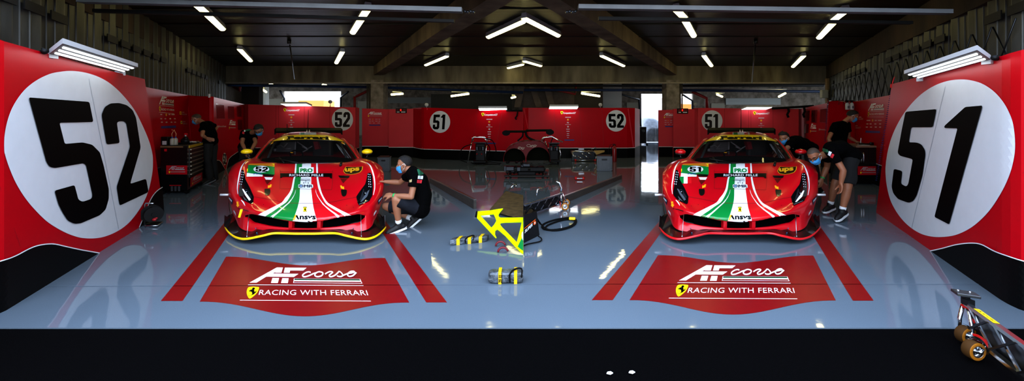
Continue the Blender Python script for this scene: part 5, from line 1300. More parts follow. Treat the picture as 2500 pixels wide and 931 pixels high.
def person(label, J, look, up=(0, 0, 1), skin=SKIN, trousers='shorts', hair='short', glasses=False, polo=False, hs=1.0, lhand=None, rhand=None, band=None, sole=SOLE, tm=None, group=None, mask=True, sz=1.0, back=None):
    g = lambda k: Vector(J[k])
    pel = (g('hipL')+g('hipR'))/2; sh = (g('shL')+g('shR'))/2; neck = g('neck') if 'neck' in J else sh
    root = empty('person', Vector((pel.x, pel.y, 0)), label, 'person', group)
    hd = g('head'); M = basis(look, up)
    across = (g('shR')-g('shL')).normalized()
    fwd = Vector(back) if back else None
    wst = pel.lerp(sh, .42)+(Vector(J.get('bend', (0, 0, 0)))); ch = pel.lerp(sh, .78)+Vector(J.get('bend', (0, 0, 0)))*.6
    def torso(b, g_=0.0, up_=True):
        limb(b, [g('hipL'), g('hipR')], [.105+g_, .105+g_]); limb(b, [pel, wst, ch, sh], [.115+g_, .112+g_, .118+g_, .085+g_])
        for e, hk, sk in ((-1, 'hipL', 'shL'), (1, 'hipR', 'shR')):
            a = pel.lerp(g(hk), .75); m = wst+(g(hk)-pel)*.62+(g(sk)-sh)*.1; c = ch+(g(sk)-sh)*.52; limb(b, [a, m, c, sh.lerp(g(sk), .72)], [.10+g_, .088+g_, .098+g_, .062+g_])
            limb(b, [sh.lerp(g(sk), .3), g(sk)], [.066+g_, .058+g_])
    b = MB(); torso(b)
    hb = hd-M@Vector((0, .025, .05)); limb(b, [sh.lerp(hb, -.05), sh.lerp(hb, .5), hb], [.066, .056, .054])
    head(b, hd, M, hs)
    for s in 'LR':
        limb(b, [g('sh'+s), g('sh'+s).lerp(g('el'+s), .45), g('el'+s)], [.055, .048, .040]); limb(b, [g('el'+s), g('el'+s).lerp(g('wr'+s), .35), g('wr'+s)], [.040, .042, .027])
        limb(b, [g('hip'+s), g('hip'+s).lerp(g('kn'+s), .5), g('kn'+s)], [.092, .078, .055]); limb(b, [g('kn'+s), g('kn'+s).lerp(g('an'+s), .35), g('an'+s).lerp(g('kn'+s), .12), g('an'+s)], [.055, .058, .038, .036])
        fa = (g('toe'+s)-g('an'+s)).normalized(); limb(b, [g('an'+s), g('an'+s)+fa*.07+Vector(J.get('sole'+s, (0, 0, -1)))*.04], [.034, .024])
        h = lhand if s == 'L' else rhand
        if h: hand(b, g('wr'+s), h[0], h[1], h[2], hs, h[3] if len(h) > 3 else 1)
        else: hand(b, g('wr'+s), g('wr'+s)-g('el'+s), -M@Vector((0, 1, 0)), .6, hs, 1 if s == 'L' else -1)
    skinned(b, 'body', skin, root, .0075, 2)
    # shirt
    b = MB(); torso(b, .018)
    for s in 'LR':
        a, e = g('sh'+s), g('el'+s); limb(b, [a, a.lerp(e, .35)], [.076, .072]); b.tube([a.lerp(e, .2), a.lerp(e, .58)], [.07, .075], 14)
    limb(b, [sh, sh.lerp(hb, .22)], [.082, .074])
    shirt = skinned(b, 'shirt', TEE, root, .011, 3, .02, 9)
    if polo:
        sb = BVHTree.FromObject(shirt, bpy.context.evaluated_depsgraph_get()) if False else BVHTree.FromPolygons([v.co+root.location for v in shirt.data.vertices], [tuple(p.vertices) for p in shirt.data.polygons])
        def mpp(px, py, l):
            d = ray(px, py).normalized(); h = sb.ray_cast(CAM, d)
            if h[0] is None: return None
            n = h[1] if h[1].dot(d) < 0 else -h[1]; return h[0]+n*l
        a = Art(mpp)
        for P, m in polo: a.put(fill([[Vector(p) for p in P]], 1.2), m, 2)
        a.build('shirt_stripe', root, True)
    # lower garment
    b = MB(); gm = .02
    wl = pel.lerp(wst, .45)
    limb(b, [g('hipL'), g('hipR')], [.112, .112]); limb(b, [pel, wl], [.122, .118])
    for e, s in ((-1, 'L'), (1, 'R')):
        h, k, an = g('hip'+s), g('kn'+s), g('an'+s)
        limb(b, [pel.lerp(h, .7), wl+(h-pel)*.65], [.112, .10])
        if trousers == 'shorts': limb(b, [h, h.lerp(k, .45)], [.106, .096]); b.tube([h.lerp(k, .4), h.lerp(k, .88)], [.095, .092], 16)
        else: limb(b, [h, h.lerp(k, .5), k], [.112, .092, .074]); limb(b, [k, k.lerp(an, .5), an.lerp(k, .03)], [.074, .072, .068])
    skinned(b, 'shorts' if trousers == 'shorts' else 'trousers', tm or (SHORTS if trousers == 'shorts' else TROUS), root, .011, 3, .018, 9)
    # shoes
    for s in 'LR':
        an, t = g('an'+s), g('toe'+s); d = (t-an); fl = Vector((d.x, d.y, d.z)); L = fl.length; f = fl.normalized()
        dn = Vector(J['sole'+s]) if 'sole'+s in J else Vector((0, 0, -1)); dn = (dn-f*dn.dot(f)).normalized() if abs(dn.dot(f)) < .95 else dn; x = f.cross(dn).normalized()
        q = lambda a, w, z: an+f*a+x*w+dn*z
        b = MB()
        limb(b, [q(-.045, 0, .035), q(.03, 0, .03)], [.046, .044]); limb(b, [q(.05, 0, .032), q(.12, .0, .045), q(.17, 0, .052)], [.044, .042, .032]); b.tube([q(-.005, 0, -.045), q(0, 0, .02)], [.047, .05], 12)
        sh_ = skinned(b, 'shoe', SHOE, root, .009, 3)
        b = MB(); ol = [(-.095, 0), (-.085, .034), (-.03, .040), (.06, .043), (.13, .047), (.18, .035), (.205, 0), (.18, -.035), (.13, -.047), (.06, -.043), (-.03, -.040), (-.085, -.034)]
        b.prism([q(a, w, .062) for a, w in ol], dn*.028); b.build('shoe_sole', sole, sh_)
        if trousers == 'shorts':
            b = MB(); k = g('kn'+s); b.tube([an.lerp(k, .0), an.lerp(k, .2)], [.043, .044], 12); b.build('sock', SOCK if hair != 'dark_side' else TROUS, root)
    # head details
    q = lambda x, y, z: hd+M@Vector((x*hs, y*hs, z*hs))
    for e in (-1, 1):
        b = MB(); b.ball(q(e*.032, .069, .008), (.0125*hs,)*3, 12, 8); eye = b.build('eye', EYEW, root)
        b = MB(); b.ball(q(e*.032, .0775, .006), (.0058*hs,)*3, 10, 6); b.build('pupil', EYED, eye)
        b = MB(); b.tube([q(e*.015, .096, .031), q(e*.035, .091, .036), q(e*.052, .077, .031)], .0045*hs, 6); b.build('eyebrow', HAIRM, root)
    if mask:
        rows = []
        for i in range(9):
            t = i/8; z = -.002-.108*t; w = .073-.020*t*t; y0 = .104+.016*math.sin(math.pi*min(1, t*1.3))-.035*max(0, t-.6)
            rows.append([q(w*math.sin(a), .012+(y0-.012)*math.cos(a)**.7 if math.cos(a) > 0 else .012, z-.012*math.cos(a)*(1-t)) for a in [(-1.38+2.76*k/14) for k in range(15)]])
        b = MB(); b.grid(rows); m = b.build('face_mask', MASKM, root)
        b = MB()
        for e in (-1, 1):
            b.tube([q(e*.06, .04, -.01), q(e*.078, .01, .012), q(e*.085, -.016, .02), q(e*.082, -.028, -.005), q(e*.078, -.012, -.035), q(e*.056, .03, -.085)], .0028*hs, 5)
        b.build('ear_loop', LOOP, m)
    if glasses:
        b = MB()
        for e in (-1, 1):
            b.tube([q(e*.033+.024*math.cos(a)*1, .1, .006+.018*math.sin(a)) for a in [2*math.pi*k/14 for k in range(14)]], .003*hs, 5, closed=True); b.tube([q(e*.057, .098, .01), q(e*.08, .03, .012), q(e*.083, -.015, .01)], .003*hs, 5)
        b.tube([q(-.01, .104, .01), q(.01, .104, .01)], .003*hs, 5); b.build('glasses', PLASTIC, root)
    # hair: shell over the skull
    th = .010 if hair != 'stub' else .003; rows = []
    nt_, npk = 16, 28
    for i in range(nt_+1):
        t = i/nt_; row = []
        for k in range(npk+1):
            ph = 2*math.pi*k/npk; front = math.cos(ph)      # 1 = forehead
            lim = .98 if front > .55 else (.98+(.55-front)*1.2 if front > -.45 else 2.2)
            th_ = th
            if hair == 'full': th_ = .026*(.8+.5*noise.noise(Vector((math.sin(ph)*3, math.cos(ph)*3, t*5)))); lim *= 1.08
            if hair == 'quiff': th_ = .012+.03*max(0, front)*(t < .9)
            if hair == 'stub': lim *= .96
            elif hair != 'full': th_ += .006*noise.noise(Vector((math.sin(ph)*4, math.cos(ph)*4, t*6+hd.x)))
            a = lim*t
            row.append(q((.077+th_)*math.sin(a)*math.sin(ph), -.012+(.098+th_)*math.sin(a)*math.cos(ph), .035+(.088+th_)*math.cos(a)))
        rows.append(row)
    b = MB(); b.grid(rows); b.build('hair', STUB if hair == 'stub' else HAIRM, root)
    if band:
        w, e = g('wr'+band), g('el'+band); b = MB(); p = w.lerp(e, .12); d = (e-w).normalized(); b.tube([p-d*.01, p+d*.01], [.034, .035], 14); b.build('wristband', mat('band_green', '18A050', .4), root)
    return root
SGRN = mat('polo_green', '0C5A3C', .8); SWHT = mat('polo_white', 'C8CACC', .8); SRED = mat('polo_red', 'B01424', .8)
# ---- crouching mechanic beside the yellow-mirrored car
person('crouching person in black polo and grey shorts reaching to the yellow-mirrored car',
  dict(head=W(987, 402, 5.33), shL=W(1015, 423, 5.17), shR=W(1004, 424, 5.5), elL=W(1004, 481, 5.08), wrL=W(957, 477.5, 5.13), elR=W(977, 446, 5.58), wrR=W(940, 444, 5.6),
       hipL=W(1029, 512, 5.24), hipR=W(1029, 511, 5.46), knL=W(966, 487, 5.12), anL=W(974, 549, 5.2), toeL=W(953, 557, 5.14), knR=W(941, 504, 5.5), anR=W(1008, 535, 5.47), toeR=W(993, 548, 5.43), soleR=(.6, 0, -.8), bend=(.07, 0, .0)),
  (-1, -.18, -.12), (0, 0, 1), trousers='shorts', hair='short', lhand=(( -1, .25, .0), (-.2, -.5, .8), .8, -1), rhand=((-1, .1, -.05), (0, .2, 1), .4, 1), band='L',
  polo=[([(1018, 414), (1029, 412), (1034, 426), (1022, 429)], SGRN), ([(1020.5, 429), (1033, 430), (1032, 438), (1019.5, 437)], SWHT), ([(1018.5, 439), (1030.5, 440), (1029, 448), (1017.5, 447)], SRED), ([(999, 440), (1006, 438), (1005, 445), (1000, 446)], mat('chest_mark', '9A8A60', .7))])
# ---- man with hands on his hips at the tool chest
person('person in black clothes leaning over the tool chest, hands on hips',
  dict(head=W(480, 291, 9.1), shL=W(497, 306, 8.95), shR=W(511, 303, 9.25), elL=W(494, 331, 8.78), wrL=W(505, 338, 8.9), elR=W(528, 312, 9.5), wrR=W(521, 324, 9.32),
       hipL=W(508, 346, 9.0), hipR=W(519, 345, 9.18), knL=W(507, 391, 8.95), anL=W(513, 437, 8.98), toeL=W(503, 441.5, 8.9), knR=W(520, 391, 9.15), anR=W(526, 435, 9.22), toeR=W(519, 440, 9.1), bend=(.03, 0, 0)),
  (-.95, -.25, -.55), (-.3, 0, 1), trousers='long', hair='stub', lhand=((.9, .1, -.25), (-.1, -1, .1), .3, 1), rhand=((-.6, -.5, -.4), (.2, .8, .2), .4, -1), hs=1.0, sole=SOLED)
# ---- man bending behind the left mirror
person('person in black polo with green shoulders bending behind the left yellow mirror',
  dict(head=W(632, 318, 8.75), shL=W(618, 327, 9.1), shR=W(596, 324, 8.95), elL=W(624, 348, 8.9), wrL=W(613, 368, 8.7), elR=W(591, 350, 8.75), wrR=W(600, 370, 8.62),
       hipL=W(610, 357, 9.35), hipR=W(594, 357, 9.3), knL=W(612, 397, 9.2), anL=W(612, 440, 9.3), toeL=W(612, 443, 9.15), knR=W(596, 397, 9.1), anR=W(596, 440, 9.2), toeR=W(594, 443, 9.05), bend=(-.01, .06, .02)),
  (.25, -.75, -.62), (.1, -.55, .8), trousers='shorts', hair='full', glasses=True, tm=TROUS, lhand=((-.5, -.3, -.8), (0, -1, .2), .5, 1), rhand=((.5, -.3, -.8), (0, -1, .2), .5, -1),
  polo=[([(599, 313), (614, 312), (613, 319), (600, 321)], SGRN), ([(596, 315), (599, 314), (599, 322), (595.5, 322)], SWHT), ([(592, 321), (597, 323), (596, 328), (591, 327)], SRED)])
# ---- man leaning into the door of the red-mirrored car
person('person in black t-shirt leaning over the door of the red-mirrored car',
  dict(head=W(1914, 338, 7.55), shL=W(1932, 350, 7.38), shR=W(1936, 341, 7.72), elL=W(1918, 366, 7.3), wrL=W(1905, 372, 7.4), elR=W(1918, 356, 7.72), wrR=W(1902, 364, 7.8),
       hipL=W(1978, 366, 7.7), hipR=W(1980, 362, 7.9), knL=W(1979, 420, 7.7), anL=W(1986, 473, 7.75), toeL=W(1975, 476, 7.72), knR=W(1990, 418, 7.95), anR=W(1998, 463, 8.0), toeR=W(1988, 466, 8.0), bend=(.0, 0, .04)),
  (-.85, -.5, -.3), (-.25, -.1, 1), trousers='long', hair='quiff', lhand=((-.8, .3, -.5), (0, -.2, 1), .5, -1), rhand=((-.8, .2, -.4), (0, .2, 1), .5, 1))
# ---- standing man at the right bench
person('standing person in black t-shirt looking down at the right workbench',
  dict(head=W(2081, 284, 9.0), shL=W(2069, 304, 9.2), shR=W(2039, 305, 8.95), elL=W(2072, 335, 9.3), wrL=W(2092, 347, 9.25), elR=W(2023, 340, 8.85), wrR=W(2034, 366, 8.8),
       hipL=W(2056, 353, 9.2), hipR=W(2038, 353, 9.05), knL=W(2057, 402, 9.15), anL=W(2056, 444, 9.25), toeL=W(2066, 449, 9.15), knR=W(2038, 402, 9.0), anR=W(2036, 444, 9.1), toeR=W(2042, 450, 9.0), bend=(.0, .02, 0)),
  (.8, -.42, -.5), (.35, -.2, 1), trousers='long', hair='short', hs=1.12, lhand=((1, .1, -.2), (0, .1, 1), .4, -1), rhand=((.2, 0, -1), (0, -1, 0), .6, 1), skin=SKIN)
# ---- man bending forward beside the red-mirrored car
person('bald person in black polo and shorts bending forward beside the red-mirrored car',
  dict(head=W(1988, 381, 5.78), shL=W(2031, 372, 5.62), shR=W(2022, 374, 6.02), elL=W(2059, 417, 5.5), wrL=W(2053, 449, 5.52), elR=W(2019, 408, 6.1), wrR=W(2006, 438, 6.1),
       hipL=W(2079, 380, 5.78), hipR=W(2072, 379, 6.05), knL=W(2069, 460, 5.66), anL=W(2056, 516, 5.7), toeL=W(2036, 530.5, 5.62), knR=W(2038, 449, 6.1), anR=W(2027, 501, 6.18), toeR=W(2008, 509, 6.1), bend=(-.02, 0, .10)),
  (-.72, -.5, -.62), (-.55, -.1, .8), trousers='shorts', hair='stub', glasses=True, tm=mat('black_shorts', '08090B', .9), skin=SKIN2, lhand=((-.1, -.1, -1), (1, -.3, 0), .45, -1), rhand=((-.2, .0, -1), (.3, -1, 0), .5, 1), band='R',
  polo=[([(2007, 361), (2021, 366), (2024, 373), (2010, 371)], SGRN), ([(2024, 369), (2031, 372), (2027, 382), (2021, 378)], SWHT), ([(2032, 375), (2037, 378), (2033, 387), (2027, 384)], SRED)])
# ================================================================ workshop things
WOODB = mat('bench_wood', '8A6A48', .6, noise_amt=.3, nscale=8, stretch=(1, 8, 8)); BOARD = mat('wood_board', '6E5936', .7, noise_amt=.45, nscale=9, col2='4A3A20')
CHESTM = mat('chest_black', '0C0C0E', .35, noise_amt=.2, nscale=10); DRAW = mat('drawer_front', '141516', .35); HNDL = mat('drawer_handle', 'A8A08A', .3, metal=.8)
# ---- tool chest in the yellow car's bay
def facemap(P00, P10, P01):   # origin bottom left, along, up
    return aff(P00, P10-P00, P01-P00)
def team_label(parent, O, X, Y, name='label_plate'):
    a = Art(None); fr = aff(O, X, Y); a.put(([Vector((0, 0)), Vector((1, 0)), Vector((1, 1)), Vector((0, 1))], [(0, 1, 2, 3)]), REDP, .6, fr)
    af_block(a, sub(fr, .1, .08, .8, .84), full=False, thick=1.1, white=mat('label_white', 'B8B0B0', .5)); a.build(name, parent)
c0 = B('L', -3.11, 7.74); c1 = B('L', -2.55, 7.74); c2 = B('L', -2.55, 8.85); c3 = B('L', -3.11, 8.85)
t = empty('tool_chest', (c0+c2)/2, 'black wheeled tool chest with a bank of drawers below the sponsor panel', 'tool chest')
up = Vector((0, 0, 1))
b = MB(); b.hexa([p+up*.09 for p in (c0, c1, c2, c3)]+[p+up*.985 for p in (c0, c1, c2, c3)]); b.build('cabinet', CHESTM, t)
b = MB(); o = Vector((-.02, -.02, 0)); b.hexa([p+up*.985 for p in (c0, c1, c2, c3)]+[p+up*1.02 for p in (c0, c1, c2, c3)]); b.build('worktop', mat('worktop_rubber', '0A0A0A', .6), t)
b = MB(); b.hexa([c0+Vector((0, -.008, .985)), c1+Vector((-.09, -.008, .985)), c1+Vector((-.09, 0, .985)), c0+Vector((0, 0, .985)), c0+Vector((0, -.008, 1.015)), c1+Vector((-.09, -.008, 1.015)), c1+Vector((-.09, 0, 1.015)), c0+Vector((0, 0, 1.015))]); b.build('wooden_edge', WOODB, t)
e = (c2-c1); nx = Vector((e.y, -e.x, 0)).normalized(); nx = nx if nx.x > 0 else -nx
def side_box(b, a0, a1, z0, z1, th):   # slab on the drawer side
    p, q = c1+e*a0, c1+e*a1; b.hexa([p+up*z0, p+nx*th+up*z0, q+nx*th+up*z0, q+up*z0, p+up*z1, p+nx*th+up*z1, q+nx*th+up*z1, q+up*z1])
b = MB(); side_box(b, .08, .97, .965, 1.02, .012); b.build('yellow_edge', mat('edge_yellow', 'B89A10', .5), t)
for k in range(7):
    z1 = .945-k*.088; b = MB(); side_box(b, .1, .95, z1-.078, z1, .012); d = b.build('drawer', DRAW, t)
    b = MB(); side_box(b, .13, .92, z1-.028, z1-.008, .035); b.build('drawer_handle', HNDL, d)
p = c1+e*.12+nx*.015; q = c1+e*.9+nx*.015; team_label(t, p+up*.13, q-p, up*.19)
p = c0+Vector((.12, -.004, .42)); team_label(t, p, Vector((.44, 0, 0)), up*.19)
b = MB(); b.box(c0+Vector((.31, -.006, .19)), (.24, .01, .014)); b.build('red_strip', REDP, t)
for k in range(3): b = MB(); b.box(c0+Vector((.24+k*.075, -.006, .12)), (.035, .01, .1)); b.build('strap', mat('strap_dim', '4A4A4E', .6), t)
b = MB(); a_ = c0+Vector((.11, -.008, .93)); b.box(a_, (.05, .006, .05)); b.build('sticker', REDP, t)
for p in (c0, c1, c2, c3):
    q = p.lerp((c0+c2)/2, .15); b = MB(); b.lathe([(.0, -.02), (.045, -.02), (.045, .02), (.0, .02)], q+up*.045, (1, 0, 0), 14); b.build('caster', RUBBER, t)
zt = lambda X, Y: (380+X/5.172, 300+Y/5.172)
def on_chest(px, Y): v = W(px, 0, Y); v.z = 1.02; return v
# things standing on the chest
b = MB(); p = on_chest(407, 8.0); b.rbox(p+Vector((0, 0, .09)), (.15, .12, .18), .012); r = tag(b.build('parts_box', PLASTIC), 'black box with a white note at the near end of the tool chest', 'box')
b = MB(); b.box(p+Vector((.01, -.062, .05)), (.09, .004, .08)); b.build('note', mat('paper', 'B8B8B8', .7), r)
for px, Y, l in ((420.5, 8.0, 'white squeeze bottle nearer the black box on the tool chest'), (429, 8.05, 'white squeeze bottle farther from the black box on the tool chest')):
    p = on_chest(px, Y); t2 = empty('squeeze_bottle', p, l, 'bottle', 'white squeeze bottles on the tool chest')
    b = MB(); b.lathe([(.0, 0), (.036, .0), (.038, .01), (.038, .12), (.03, .14), (.016, .15)], p, n=18); b.build('bottle', mat('milky_plastic', '9A948A', .4), t2)
    b = MB(); b.lathe([(.018, .145), (.018, .17), (.01, .175)], p, n=14); b.build('cap', BLU, t2)
    b = MB(); s = 1 if px < 425 else -1; b.tube([p+Vector((0, 0, .17)), p+Vector((-.01*s, 0, .24)), p+Vector((.03*s, 0, .31)), p+Vector((.07*s, -.02, .33))], .006, 6); b.build('hose', mat('hose_orange', 'C8926A', .5), t2)
p = on_chest(452, 8.2); b = MB(); b.ball(p+Vector((0, 0, .075)), (.085, .07, .075), 16, 10); b.ball(p+Vector((.03, -.02, .13)), (.05, .04, .05), 12, 8); b.box(p+Vector((-.03, 0, .02)), (.16, .14, .04)); tag(b.build('impact_wrench', PLASTIC), 'black power tool lying mid chest beside the bottles', 'power tool')
p = on_chest(453, 8.45); t2 = empty('spray_bottle', p, 'clear spray bottle behind the black power tool', 'bottle'); b = MB(); b.lathe([(0, 0), (.034, 0), (.035, .1), (.015, .15), (.013, .2)], p, n=16); b.build('bottle', mat('clear_grey', 'A8B0B8', .2), t2); b = MB(); b.box(p+Vector((.01, 0, .22)), (.06, .022, .035)); b.tube([p+Vector((.02, 0, .2)), p+Vector((.035, 0, .17))], .005, 5); b.build('trigger', REDP, t2)
random.seed(3)
for k in range(7):
    p = on_chest(460+k*4.6, 8.45+.02*k); b = MB(); a = random.uniform(-.5, .5); d = Vector((math.cos(a), math.sin(a), 0))*.09; b.tube([p-d+up*.02, p+up*(.025+.012*(k % 3)), p+d+up*.02], [.012, .015, .011], 7)
    b.box(p+d+up*.02, (.03, .03, .022), a); tag(b.build('hand_tool', (STEELD, WOODB, STEEL)[k % 3]), ('dark' if k % 3 == 0 else 'brown' if k % 3 == 1 else 'steel')+' hand tool in the heap on the drawer end of the tool chest', 'tool', 'hand tools heaped on the tool chest')
p = on_chest(466, 8.3); b = MB(); b.rbox(p+up*.05, (.16, .1, .02), .006); tag(b.build('paper_pad', mat('paper', 'B8B8B8', .7)), 'pale pad lying over the tools on the tool chest', 'pad')
# ---- cable reel at the foot of the fifty-two panel
Y = 5.5; t = empty('cable_reel', Vector((W(374, 0, Y).x, Y, 0)), 'cable reel in a bent tube stand at the foot of the fifty-two panel', 'cable reel')
b = MB(); b.tube([W(375, 497, Y), W(356, 497, Y), W(353.5, 501, Y), W(353, 549, Y-.02)], .011, 8); b.tube([W(353, 549, Y), W(356, 552, Y-.1), W(384, 551.5, Y-.1), W(396, 543, Y+.1), W(378, 543, Y+.2), W(356, 549, Y)], .011, 8); b.build('stand', STEEL, t)
c = W(373, 523, Y); ax = Vector((.85, -.5, 0)).normalized()
b = MB(); b.smooth = False; b.lathe([(0, -.07), (.125, -.07), (.125, -.062), (0, -.062)], c, ax, 28, False); b.lathe([(0, .045), (.11, .045), (.11, .053), (0, .053)], c, ax, 28, False); b.lathe([(.05, -.062), (.05, .045)], c, ax, 20); b.lathe([(.0, .054), (.03, .054), (.03, .07), (0, .07)], c, ax, 16, False); b.build('drum', PLASTIC, t)
b = MB(); cc = []
for k in range(60): a = k*.9; r = .085+.012*math.sin(k*1.7); x = ax.orthogonal().normalized(); y = ax.cross(x); cc.append(c+ax*(-.05+.085*k/60)+(x*math.cos(a)+y*math.sin(a))*r)
b.tube(cc, .008, 6); b.build('cable', RUBBER, t)
b = MB(); b.ball(c+ax*.06+Vector((.02, -.02, -.07)), (.03, .02, .022), 10, 7); b.tube([c+ax*.05+Vector((0, 0, -.06)), c+ax*.07+Vector((.04, 0, -.05))], .012, 6); b.build('red_plug', mat('plug_red', 'A01A22', .4), t)
b = MB(); b.hexa([W(352, 549, 5.5)*1, W(384, 551, 5.4), W(398, 543, 5.66), W(372, 544, 5.66)]+[v+up*.008 for v in (W(352, 549, 5.5), W(384, 551, 5.4), W(398, 543, 5.66), W(372, 544, 5.66))]); b.build('base_plate', STEELD, t)
# ---- grey crates
GREYC = mat('crate_grey', '6A7078', .5, noise_amt=.15, nscale=12); GREYCD = mat('crate_grey_dark', '2A2C30', .5)
def crate(x0, x1, ytop, ybot, side, label, Y):
    a = W(x0, ybot, Y); c = W(x1, ybot, Y); a.z = c.z = 0; z = (ybot-ytop)/FP*Y; dp = .42; k = KL if side == 'L' else KR; d = Vector((k*dp*.4, dp, 0))
    t = empty('storage_crate', (a+c)/2+d/2, label, 'crate', None)
    b = MB(); q = [a, c, c+d, a+d]; ins = .012; b.hexa([p.lerp((a+c)/2+d/2, .04) for p in q]+[p+up*z for p in q]); b.build('body', GREYC, t)
    b = MB()
    for zz_ in (z-.03, .02): b.hexa([a+Vector((-.012, -.012, zz_)), c+Vector((.012, -.012, zz_)), c+d+Vector((.012, .012, zz_)), a+d+Vector((-.012, .012, zz_)), a+Vector((-.012, -.012, zz_+.03)), c+Vector((.012, -.012, zz_+.03)), c+d+Vector((.012, .012, zz_+.03)), a+d+Vector((-.012, .012, zz_+.03))])
    for u in (.12, .88): p = a.lerp(c, u); b.box(p+Vector((0, -.006, z/2)), (.018, .015, z*.95))
    for u in (.2, .5, .8): p = (c if side == 'L' else c)+d*u; b.box(p+Vector((.006, 0, z/2)), (.012, .02, z*.9))
    b.build('rib', GREYC, t)
    b = MB(); p = a.lerp(c, .5); b.rbox(p+Vector((0, -.013, z*.78)), ((c.x-a.x)*.36, .012, .045), .004); b.build('handle', GREYCD, t)
    b = MB(); b.hexa([a+Vector((0.03, .03, z)), c+Vector((-.03, .03, z)), c+d+Vector((-.03, -.03, z)), a+d+Vector((.03, -.03, z)), a+Vector((.03, .03, z+.018)), c+Vector((-.03, .03, z+.018)), c+d+Vector((-.03, -.03, z+.018)), a+d+Vector((.03, -.03, z+.018))]); b.build('lid', mat('crate_lid', '3A2226', .5), t)
crate(922, 950, 385, 419, 'L', 'grey ribbed crate behind the right yellow mirror', 11.1)
crate(1457, 1494, 381.5, 417, 'R', 'grey ribbed crate in front of the fire extinguisher', 11.2)
# ---- fire extinguisher
Y = 13.6; p = W(1500, 0, Y); p.z = 0; t = empty('fire_extinguisher', p, 'dark red fire extinguisher with black hose against the back panel', 'extinguisher')
b = MB(); b.lathe([(0, 0.0), (.075, .0), (.08, .02), (.08, .46), (.06, .53), (.025, .56), (.025, .6)], p, n=18); b.build('cylinder', mat('ext_red', '8A1018', .3), t)
b = MB(); b.box(p+Vector((0, 0, .62)), (.1, .03, .03)); b.tube([p+Vector((-.03, 0, .6)), p+Vector((-.1, -.03, .56)), p+Vector((-.16, -.04, .35)), p+Vector((-.13, -.05, .1))], .012, 6); b.tube([p+Vector((-.2, 0, .08)), p+Vector((-.23, 0, .4)), p+Vector((-.15, 0, .62)), p+Vector((0, 0, .66)), p+Vector((.06, 0, .55))], .01, 6); b.build('valve', PLASTIC, t)
# ---- pump trolleys draped with hoses
def trolley(label, Y, posts, handle, body, hoses, base, reds):
    pf = lambda p: W(p[0], p[1], Y)
    c = pf(((body[0]+body[2])/2, body[3])); c.z = 0; t = empty('pump_trolley', c, label, 'trolley')
    b = MB()
    for P in posts: b.tube([pf(p) for p in P], .02, 8)
    b.tube([pf(p) for p in handle], .022, 8); b.tube([pf(p)+Vector((0, .3, 0)) for p in handle], .018, 8); b.build('frame', CHROME, t)
    x0, y0, x1, y1 = body; a, d = pf((x0, y1)), pf((x1, y0)); a.z = max(a.z, .03)
    b = MB(); b.rbox(((a.x+d.x)/2, Y+.15, (a.z+d.z)/2), (d.x-a.x, .25, d.z-a.z), .03); b.rbox(((a.x+d.x)/2, Y+.05, a.z+.05), ((d.x-a.x)*1.3, .45, .07), .02); b.build('body', PLASTIC, t)
    b = MB(); b.rbox(((a.x+d.x)/2, Y+.1, d.z+.03), ((d.x-a.x)*1.3, .3, .03), .01); b.build('shelf', STEELD, t)
    for k in range(3): b = MB(); b.rbox((a.x+(d.x-a.x)*(.2+.3*k), Y-.0, a.z+(d.z-a.z)*.75), (.09, .08, .16), .02); b.build('canister', (STEELD, PLASTIC, STEELD)[k], t)
    for x, y in reds: b = MB(); b.lathe([(.025, -.02), (.03, 0), (.025, .02), (0, .03)], pf((x, y))+Vector((0, -.05, 0)), (0, -1, 0), 12); b.build('coupling', mat('coupling_red', '9A2028', .4), t)
    for P in hoses: b = MB(); b.tube([v for v in catmull([pf(p)+Vector((0, -.02 if len(p) < 3 else p[2], 0)) for p in P], 6)], .016, 7); b.build('hose', RUBBER, t)
    for s in (.1, .9): b = MB(); b.lathe([(0, -.02), (.06, -.02), (.06, .02), (0, .02)], Vector((a.x+(d.x-a.x)*s, Y-.1, .06)), (1, 0, 0), 14); b.build('wheel', RUBBER, t)
trolley('chrome-framed pump trolley draped with black hoses before the fifty-one back panel', 12.9, [[(1154, 337), (1148, 365), (1142, 397)], [(1190, 344), (1186, 370), (1184, 396)]], [(1153, 345), (1153, 337), (1157, 335), (1181, 336), (1186, 342), (1190, 344)], (1160, 351, 1184, 398),
        [[(1152, 352), (1132, 360), (1122, 376), (1124, 390), (1140, 397)], [(1182, 338), (1200, 342), (1208, 355), (1211, 370), (1208, 385)], [(1188, 350), (1196, 362), (1192, 380), (1186, 392)], [(1184, 397), (1200, 393, -.3), (1212, 395, -.3), (1225, 397, -.3)], [(1150, 397), (1165, 400, -.2), (1186, 399, -.2), (1222, 400, -.2)]], 0, [(1165, 376), (1176, 376)])
trolley('dark pump trolley with a slanted chrome frame behind the car tail on its stand', 12.9, [[(1331, 345), (1338, 370), (1342, 393)], [(1362, 348), (1369, 376), (1364, 394)]], [(1322, 344), (1328, 336), (1348, 334), (1360, 341), (1374, 347)], (1342, 352, 1364, 396),
        [[(1330, 340), (1322, 352), (1326, 372), (1332, 390)], [(1350, 336), (1345, 350), (1350, 366)]], 0, [(1345, 358), (1356, 360), (1362, 355)])
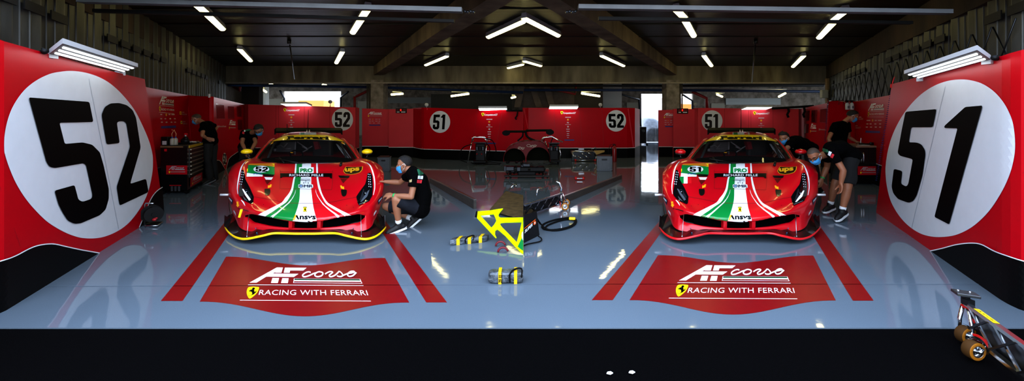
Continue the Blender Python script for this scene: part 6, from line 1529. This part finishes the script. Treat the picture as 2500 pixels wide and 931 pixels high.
# ---- car tail on a stand, at the centre line
Y = 10.0; cx = W(1286, 0, Y).x
TAILR = mat('tail_red', '5A060C', .5, spec=.2); TAILD = mat('arch_dark', '0A0B05', .9, spec=.05)
t = empty('car_tail_section', (cx, Y+.3, 0), 'dark red car tail section with black wing on a wheeled stand at the centre line', 'car part')
q = lambda x, z, d=0: Vector((cx+x, Y+d, z))
outer = [(-.64, .42), (-.63, .55), (-.57, .72), (-.46, .85), (-.36, .90), (-.12, .98), (.1, 1.0), (.36, .98), (.5, .9), (.58, .74), (.63, .55), (.64, .42)]
def arch(c0, r): return [(c0+r*math.cos(a), max(.421, .5+r*math.sin(a))) for a in [math.radians(-15+210*k/20) for k in range(21)]]
A1, A2 = arch(-.33, .29), arch(.31, .32)
b = MB(); vs, fs = fill([outer, A1, A2], .08)
bul = lambda v: -.10*(1-(v[0]/.64)**2)*(1 if v[1] > .5 else .7)
b.add([q(v[0], v[1], bul(v)) for v in vs], fs, smooth=True)
so = catmull([Vector(p) for p in outer], 3)
b.grid([[q(p.x*s, .42+(p.y-.42)*hs_, bul(p)*(1-d)+.9*d) for p in so] for d, s, hs_ in ((0, 1, 1), (.3, 1.0, 1.02), (.7, .95, .9), (1, .85, .6))]); b.build('tail_shell', TAILR, t, weld=True)
for A in (A1, A2):
    b = MB(); b.grid([[q(x, z, bul((x, z))+d) for x, z in A] for d in (0, .35)]); b.add([q(x, z, .3) for x, z in A], [tuple(range(len(A)))]); b.build('wheel_arch', TAILD, t)
a = Art(lambda x, z, l: q(x, z, bul((x, z))-l-.004))
SCR = mat('tail_script', '8A7868', .6)
for cx_, cz_, rx_, rz_ in ((.05, .865, .05, .032), (.16, .85, .045, .03), (.22, .86, .03, .025), (-.19, .80, .045, .03), (-.11, .79, .03, .026)): a.put(stroke(disc(cx_, cz_, rx_, rz_, 18), .013, closed=True), SCR, 1)
a.put(stroke([(.09, .82), (.15, .86), (.2, .83), (.27, .88)], .012, 5), SCR, 2); a.put(stroke([(-.24, .77), (-.16, .82), (-.1, .77), (-.06, .82)], .012, 5), SCR, 2)
a.build('script_mark', t)
random.seed(11)
for k in range(16):
    x = random.uniform(-.55, .5); z = random.uniform(.16, .42); b = MB()
    if k % 3 == 0: b.rbox(q(x, z, random.uniform(.0, .2)), (random.uniform(.1, .25), .2, random.uniform(.05, .14)), .015)
    elif k % 3 == 1: b.lathe([(.0, -.05), (.04, -.05), (.045, -.01), (.03, .0), (.03, .05), (0, .05)], q(x, z, .0), (random.uniform(-1, 1), -.6, .4), 10, False)
    else: b.tube(catmull([q(x, z, 0), q(x+.1, z-.015, -.03), q(x+.24, z+.01, 0)], 5), .014, 7)
    b.build('running_gear', (STEELD, PLASTIC, mat('gear_metal', '2A2A2A', .4, metal=.6))[k % 3], t)
b = MB(); b.rbox(q(0, .2, .2), (1.0, .4, .14), .04); b.rbox(q(0, .1, .3), (.5, .5, .14), .03); b.build('gearbox', PLASTIC, t)
b = MB()
for y_ in (-.15, .55): b.rbox(q(0, .05, y_), (1.2, .06, .05), .01)
for x_ in (-.45, .45): b.rbox(q(x_, .07, .2), (.06, .8, .05), .01)
for x_ in (-.35, .35): b.tube([q(x_, .07, .1), q(x_*.8, .3, .1)], .025, 8)
b.build('stand', mat('stand_dark', '1A1410', .5, metal=.4), t)
for x_ in (-.55, .55):
    for y_ in (-.15, .55): b = MB(); b.lathe([(0, -.015), (.03, -.015), (.03, .015), (0, .015)], q(x_, .03, y_), (1, 0, 0), 12); b.build('caster', RUBBER, t)
# wing halves with drooping end plates
b = MB()
for x0, x1, z0, z1 in ((-.60, -.02, 1.235, 1.235), (-.02, .68, 1.26, 1.27)):
    sec = [(-.1, 0), (0, .03), (.1, .03), (.12, .01), (0, -.03)]
    b.grid([[q(x, z+dz, .1+dy) for dy, dz in sec+sec[:1]] for x, z in ((x0, z0), (x1, z1))], smooth=False)
wing = b.build('wing', RUBBER, t)
for x, z in ((-.62, 1.2), (.69, 1.22)):
    b = MB(); b.prism([q(x+(.06 if x < 0 else -.06)+.11*math.cos(a_)*1.0, z+.075*math.sin(a_), .0) for a_ in [2*math.pi*k/16 for k in range(16)]], (0, .03, 0)); b.build('wing_endplate', RUBBER, wing)
b = MB(); b.tube(catmull([q(-.03, 1.24, .1), q(.0, 1.12, .05), q(.1, 1.04, .05), q(.22, .99, .1)], 5), .03, 8); b.tube(catmull([q(-.1, 1.22, .1), q(-.12, 1.1, .1), q(-.25, .98, .1)], 5), .022, 8); b.build('wing_mount', RUBBER, wing)
# ---- neon panel
NEON = mat('neon_yellow', 'C8F000', .35, spec=.2); 
P1, P2, P3 = W(1166.6, 517, 5.2), W(1277.5, 532, 4.92), W(1277.5, 620, 4.32)
nrm = (P2-P1).cross(P3-P1).normalized(); nrm = nrm if nrm.dot(CAM-P1) > 0 else -nrm
def nmap(px, py, l): d = ray(px, py); return CAM+d*((P1-CAM).dot(nrm)/d.dot(nrm))+nrm*l
zn = lambda P: [Vector((1020+x/3.0024, 410+y/3.0024)) for x, y in P]
out_ = zn([(440,322),(530,315),(600,303),(625,300),(606,322),(592,345),(594,360),(606,368),(690,368),(773,367),(773,632),(755,622),(718,585),(640,500),(600,465),(582,452),(568,462),(566,490),(577,513),(570,516),(500,440),(434,370)])
h1 = zn([(458,350),(556,341),(570,372),(576,392),(560,420),(540,441)]); h2 = zn([(606,406),(640,402),(762,399),(752,450),(726,548),(650,470),(620,440),(605,420)])
a = Art(nmap); s_ = fill([out_, rounded(h1, 1), rounded(h2, 1)]); a.put(s_, NEON, 0); r = a.build('neon_frame', None); tag(r, 'neon yellow cut-out frame leaning by the wooden board, cut off at the centre line', 'frame')
md = r.modifiers.new('t', 'SOLIDIFY'); md.thickness = .012; md.offset = 0
a = Art(nmap); a.put(fill([zn([(733,582),(773,500),(773,612),(760,605)])]), mat('frame_green', '0A7A38', .4), 6); a.put(fill([zn([(773,470),(764,482),(762,505),(766,525),(773,540)])]), WHT, 7); a.build('corner_print', r)
a = Art(nmap); a.put(fill([zn([(420,366),(428,322),(440,322),(434,370)])]), CBLK, 6); a.build('end_cap', r)
# wooden board under the frame
b = MB(); P = [F(1235, 466.5, .06), F(1277.5, 477, .06), F(1277.5, 535, .06), F(1196, 511, .06)]; b.prism(P, (0, 0, -.02)); r = tag(b.build('wooden_board', BOARD), 'brown wooden board behind the neon frame', 'board')
b = MB()
for x, y in ((1238, 470), (1270, 480), (1265, 520), (1205, 508)): p = F(x, y, .02); b.box(p, (.06, .06, .04))
b.build('skid', mat('skid', '2A241A', .8), r)
b = MB(); p = F(1242, 465, .08); b.tube([p, p+Vector((.10, .0, .13)), p+Vector((.16, .0, .12)), p+Vector((.15, 0, .06))], .018, 8); tag(b.build('chrome_handle', CHROME), 'bent chrome handle at the far edge of the wooden board', 'handle')
# ---- wrapped parts
FOIL = mat('crumpled_film', '6E767E', .25, metal=.35, noise_amt=.6, nscale=14, bump=1.0, bscale=22, col2='23282E'); TAPE = mat('yellow_tape', 'D8B400', .4)
def wrapped(A, Bv, dep, h, label, tapes, cables=()):
    """A,B: front bottom corners; dep: vector to the back"""
    t = empty('wrapped_part', (A+Bv+dep)/2, label, 'package'); L = Bv-A; n = 18; m = 5
    ring = []
    for i in range(n+1):
        s = i/n; sh = 1-(.25*(max(0, .08-s)/.08+max(0, s-.92)/.08)); c = A+L*s+dep*.5; pts = []
        for k in range(16):
            a_ = 2*math.pi*k/16; x = math.copysign(abs(math.cos(a_))**.45, math.cos(a_))*.5*sh; z = .5+math.copysign(abs(math.sin(a_))**.45, math.sin(a_))*.5*sh
            p = c+dep*x+up*h*z; w = .006*noise.noise(p*30); pts.append(p+dep.normalized()*w*math.cos(a_)+up*max(0, w*math.sin(a_)))
        pts.append(pts[0]); ring.append(pts)
    b = MB(); b.grid(ring, smooth=False); b.add(ring[0][:-1], [tuple(range(16))]); b.add(ring[-1][:-1], [tuple(range(16))]); b.build('film_wrap', FOIL, t)
    for s in tapes:
        b = MB(); rows = []
        for ss in (s-.045, s+.045):
            rows.append([A+L*ss+dep*x+up*h*z for x, z in ((-.02, 0), (-.03, 1.0), (-.02, 1.03), (1.02, 1.03), (1.03, .0))])
        b.grid(rows, smooth=False); b.build('tape_band', TAPE, t)
    for s0, s1 in cables:
        b = MB(); b.tube(catmull([A+L*s0+dep*-.04+up*.02, A+L*s0+dep*-.05+up*h*.9, A+L*(s0*.6+s1*.4)+dep*.4+up*h*1.12, A+L*s1+dep*.3+up*h*1.2, A+L*s1+dep*-.05+up*h*.6], 5), .008, 6); b.build('strap_cable', RUBBER, t)
    return t
wrapped(F(1098, 601), F(1189, 591.5), Vector((.02, .12, 0)), .075, 'film-wrapped part with three yellow tapes beyond the neon frame tip', (.22, .52, .82), ((.42, .62),))
t = wrapped(F(1192, 695), F(1277.5, 694), Vector((0, .12, 0)), .11, 'film-wrapped part with lettered yellow tape, nearest the centre line', (.33, .78), ((.62, .95),))
a = Art(None); A_, B_ = F(1192, 695), F(1277.5, 694); L = B_-A_; vs, fs, w = text2d('ZE 32', bold=.02)
fr = aff(A_+L*.33+Vector((-.012, -.0065, .018)), Vector((.034, 0, 0)), Vector((0, 0, .075))); a.put(([Vector((1-v[1], v[0]/w)) for v in vs], fs), NUM, 2, fr); a.build('lettering', t)
# dark red clamp halves
for i, (cx_, cy_, l) in enumerate(((1222, 603, 'dark red clamp half lying nearer the neon frame'), (1228, 618, 'dark red clamp half lying nearer the viewer'))):
    c = F(cx_, cy_); b = MB(); b.tube([c+Vector((.058*math.cos(a_), .02*math.sin(a_)*0, .012+.058*math.sin(a_)*.9)) for a_ in [math.radians(10+170*k/12) for k in range(13)]], .012, 8); tag(b.build('clamp_half', mat('clamp_red', '6E0A18', .35)), l, 'clamp')
# long kick boards lying on the floor
PLK = mat('plank_grey', '5A544E', .4, metal=.4, noise_amt=.4, nscale=10, stretch=(.3, .3, 3))
def kick(a, c, ha, hc, label):
    A_, C_ = F(*a), F(*c); n = Vector(((C_-A_).y, -(C_-A_).x, 0)).normalized()*.05; b = MB()
    b.hexa([A_, C_, C_+n, A_+n, A_+up*ha, C_+up*hc, C_+n+up*hc, A_+n+up*ha]); r = tag(b.build('kick_board', PLK), label, 'board')
    b = MB(); b.hexa([A_+up*ha, C_+up*hc, C_+n+up*hc, A_+n+up*ha, A_+up*(ha+.012), C_+up*(hc+.012), C_+n+up*(hc+.012), A_+n+up*(ha+.012)]); b.build('top_edge', STEEL, r)
kick((1053, 446), (1163, 510), .11, .16, 'long grey kick board standing on edge behind the crouching person')
kick((1372, 497), (1514, 436), .13, .09, 'long grey kick board standing on edge beyond the lattice dolly')
# ---- lattice dollies on polyurethane wheels
PUW = mat('wheel_ochre', 'A86A14', .45); PUD = mat('wheel_brown', '4A3014', .7, spec=.15); CLR = mat('clamp_bright_red', 'B81410', .35)
def dolly(A, e, L, zl, zu, w1, w2, label, plate=True, R=.06, n=5):
    e = Vector(e).normalized(); x = Vector((e.y, -e.x, 0)); x = x if x.dot(CAM-A) > 0 else -x
    t = empty('lattice_dolly', Vector((A.x, A.y, 0)), label, 'dolly'); q = lambda s, z, d=0: A*1+e*s+up*z+x*d
    A = Vector((A.x, A.y, 0))
    for z in (zl, zu):
        b = MB(); p0, p1 = q(0, z), q(L, z); b.hexa([p0-x*.016-up*.012, p0+x*.016-up*.012, p1+x*.016-up*.012, p1-x*.016-up*.012, p0-x*.016+up*.012, p0+x*.016+up*.012, p1+x*.016+up*.012, p1-x*.016+up*.012]); b.build('rail', ALU, t)
    for k in range(n):
        s0 = L*(k+.12)/n; s1 = L*(k+1)/n; b = MB(); w_ = e*.035
        p0, p1 = q(s0, zu-.012), q(s1, zl+.012)
        b.hexa([p1-x*.004, p1+x*.004, p1+w_+x*.004, p1+w_-x*.004, p0-x*.004, p0+x*.004, p0+w_+x*.004, p0+w_-x*.004]); b.build('lattice_bar', ALU, t)
        p0, p1 = q(s0, zl+.012, .02), q(s1, zu-.012, .02); b = MB()
        b.hexa([p0-x*.004, p0+x*.004, p0+w_*.6+x*.004, p0+w_*.6-x*.004, p1-x*.004, p1+x*.004, p1+w_*.6+x*.004, p1+w_*.6-x*.004]); b.build('lattice_bar', STEELD, t)
    b = MB(); b.hexa([q(0, zl, .03), q(L, zl, .03), q(L, zl, .036), q(0, zl, .036), q(0, zu, .03), q(L, zu, .03), q(L, zu, .036), q(0, zu, .036)]) if False else b.hexa([q(.02, zl, -.03), q(L, zl, -.03), q(L, zl, -.026), q(.02, zl, -.026), q(.02, zu, -.03), q(L, zu, -.03), q(L, zu, -.026), q(.02, zu, -.026)]); b.build('back_plate', STEELD, t)
    for s, wp, zr in ((0, w1, zu), (.16, w2, zl)):
        ax = Vector((.05, -1, 0)).normalized(); c = Vector((wp.x, wp.y, R))
        b = MB(); b.lathe([(R*.6, -.026), (R*.93, -.026), (R, -.02), (R, .02), (R*.93, .026), (R*.6, .026)], c, ax, 28, True, False); wh = b.build('wheel', PUD, t)
        b = MB(); b.lathe([(R*.66, .0265), (R*.93, .0265), (R*.97, .024)], c, ax, 28, True, False); b.build('tread_face', PUW, wh)
        b = MB(); b.lathe([(0, .02), (R*.2, .03), (R*.25, .015), (R*.55, .008), (R*.64, .027), (R*.64, -.027)], c, ax, 24, True, False); b.build('hub', ALU, wh)
        j = q(s, zr); b = MB(); o1 = up*(R*1.15)
        b.tube([c+ax*.034, c+ax*.036+(j-c)*.3+up*.01, j+ax*.01], [.009, .012, .012], 8); b.tube([c-ax*.034, c-ax*.036+(j-c)*.35+up*.02, j-ax*.01], [.009, .012, .012], 8)
        arcp = [c+(ax.cross(up)*-math.cos(a_)+up*math.sin(a_))*R*1.12 for a_ in [math.radians(-15+95*k/12) for k in range(13)]]; b.grid([[p_+ax*.03 for p_ in arcp], [p_-ax*.03 for p_ in arcp]]); b.build('fork', CHROME, t)
        d = (j-c).normalized(); b = MB(); cc_ = c.lerp(j, .55); ring = [[cc_+(ax*math.cos(a_)+up*math.sin(a_))*R*rr_+d*dd_ for a_ in [math.radians(-50+170*k/12) for k in range(13)]] for rr_, dd_ in ((.8, .015), (1.0, .015), (1.0, .027), (.8, .027), (.8, .015))]; b.grid(ring, smooth=False); b.build('clamp_ring', CLR, t)
    if plate:
        p = q(.0, zu); b = MB(); b.box(p+up*.03, (.035, .03, .07)); b.box(p+up*.02+e*.03, (.05, .04, .04)); b.build('post', STEELD, t)
        b = MB(); b.rbox(p+up*.068-e*.0, (.085, .12, .02), .004, math.atan2(e.y, e.x)+.0); pl = b.build('top_plate', mat('plate_dark', '55585C', .35, metal=.9), t)
        for s_ in (-.03, .03): b = MB(); b.cyl(p+up*.076+x*s_-e*.02, p+up*.083+x*s_-e*.02, .008, 10); b.build('bolt', CHROME, pl)
        a = Art(None); m0 = q(.12, zu+.0125, .015); fr = aff(m0, e*.2, x*-.03); a.put(([Vector((0, 0)), Vector((1, 0)), Vector((1, 1)), Vector((0, 1))], [(0, 1, 2, 3)]), CYEL, 1, fr)
        vs, fs, w = text2d('UK AT GTE2'); a.put(([Vector((.1+.8*v[0]/w, .25+.5*v[1])) for v in vs], fs), NUM, 2, fr); a.build('yellow_label', t)
    return t
dolly(Vector((3.19, 2.66, 0)), (-.447, -.894, 0), 1.25, .075, .265, Vector((3.143, 2.62, 0)), Vector((2.99, 2.45, 0)), 'aluminium lattice dolly on ochre wheels on the dark apron at the corner')
dolly(Vector((.70, 6.62, 0)), (-.60, -.80, 0), 1.13, .08, .25, Vector((.78, 6.72, 0)), Vector((.72, 6.42, 0)), 'aluminium lattice dolly lying between the battery pack and the kick board', plate=False, R=.065)
b = MB(); p = W(1369, 472, 6.6); b.tube([p, W(1371, 459, 6.6), W(1366, 447, 6.6), W(1357, 443, 6.6)], .02, 8); b.tube([W(1309, 480, 6.0), W(1312, 463, 6.0), W(1338, 457, 6.2), W(1333, 472, 6.2)], .012, 8); b.tube([W(1369, 470, 6.6), W(1371, 500, 6.6)], .02, 8); tag(b.build('dolly_handle', CHROME), 'bent chrome handle standing on the lattice dolly beyond the battery pack', 'handle')
# ---- battery pack with cable
zb_ = lambda P, Y: [W(1020+x/3.0024, 410+y/3.0024, Y) for x, y in P]
bf = [F(1279, 594), F(1317, 575)]; t = empty('battery_pack', (bf[0]+bf[1])/2+Vector((-.05, .15, 0)), 'black starter battery pack with an orange line, right of the centre line', 'battery')
A_, B_ = bf; h0, h1 = .36, .34; dp = Vector((-.10, .30, 0)); A0 = A_+Vector((0.002, 0, 0))
b = MB(); b.hexa([A0, B_, B_+dp*.6, A0+Vector((.0, .3, 0)), A0+up*h0, B_-(B_-A0)*.18+up*h1, B_-(B_-A0)*.18+dp*.5+up*h1, A0+Vector((0, .25, h0))]); b.build('case', mat('case_black', '060607', .4), t)
nb = Vector(((B_-A0).y, -(B_-A0).x, 0)).normalized(); 
a = Art(None); fr = aff(A0+nb*.002, B_-A0, up*h0); ORB = mat('battery_orange', 'D85A10', .4)
a.put(stroke([(0, .30+.22), (.72, .62+.06)], .03), ORB, 2, fr); vs, fs, w = text2d('SUPER', bold=.03, shear=.2); a.put(([Vector((.02+.50*v[0]/w, .34-.0+.12*v[1]+.14*(v[0]/w))) for v in vs], fs), WHTL, 2, fr)
a.put(fill([disc(.66, .56, .09, .08, 20)]), ORB, 2, fr); vs, fs, w = text2d('B', bold=.03); a.put(([Vector((.63+.07*v[0]/w, .52+.08*v[1])) for v in vs], fs), WHTL, 3, fr); a.build('lettering', t)
b = MB(); b.tube([A0+up*h0+Vector((.02, .1, 0)), A0+up*(h0+.06)+Vector((.06, .1, 0)), B_*.5+A0*.5+up*(h1+.05)+Vector((0, .1, 0)), B_*.7+A0*.3+up*h1+Vector((0, .1, 0))], .014, 8); b.build('handle', RUBBER, t)
b = MB(); fl_ = lambda px, py, z=.018: F(px, py, z)
pts = [W(1303, 521, 5.0), fl_(1318, 545), fl_(1335, 560), fl_(1365, 562), fl_(1398, 552), fl_(1407, 540), fl_(1396, 532), fl_(1360, 536), fl_(1330, 546), fl_(1324, 556), fl_(1345, 562), fl_(1385, 556), fl_(1403, 544), fl_(1398, 536), fl_(1372, 538), fl_(1340, 549), fl_(1328, 560)]
b.tube(catmull(pts, 6), .013, 8); b.tube(catmull([W(1314, 577, 4.9), fl_(1322, 583), fl_(1318, 590), fl_(1290, 596), fl_(1279.5, 600)], 6), .008, 6)
cb = tag(b.build('coiled_cable', RUBBER), 'coiled black cable with a yellow plug beside the battery pack', 'cable')
b = MB(); b.rbox(F(1397, 534, .04), (.10, .05, .04), .012, -.2); b.build('plug', CYEL, cb)
# small red wheeled tool
c = F(1415, 440); t = empty('creeper_tool', c, 'small red-ended roller tool on the floor behind the kick board', 'tool')
for s in (-1, 1): b = MB(); b.lathe([(0, -.025), (.045, -.025), (.045, .025), (0, .025)], c+Vector((s*.1, 0, .045)), (1, 0, 0), 14); b.build('roller', REDP if s < 0 else CLR, t)
b = MB(); b.rbox(c+up*.045, (.18, .05, .025), .006); b.build('bar', ALU, t)
# aluminium jig with a wooden plate
Y = 13.6; t = empty('lattice_jig', Vector((W(1425, 0, Y).x, Y, 0)), 'silver lattice jig lying before the right fifty-two back panel', 'jig')
b = MB(); pf = lambda x, y, d=0: W(1270+x/5.82, 320+y/5.82, Y)+Vector((0, d, 0))
for P in (((740, 297), (1050, 292)), ((770, 420), (1075, 415)), ((740, 297), (770, 420)), ((1050, 292), (1110, 362)), ((1075, 415), (1075, 360))): b.tube([pf(*P[0]), pf(*P[1])], .022, 6); b.tube([pf(*P[0], .3), pf(*P[1], .3)], .02, 6)
b.build('rail', ALU, t); b = MB()
for P in (((760, 345), (800, 375)), ((820, 360), (905, 408)), ((870, 312), (905, 345)), ((915, 345), (975, 390)), ((950, 300), (1015, 340))): b.tube([pf(*P[0], -.02), pf(*P[1], -.02)], .025, 6)
b.build('lattice_bar', ALU, t); b = MB(); b.hexa([pf(745, 425, .1), pf(1080, 420, .1), pf(1080, 420, .3), pf(745, 425, .3), pf(745, 300, .1), pf(1050, 297, .1), pf(1050, 297, .3), pf(745, 300, .3)]); b.build('core_plate', STEELD, t)
b = MB(); b.prism([pf(1045, 278, -.05), pf(1195, 275, -.05), pf(1195, 298, -.05), pf(1080, 335, -.05)], (0, .05, 0)); b.build('wooden_plate', mat('ply', 'B8924A', .6, noise_amt=.2), t)
b = MB(); b.box(pf(872, 262, .1), (.2, .1, .05)); b.tube([pf(1018, 262, .1), pf(1080, 238, .1), pf(1085, 270, .1)], .02, 6); b.build('grip', STEEL, t)
for x in (785, 1065): b = MB(); b.lathe([(0, -.03), (.045, -.03), (.045, .03), (0, .03)], Vector((pf(x, 400).x, Y, .045)), (1, 0, 0), 14); b.build('wheel', CLR, t)
# ---- right workbench
D0 = 8.85; c0 = Vector((W(2086, 0, D0).x, D0, 0)); c1 = Vector((W(2153, 0, D0).x, D0, 0)); dd = Vector((KR*.9, .9, 0))
t = empty('workbench', (c0+c1+dd)/2, 'black workbench with a pale worktop under the right sponsor panel', 'workbench')
b = MB(); b.hexa([c0+up*.06, c1+up*.06, c1+dd+up*.06, c0+dd+up*.06, c0+up*.9, c1+up*.9, c1+dd+up*.9, c0+dd+up*.9]); b.build('cabinet', CHESTM, t)
b = MB(); o = Vector((0, -.04, 0)); b.hexa([c0+o+up*.9, c1+o+up*.9, c1+dd+up*.9, c0+dd+up*.9, c0+o+up*.94, c1+o+up*.94, c1+dd+up*.94, c0+dd+up*.94]); b.build('worktop', mat('pale_top', '9A7E68', .6, noise_amt=.2), t)
for k, px in enumerate((2092, 2104)):
    b = MB(); p = W(px+9*(k), 0, D0); 
    b = MB(); x0 = W(2088+k*32, 0, D0).x; x1 = W(2118+k*32, 0, D0).x; b.box(((x0+x1)/2, D0-.008, .58), (x1-x0, .016, .58)); d = b.build('door', DRAW, t)
    b = MB(); px_ = W(2099+k*5.5, 0, D0).x; b.tube([(px_, D0-.035, .54), (px_, D0-.045, .6), (px_, D0-.045, .72), (px_, D0-.035, .78)], .018, 8); b.build('handle', STEEL, d)
p = Vector((W(2092, 0, D0).x, D0-.02, .24)); q_ = Vector((W(2141, 0, D0).x, D0-.02, .24)); team_label(t, p, q_-p, up*.21)
def on_bench(px, Y): v = W(px, 0, Y); v.z = .94; return v
b = MB(); b.rbox(on_bench(2120, 9.1)+up*.02, (.3, .2, .04), .01); tag(b.build('tool_tray', PLASTIC), 'black tray of tools on the right workbench', 'tray')
b = MB(); b.rbox(on_bench(2108, 8.98)+up*.006, (.2, .14, .012), .003, .2); tag(b.build('notebook', mat('paper', 'B8B8B8', .7)), 'pale papers under the hand of the man at the right workbench', 'papers')
b = MB(); p = on_bench(2101, 9.2); b.tube([p, p+Vector((.01, 0, .17))], .008, 6); tag(b.build('pen', WHT), 'white pen standing on the right workbench', 'pen')
b = MB(); b.tube([on_bench(2126, 9.0)+up*.05, on_bench(2140, 9.05)+up*.06], .016, 8); b.ball(on_bench(2126, 9.0)+up*.05, .03, 10, 8); tag(b.build('ratchet', STEELD), 'dark ratchet lying on the tray of the right workbench', 'tool')
# spray bottles hooked over the panel
for px, l in ((2068.5, 'white spray bottle hooked on the panel, nearer the doorway'), (2079.5, 'white spray bottle hooked on the panel, nearer the sponsor print')):
    c = W(px, 268, 10.35); t = empty('spray_bottle', c, l, 'bottle', 'white spray bottles hooked on the red panel')
    b = MB(); b.lathe([(0, 0), (.044, .0), (.047, .01), (.047, .15), (.03, .19), (.016, .2)], c, n=18); b.build('bottle', mat('bottle_white', 'C4C6C8', .4), t)
    b = MB(); b.lathe([(.018, .2), (.02, .235), (.01, .24)], c, n=12); b.box(c+Vector((-.02, -.01, .245)), (.09, .03, .04)); b.tube([c+Vector((-.03, -.02, .235)), c+Vector((-.05, -.02, .19))], .006, 6); b.build('trigger', PLASTIC, t)
    b = MB(); b.box(c+Vector((0, -.046, .07)), (.06, .006, .07)); b.build('bottle_label', mat('label_grey', '6A6E74', .5), t)
    b = MB(); b.tube([c+Vector((0, .05, .18)), c+Vector((0, .12, .24)), c+Vector((0, .27, .24)), c+Vector((0, .28, .15))], .006, 5); b.build('hook', STEEL, t)
# red lever on the far edge of the fifty-one panel
b = MB(); p = W(2178, 210, 5.62); b.rbox(p, (.04, .03, .06), .008); b.tube([p+up*.02, p+Vector((.02, 0, .1)), p+Vector((.06, .02, .14))], .006, 6); r = tag(b.build('panel_latch', REDP), 'small red latch on the far top corner of the fifty-one panel', 'latch')
b = MB(); b.tube([p-up*.03, p-up*.16], .008, 6); b.build('latch_rod', CHROME, r)
# ---- through the doorway: wrapped car and black cabinet
p0 = W(1566, 345, 22.5); b = MB(); b.rbox((p0.x+.02, 22.5, .58), (.42, .5, 1.0), .03); t = tag(b.build('black_cabinet', PLASTIC), 'black cabinet standing at the left edge of the bright doorway', 'cabinet')
b = MB(); b.lathe([(.09, 0), (.1, .02), (.06, .03)], Vector((p0.x+.02, 22.25, .85)), (0, -1, 0), 14); b.build('dial', LAMPG, t)
b = MB()
for s in (-.2, .3): b.box((p0.x+s, 22.4, .04), (.06, .2, .08))
b.build('foot', PLASTIC, t)
cov = mat('silver_cover', '70747A', .4, metal=.5, noise_amt=.4, nscale=4, bump=.8, bscale=6)
rows = []
for i in range(25):
    s = i/24; row = []
    for k in range(17):
        u = -1+2*k/16; hgt = (.35+1.35*max(0, 1-abs(u)**3.0)**.6)*(.75+.25*math.sin(s*3.0)); px = 1592+26*u; p = W(px, 0, 26.0); fold = .10*noise.noise(Vector((u*7, s*9, 1.3)))
        row.append(Vector((p.x, 25.2+3.2*s+fold, max(0, hgt*(0.0 if i == 0 else min(1, .55+s*2)) + fold*.5))))
    rows.append(row)
b = MB(); b.grid(rows); b.grid([[Vector((v.x, v.y, 0)) for v in [r[0] for r in rows]], [r[0] for r in rows]]); b.grid([[Vector((v.x, v.y, 0)) for v in [r[-1] for r in rows]], [r[-1] for r in rows]])
b.grid([[Vector((v.x, v.y, 0)) for v in rows[1]], rows[1]])
tag(b.build('covered_car', cov), 'silver sheet draped over a car outside the bright doorway', 'car cover')

# scraps of white tape on the dark apron
for px, py, l in ((1489, 911, 'white tape scrap on the dark apron, nearer the yellow-mirrored car'), (1543, 909, 'white tape scrap on the dark apron, nearer the red-mirrored car')):
    p = F(px, py, .004); p.z = 0; b = MB(); b.prism([p+Vector((-.022, -.004, 0)), p+Vector((.0, -.012, 0)), p+Vector((.02, .0, 0)), p+Vector((.008, .014, 0)), p+Vector((-.012, .01, 0))], (0, 0, .005)); tag(b.build('tape_scrap', WHTL), l, 'scrap')
# ================================================================ camera, light
cam = bpy.data.cameras.new('camera'); co = bpy.data.objects.new('camera', cam); COL.objects.link(co)
co.location = CAM; co.rotation_euler = (math.pi/2, 0, 0); cam.sensor_fit = 'HORIZONTAL'; cam.sensor_width = 36
cam.lens = FP/2500*36; cam.shift_x = (1250-CX)/2500; cam.shift_y = (HZ-465.5)/2500; cam.clip_start = .05; cam.clip_end = 300
scene.camera = co
w = bpy.data.worlds.new('sky'); scene.world = w; w.use_nodes = True; nt = w.node_tree; bg = nt.nodes['Background']
tc = nt.nodes.new('ShaderNodeTexCoord'); sp = nt.nodes.new('ShaderNodeSeparateXYZ'); nt.links.new(tc.outputs['Generated'], sp.inputs[0])
cr = nt.nodes.new('ShaderNodeValToRGB'); cr.color_ramp.elements[0].position = .0; cr.color_ramp.elements[0].color = (.84, .91, 1.0, 1); cr.color_ramp.elements[1].position = .6; cr.color_ramp.elements[1].color = (.62, .76, 1.0, 1)
nt.links.new(sp.outputs['Z'], cr.inputs[0]); nt.links.new(cr.outputs[0], bg.inputs['Color']); bg.inputs['Strength'].default_value = 5.0
def area(name, loc, target, size, size_y, power, col=(1, 1, 1)):
    l = bpy.data.lights.new(name, 'AREA'); l.shape = 'RECTANGLE'; l.size = size; l.size_y = size_y; l.energy = power; l.color = col
    o = bpy.data.objects.new(name, l); COL.objects.link(o); o.location = loc
    o.rotation_euler = (Vector(target)-Vector(loc)).to_track_quat('-Z', 'Y').to_euler(); return o
scene.view_settings.view_transform = 'Standard'; scene.view_settings.look = 'None'; scene.view_settings.exposure = .22; scene.view_settings.gamma = .86
scene.cycles.max_bounces = 8; scene.cycles.diffuse_bounces = 4; scene.cycles.glossy_bounces = 4; scene.cycles.sample_clamp_indirect = 6
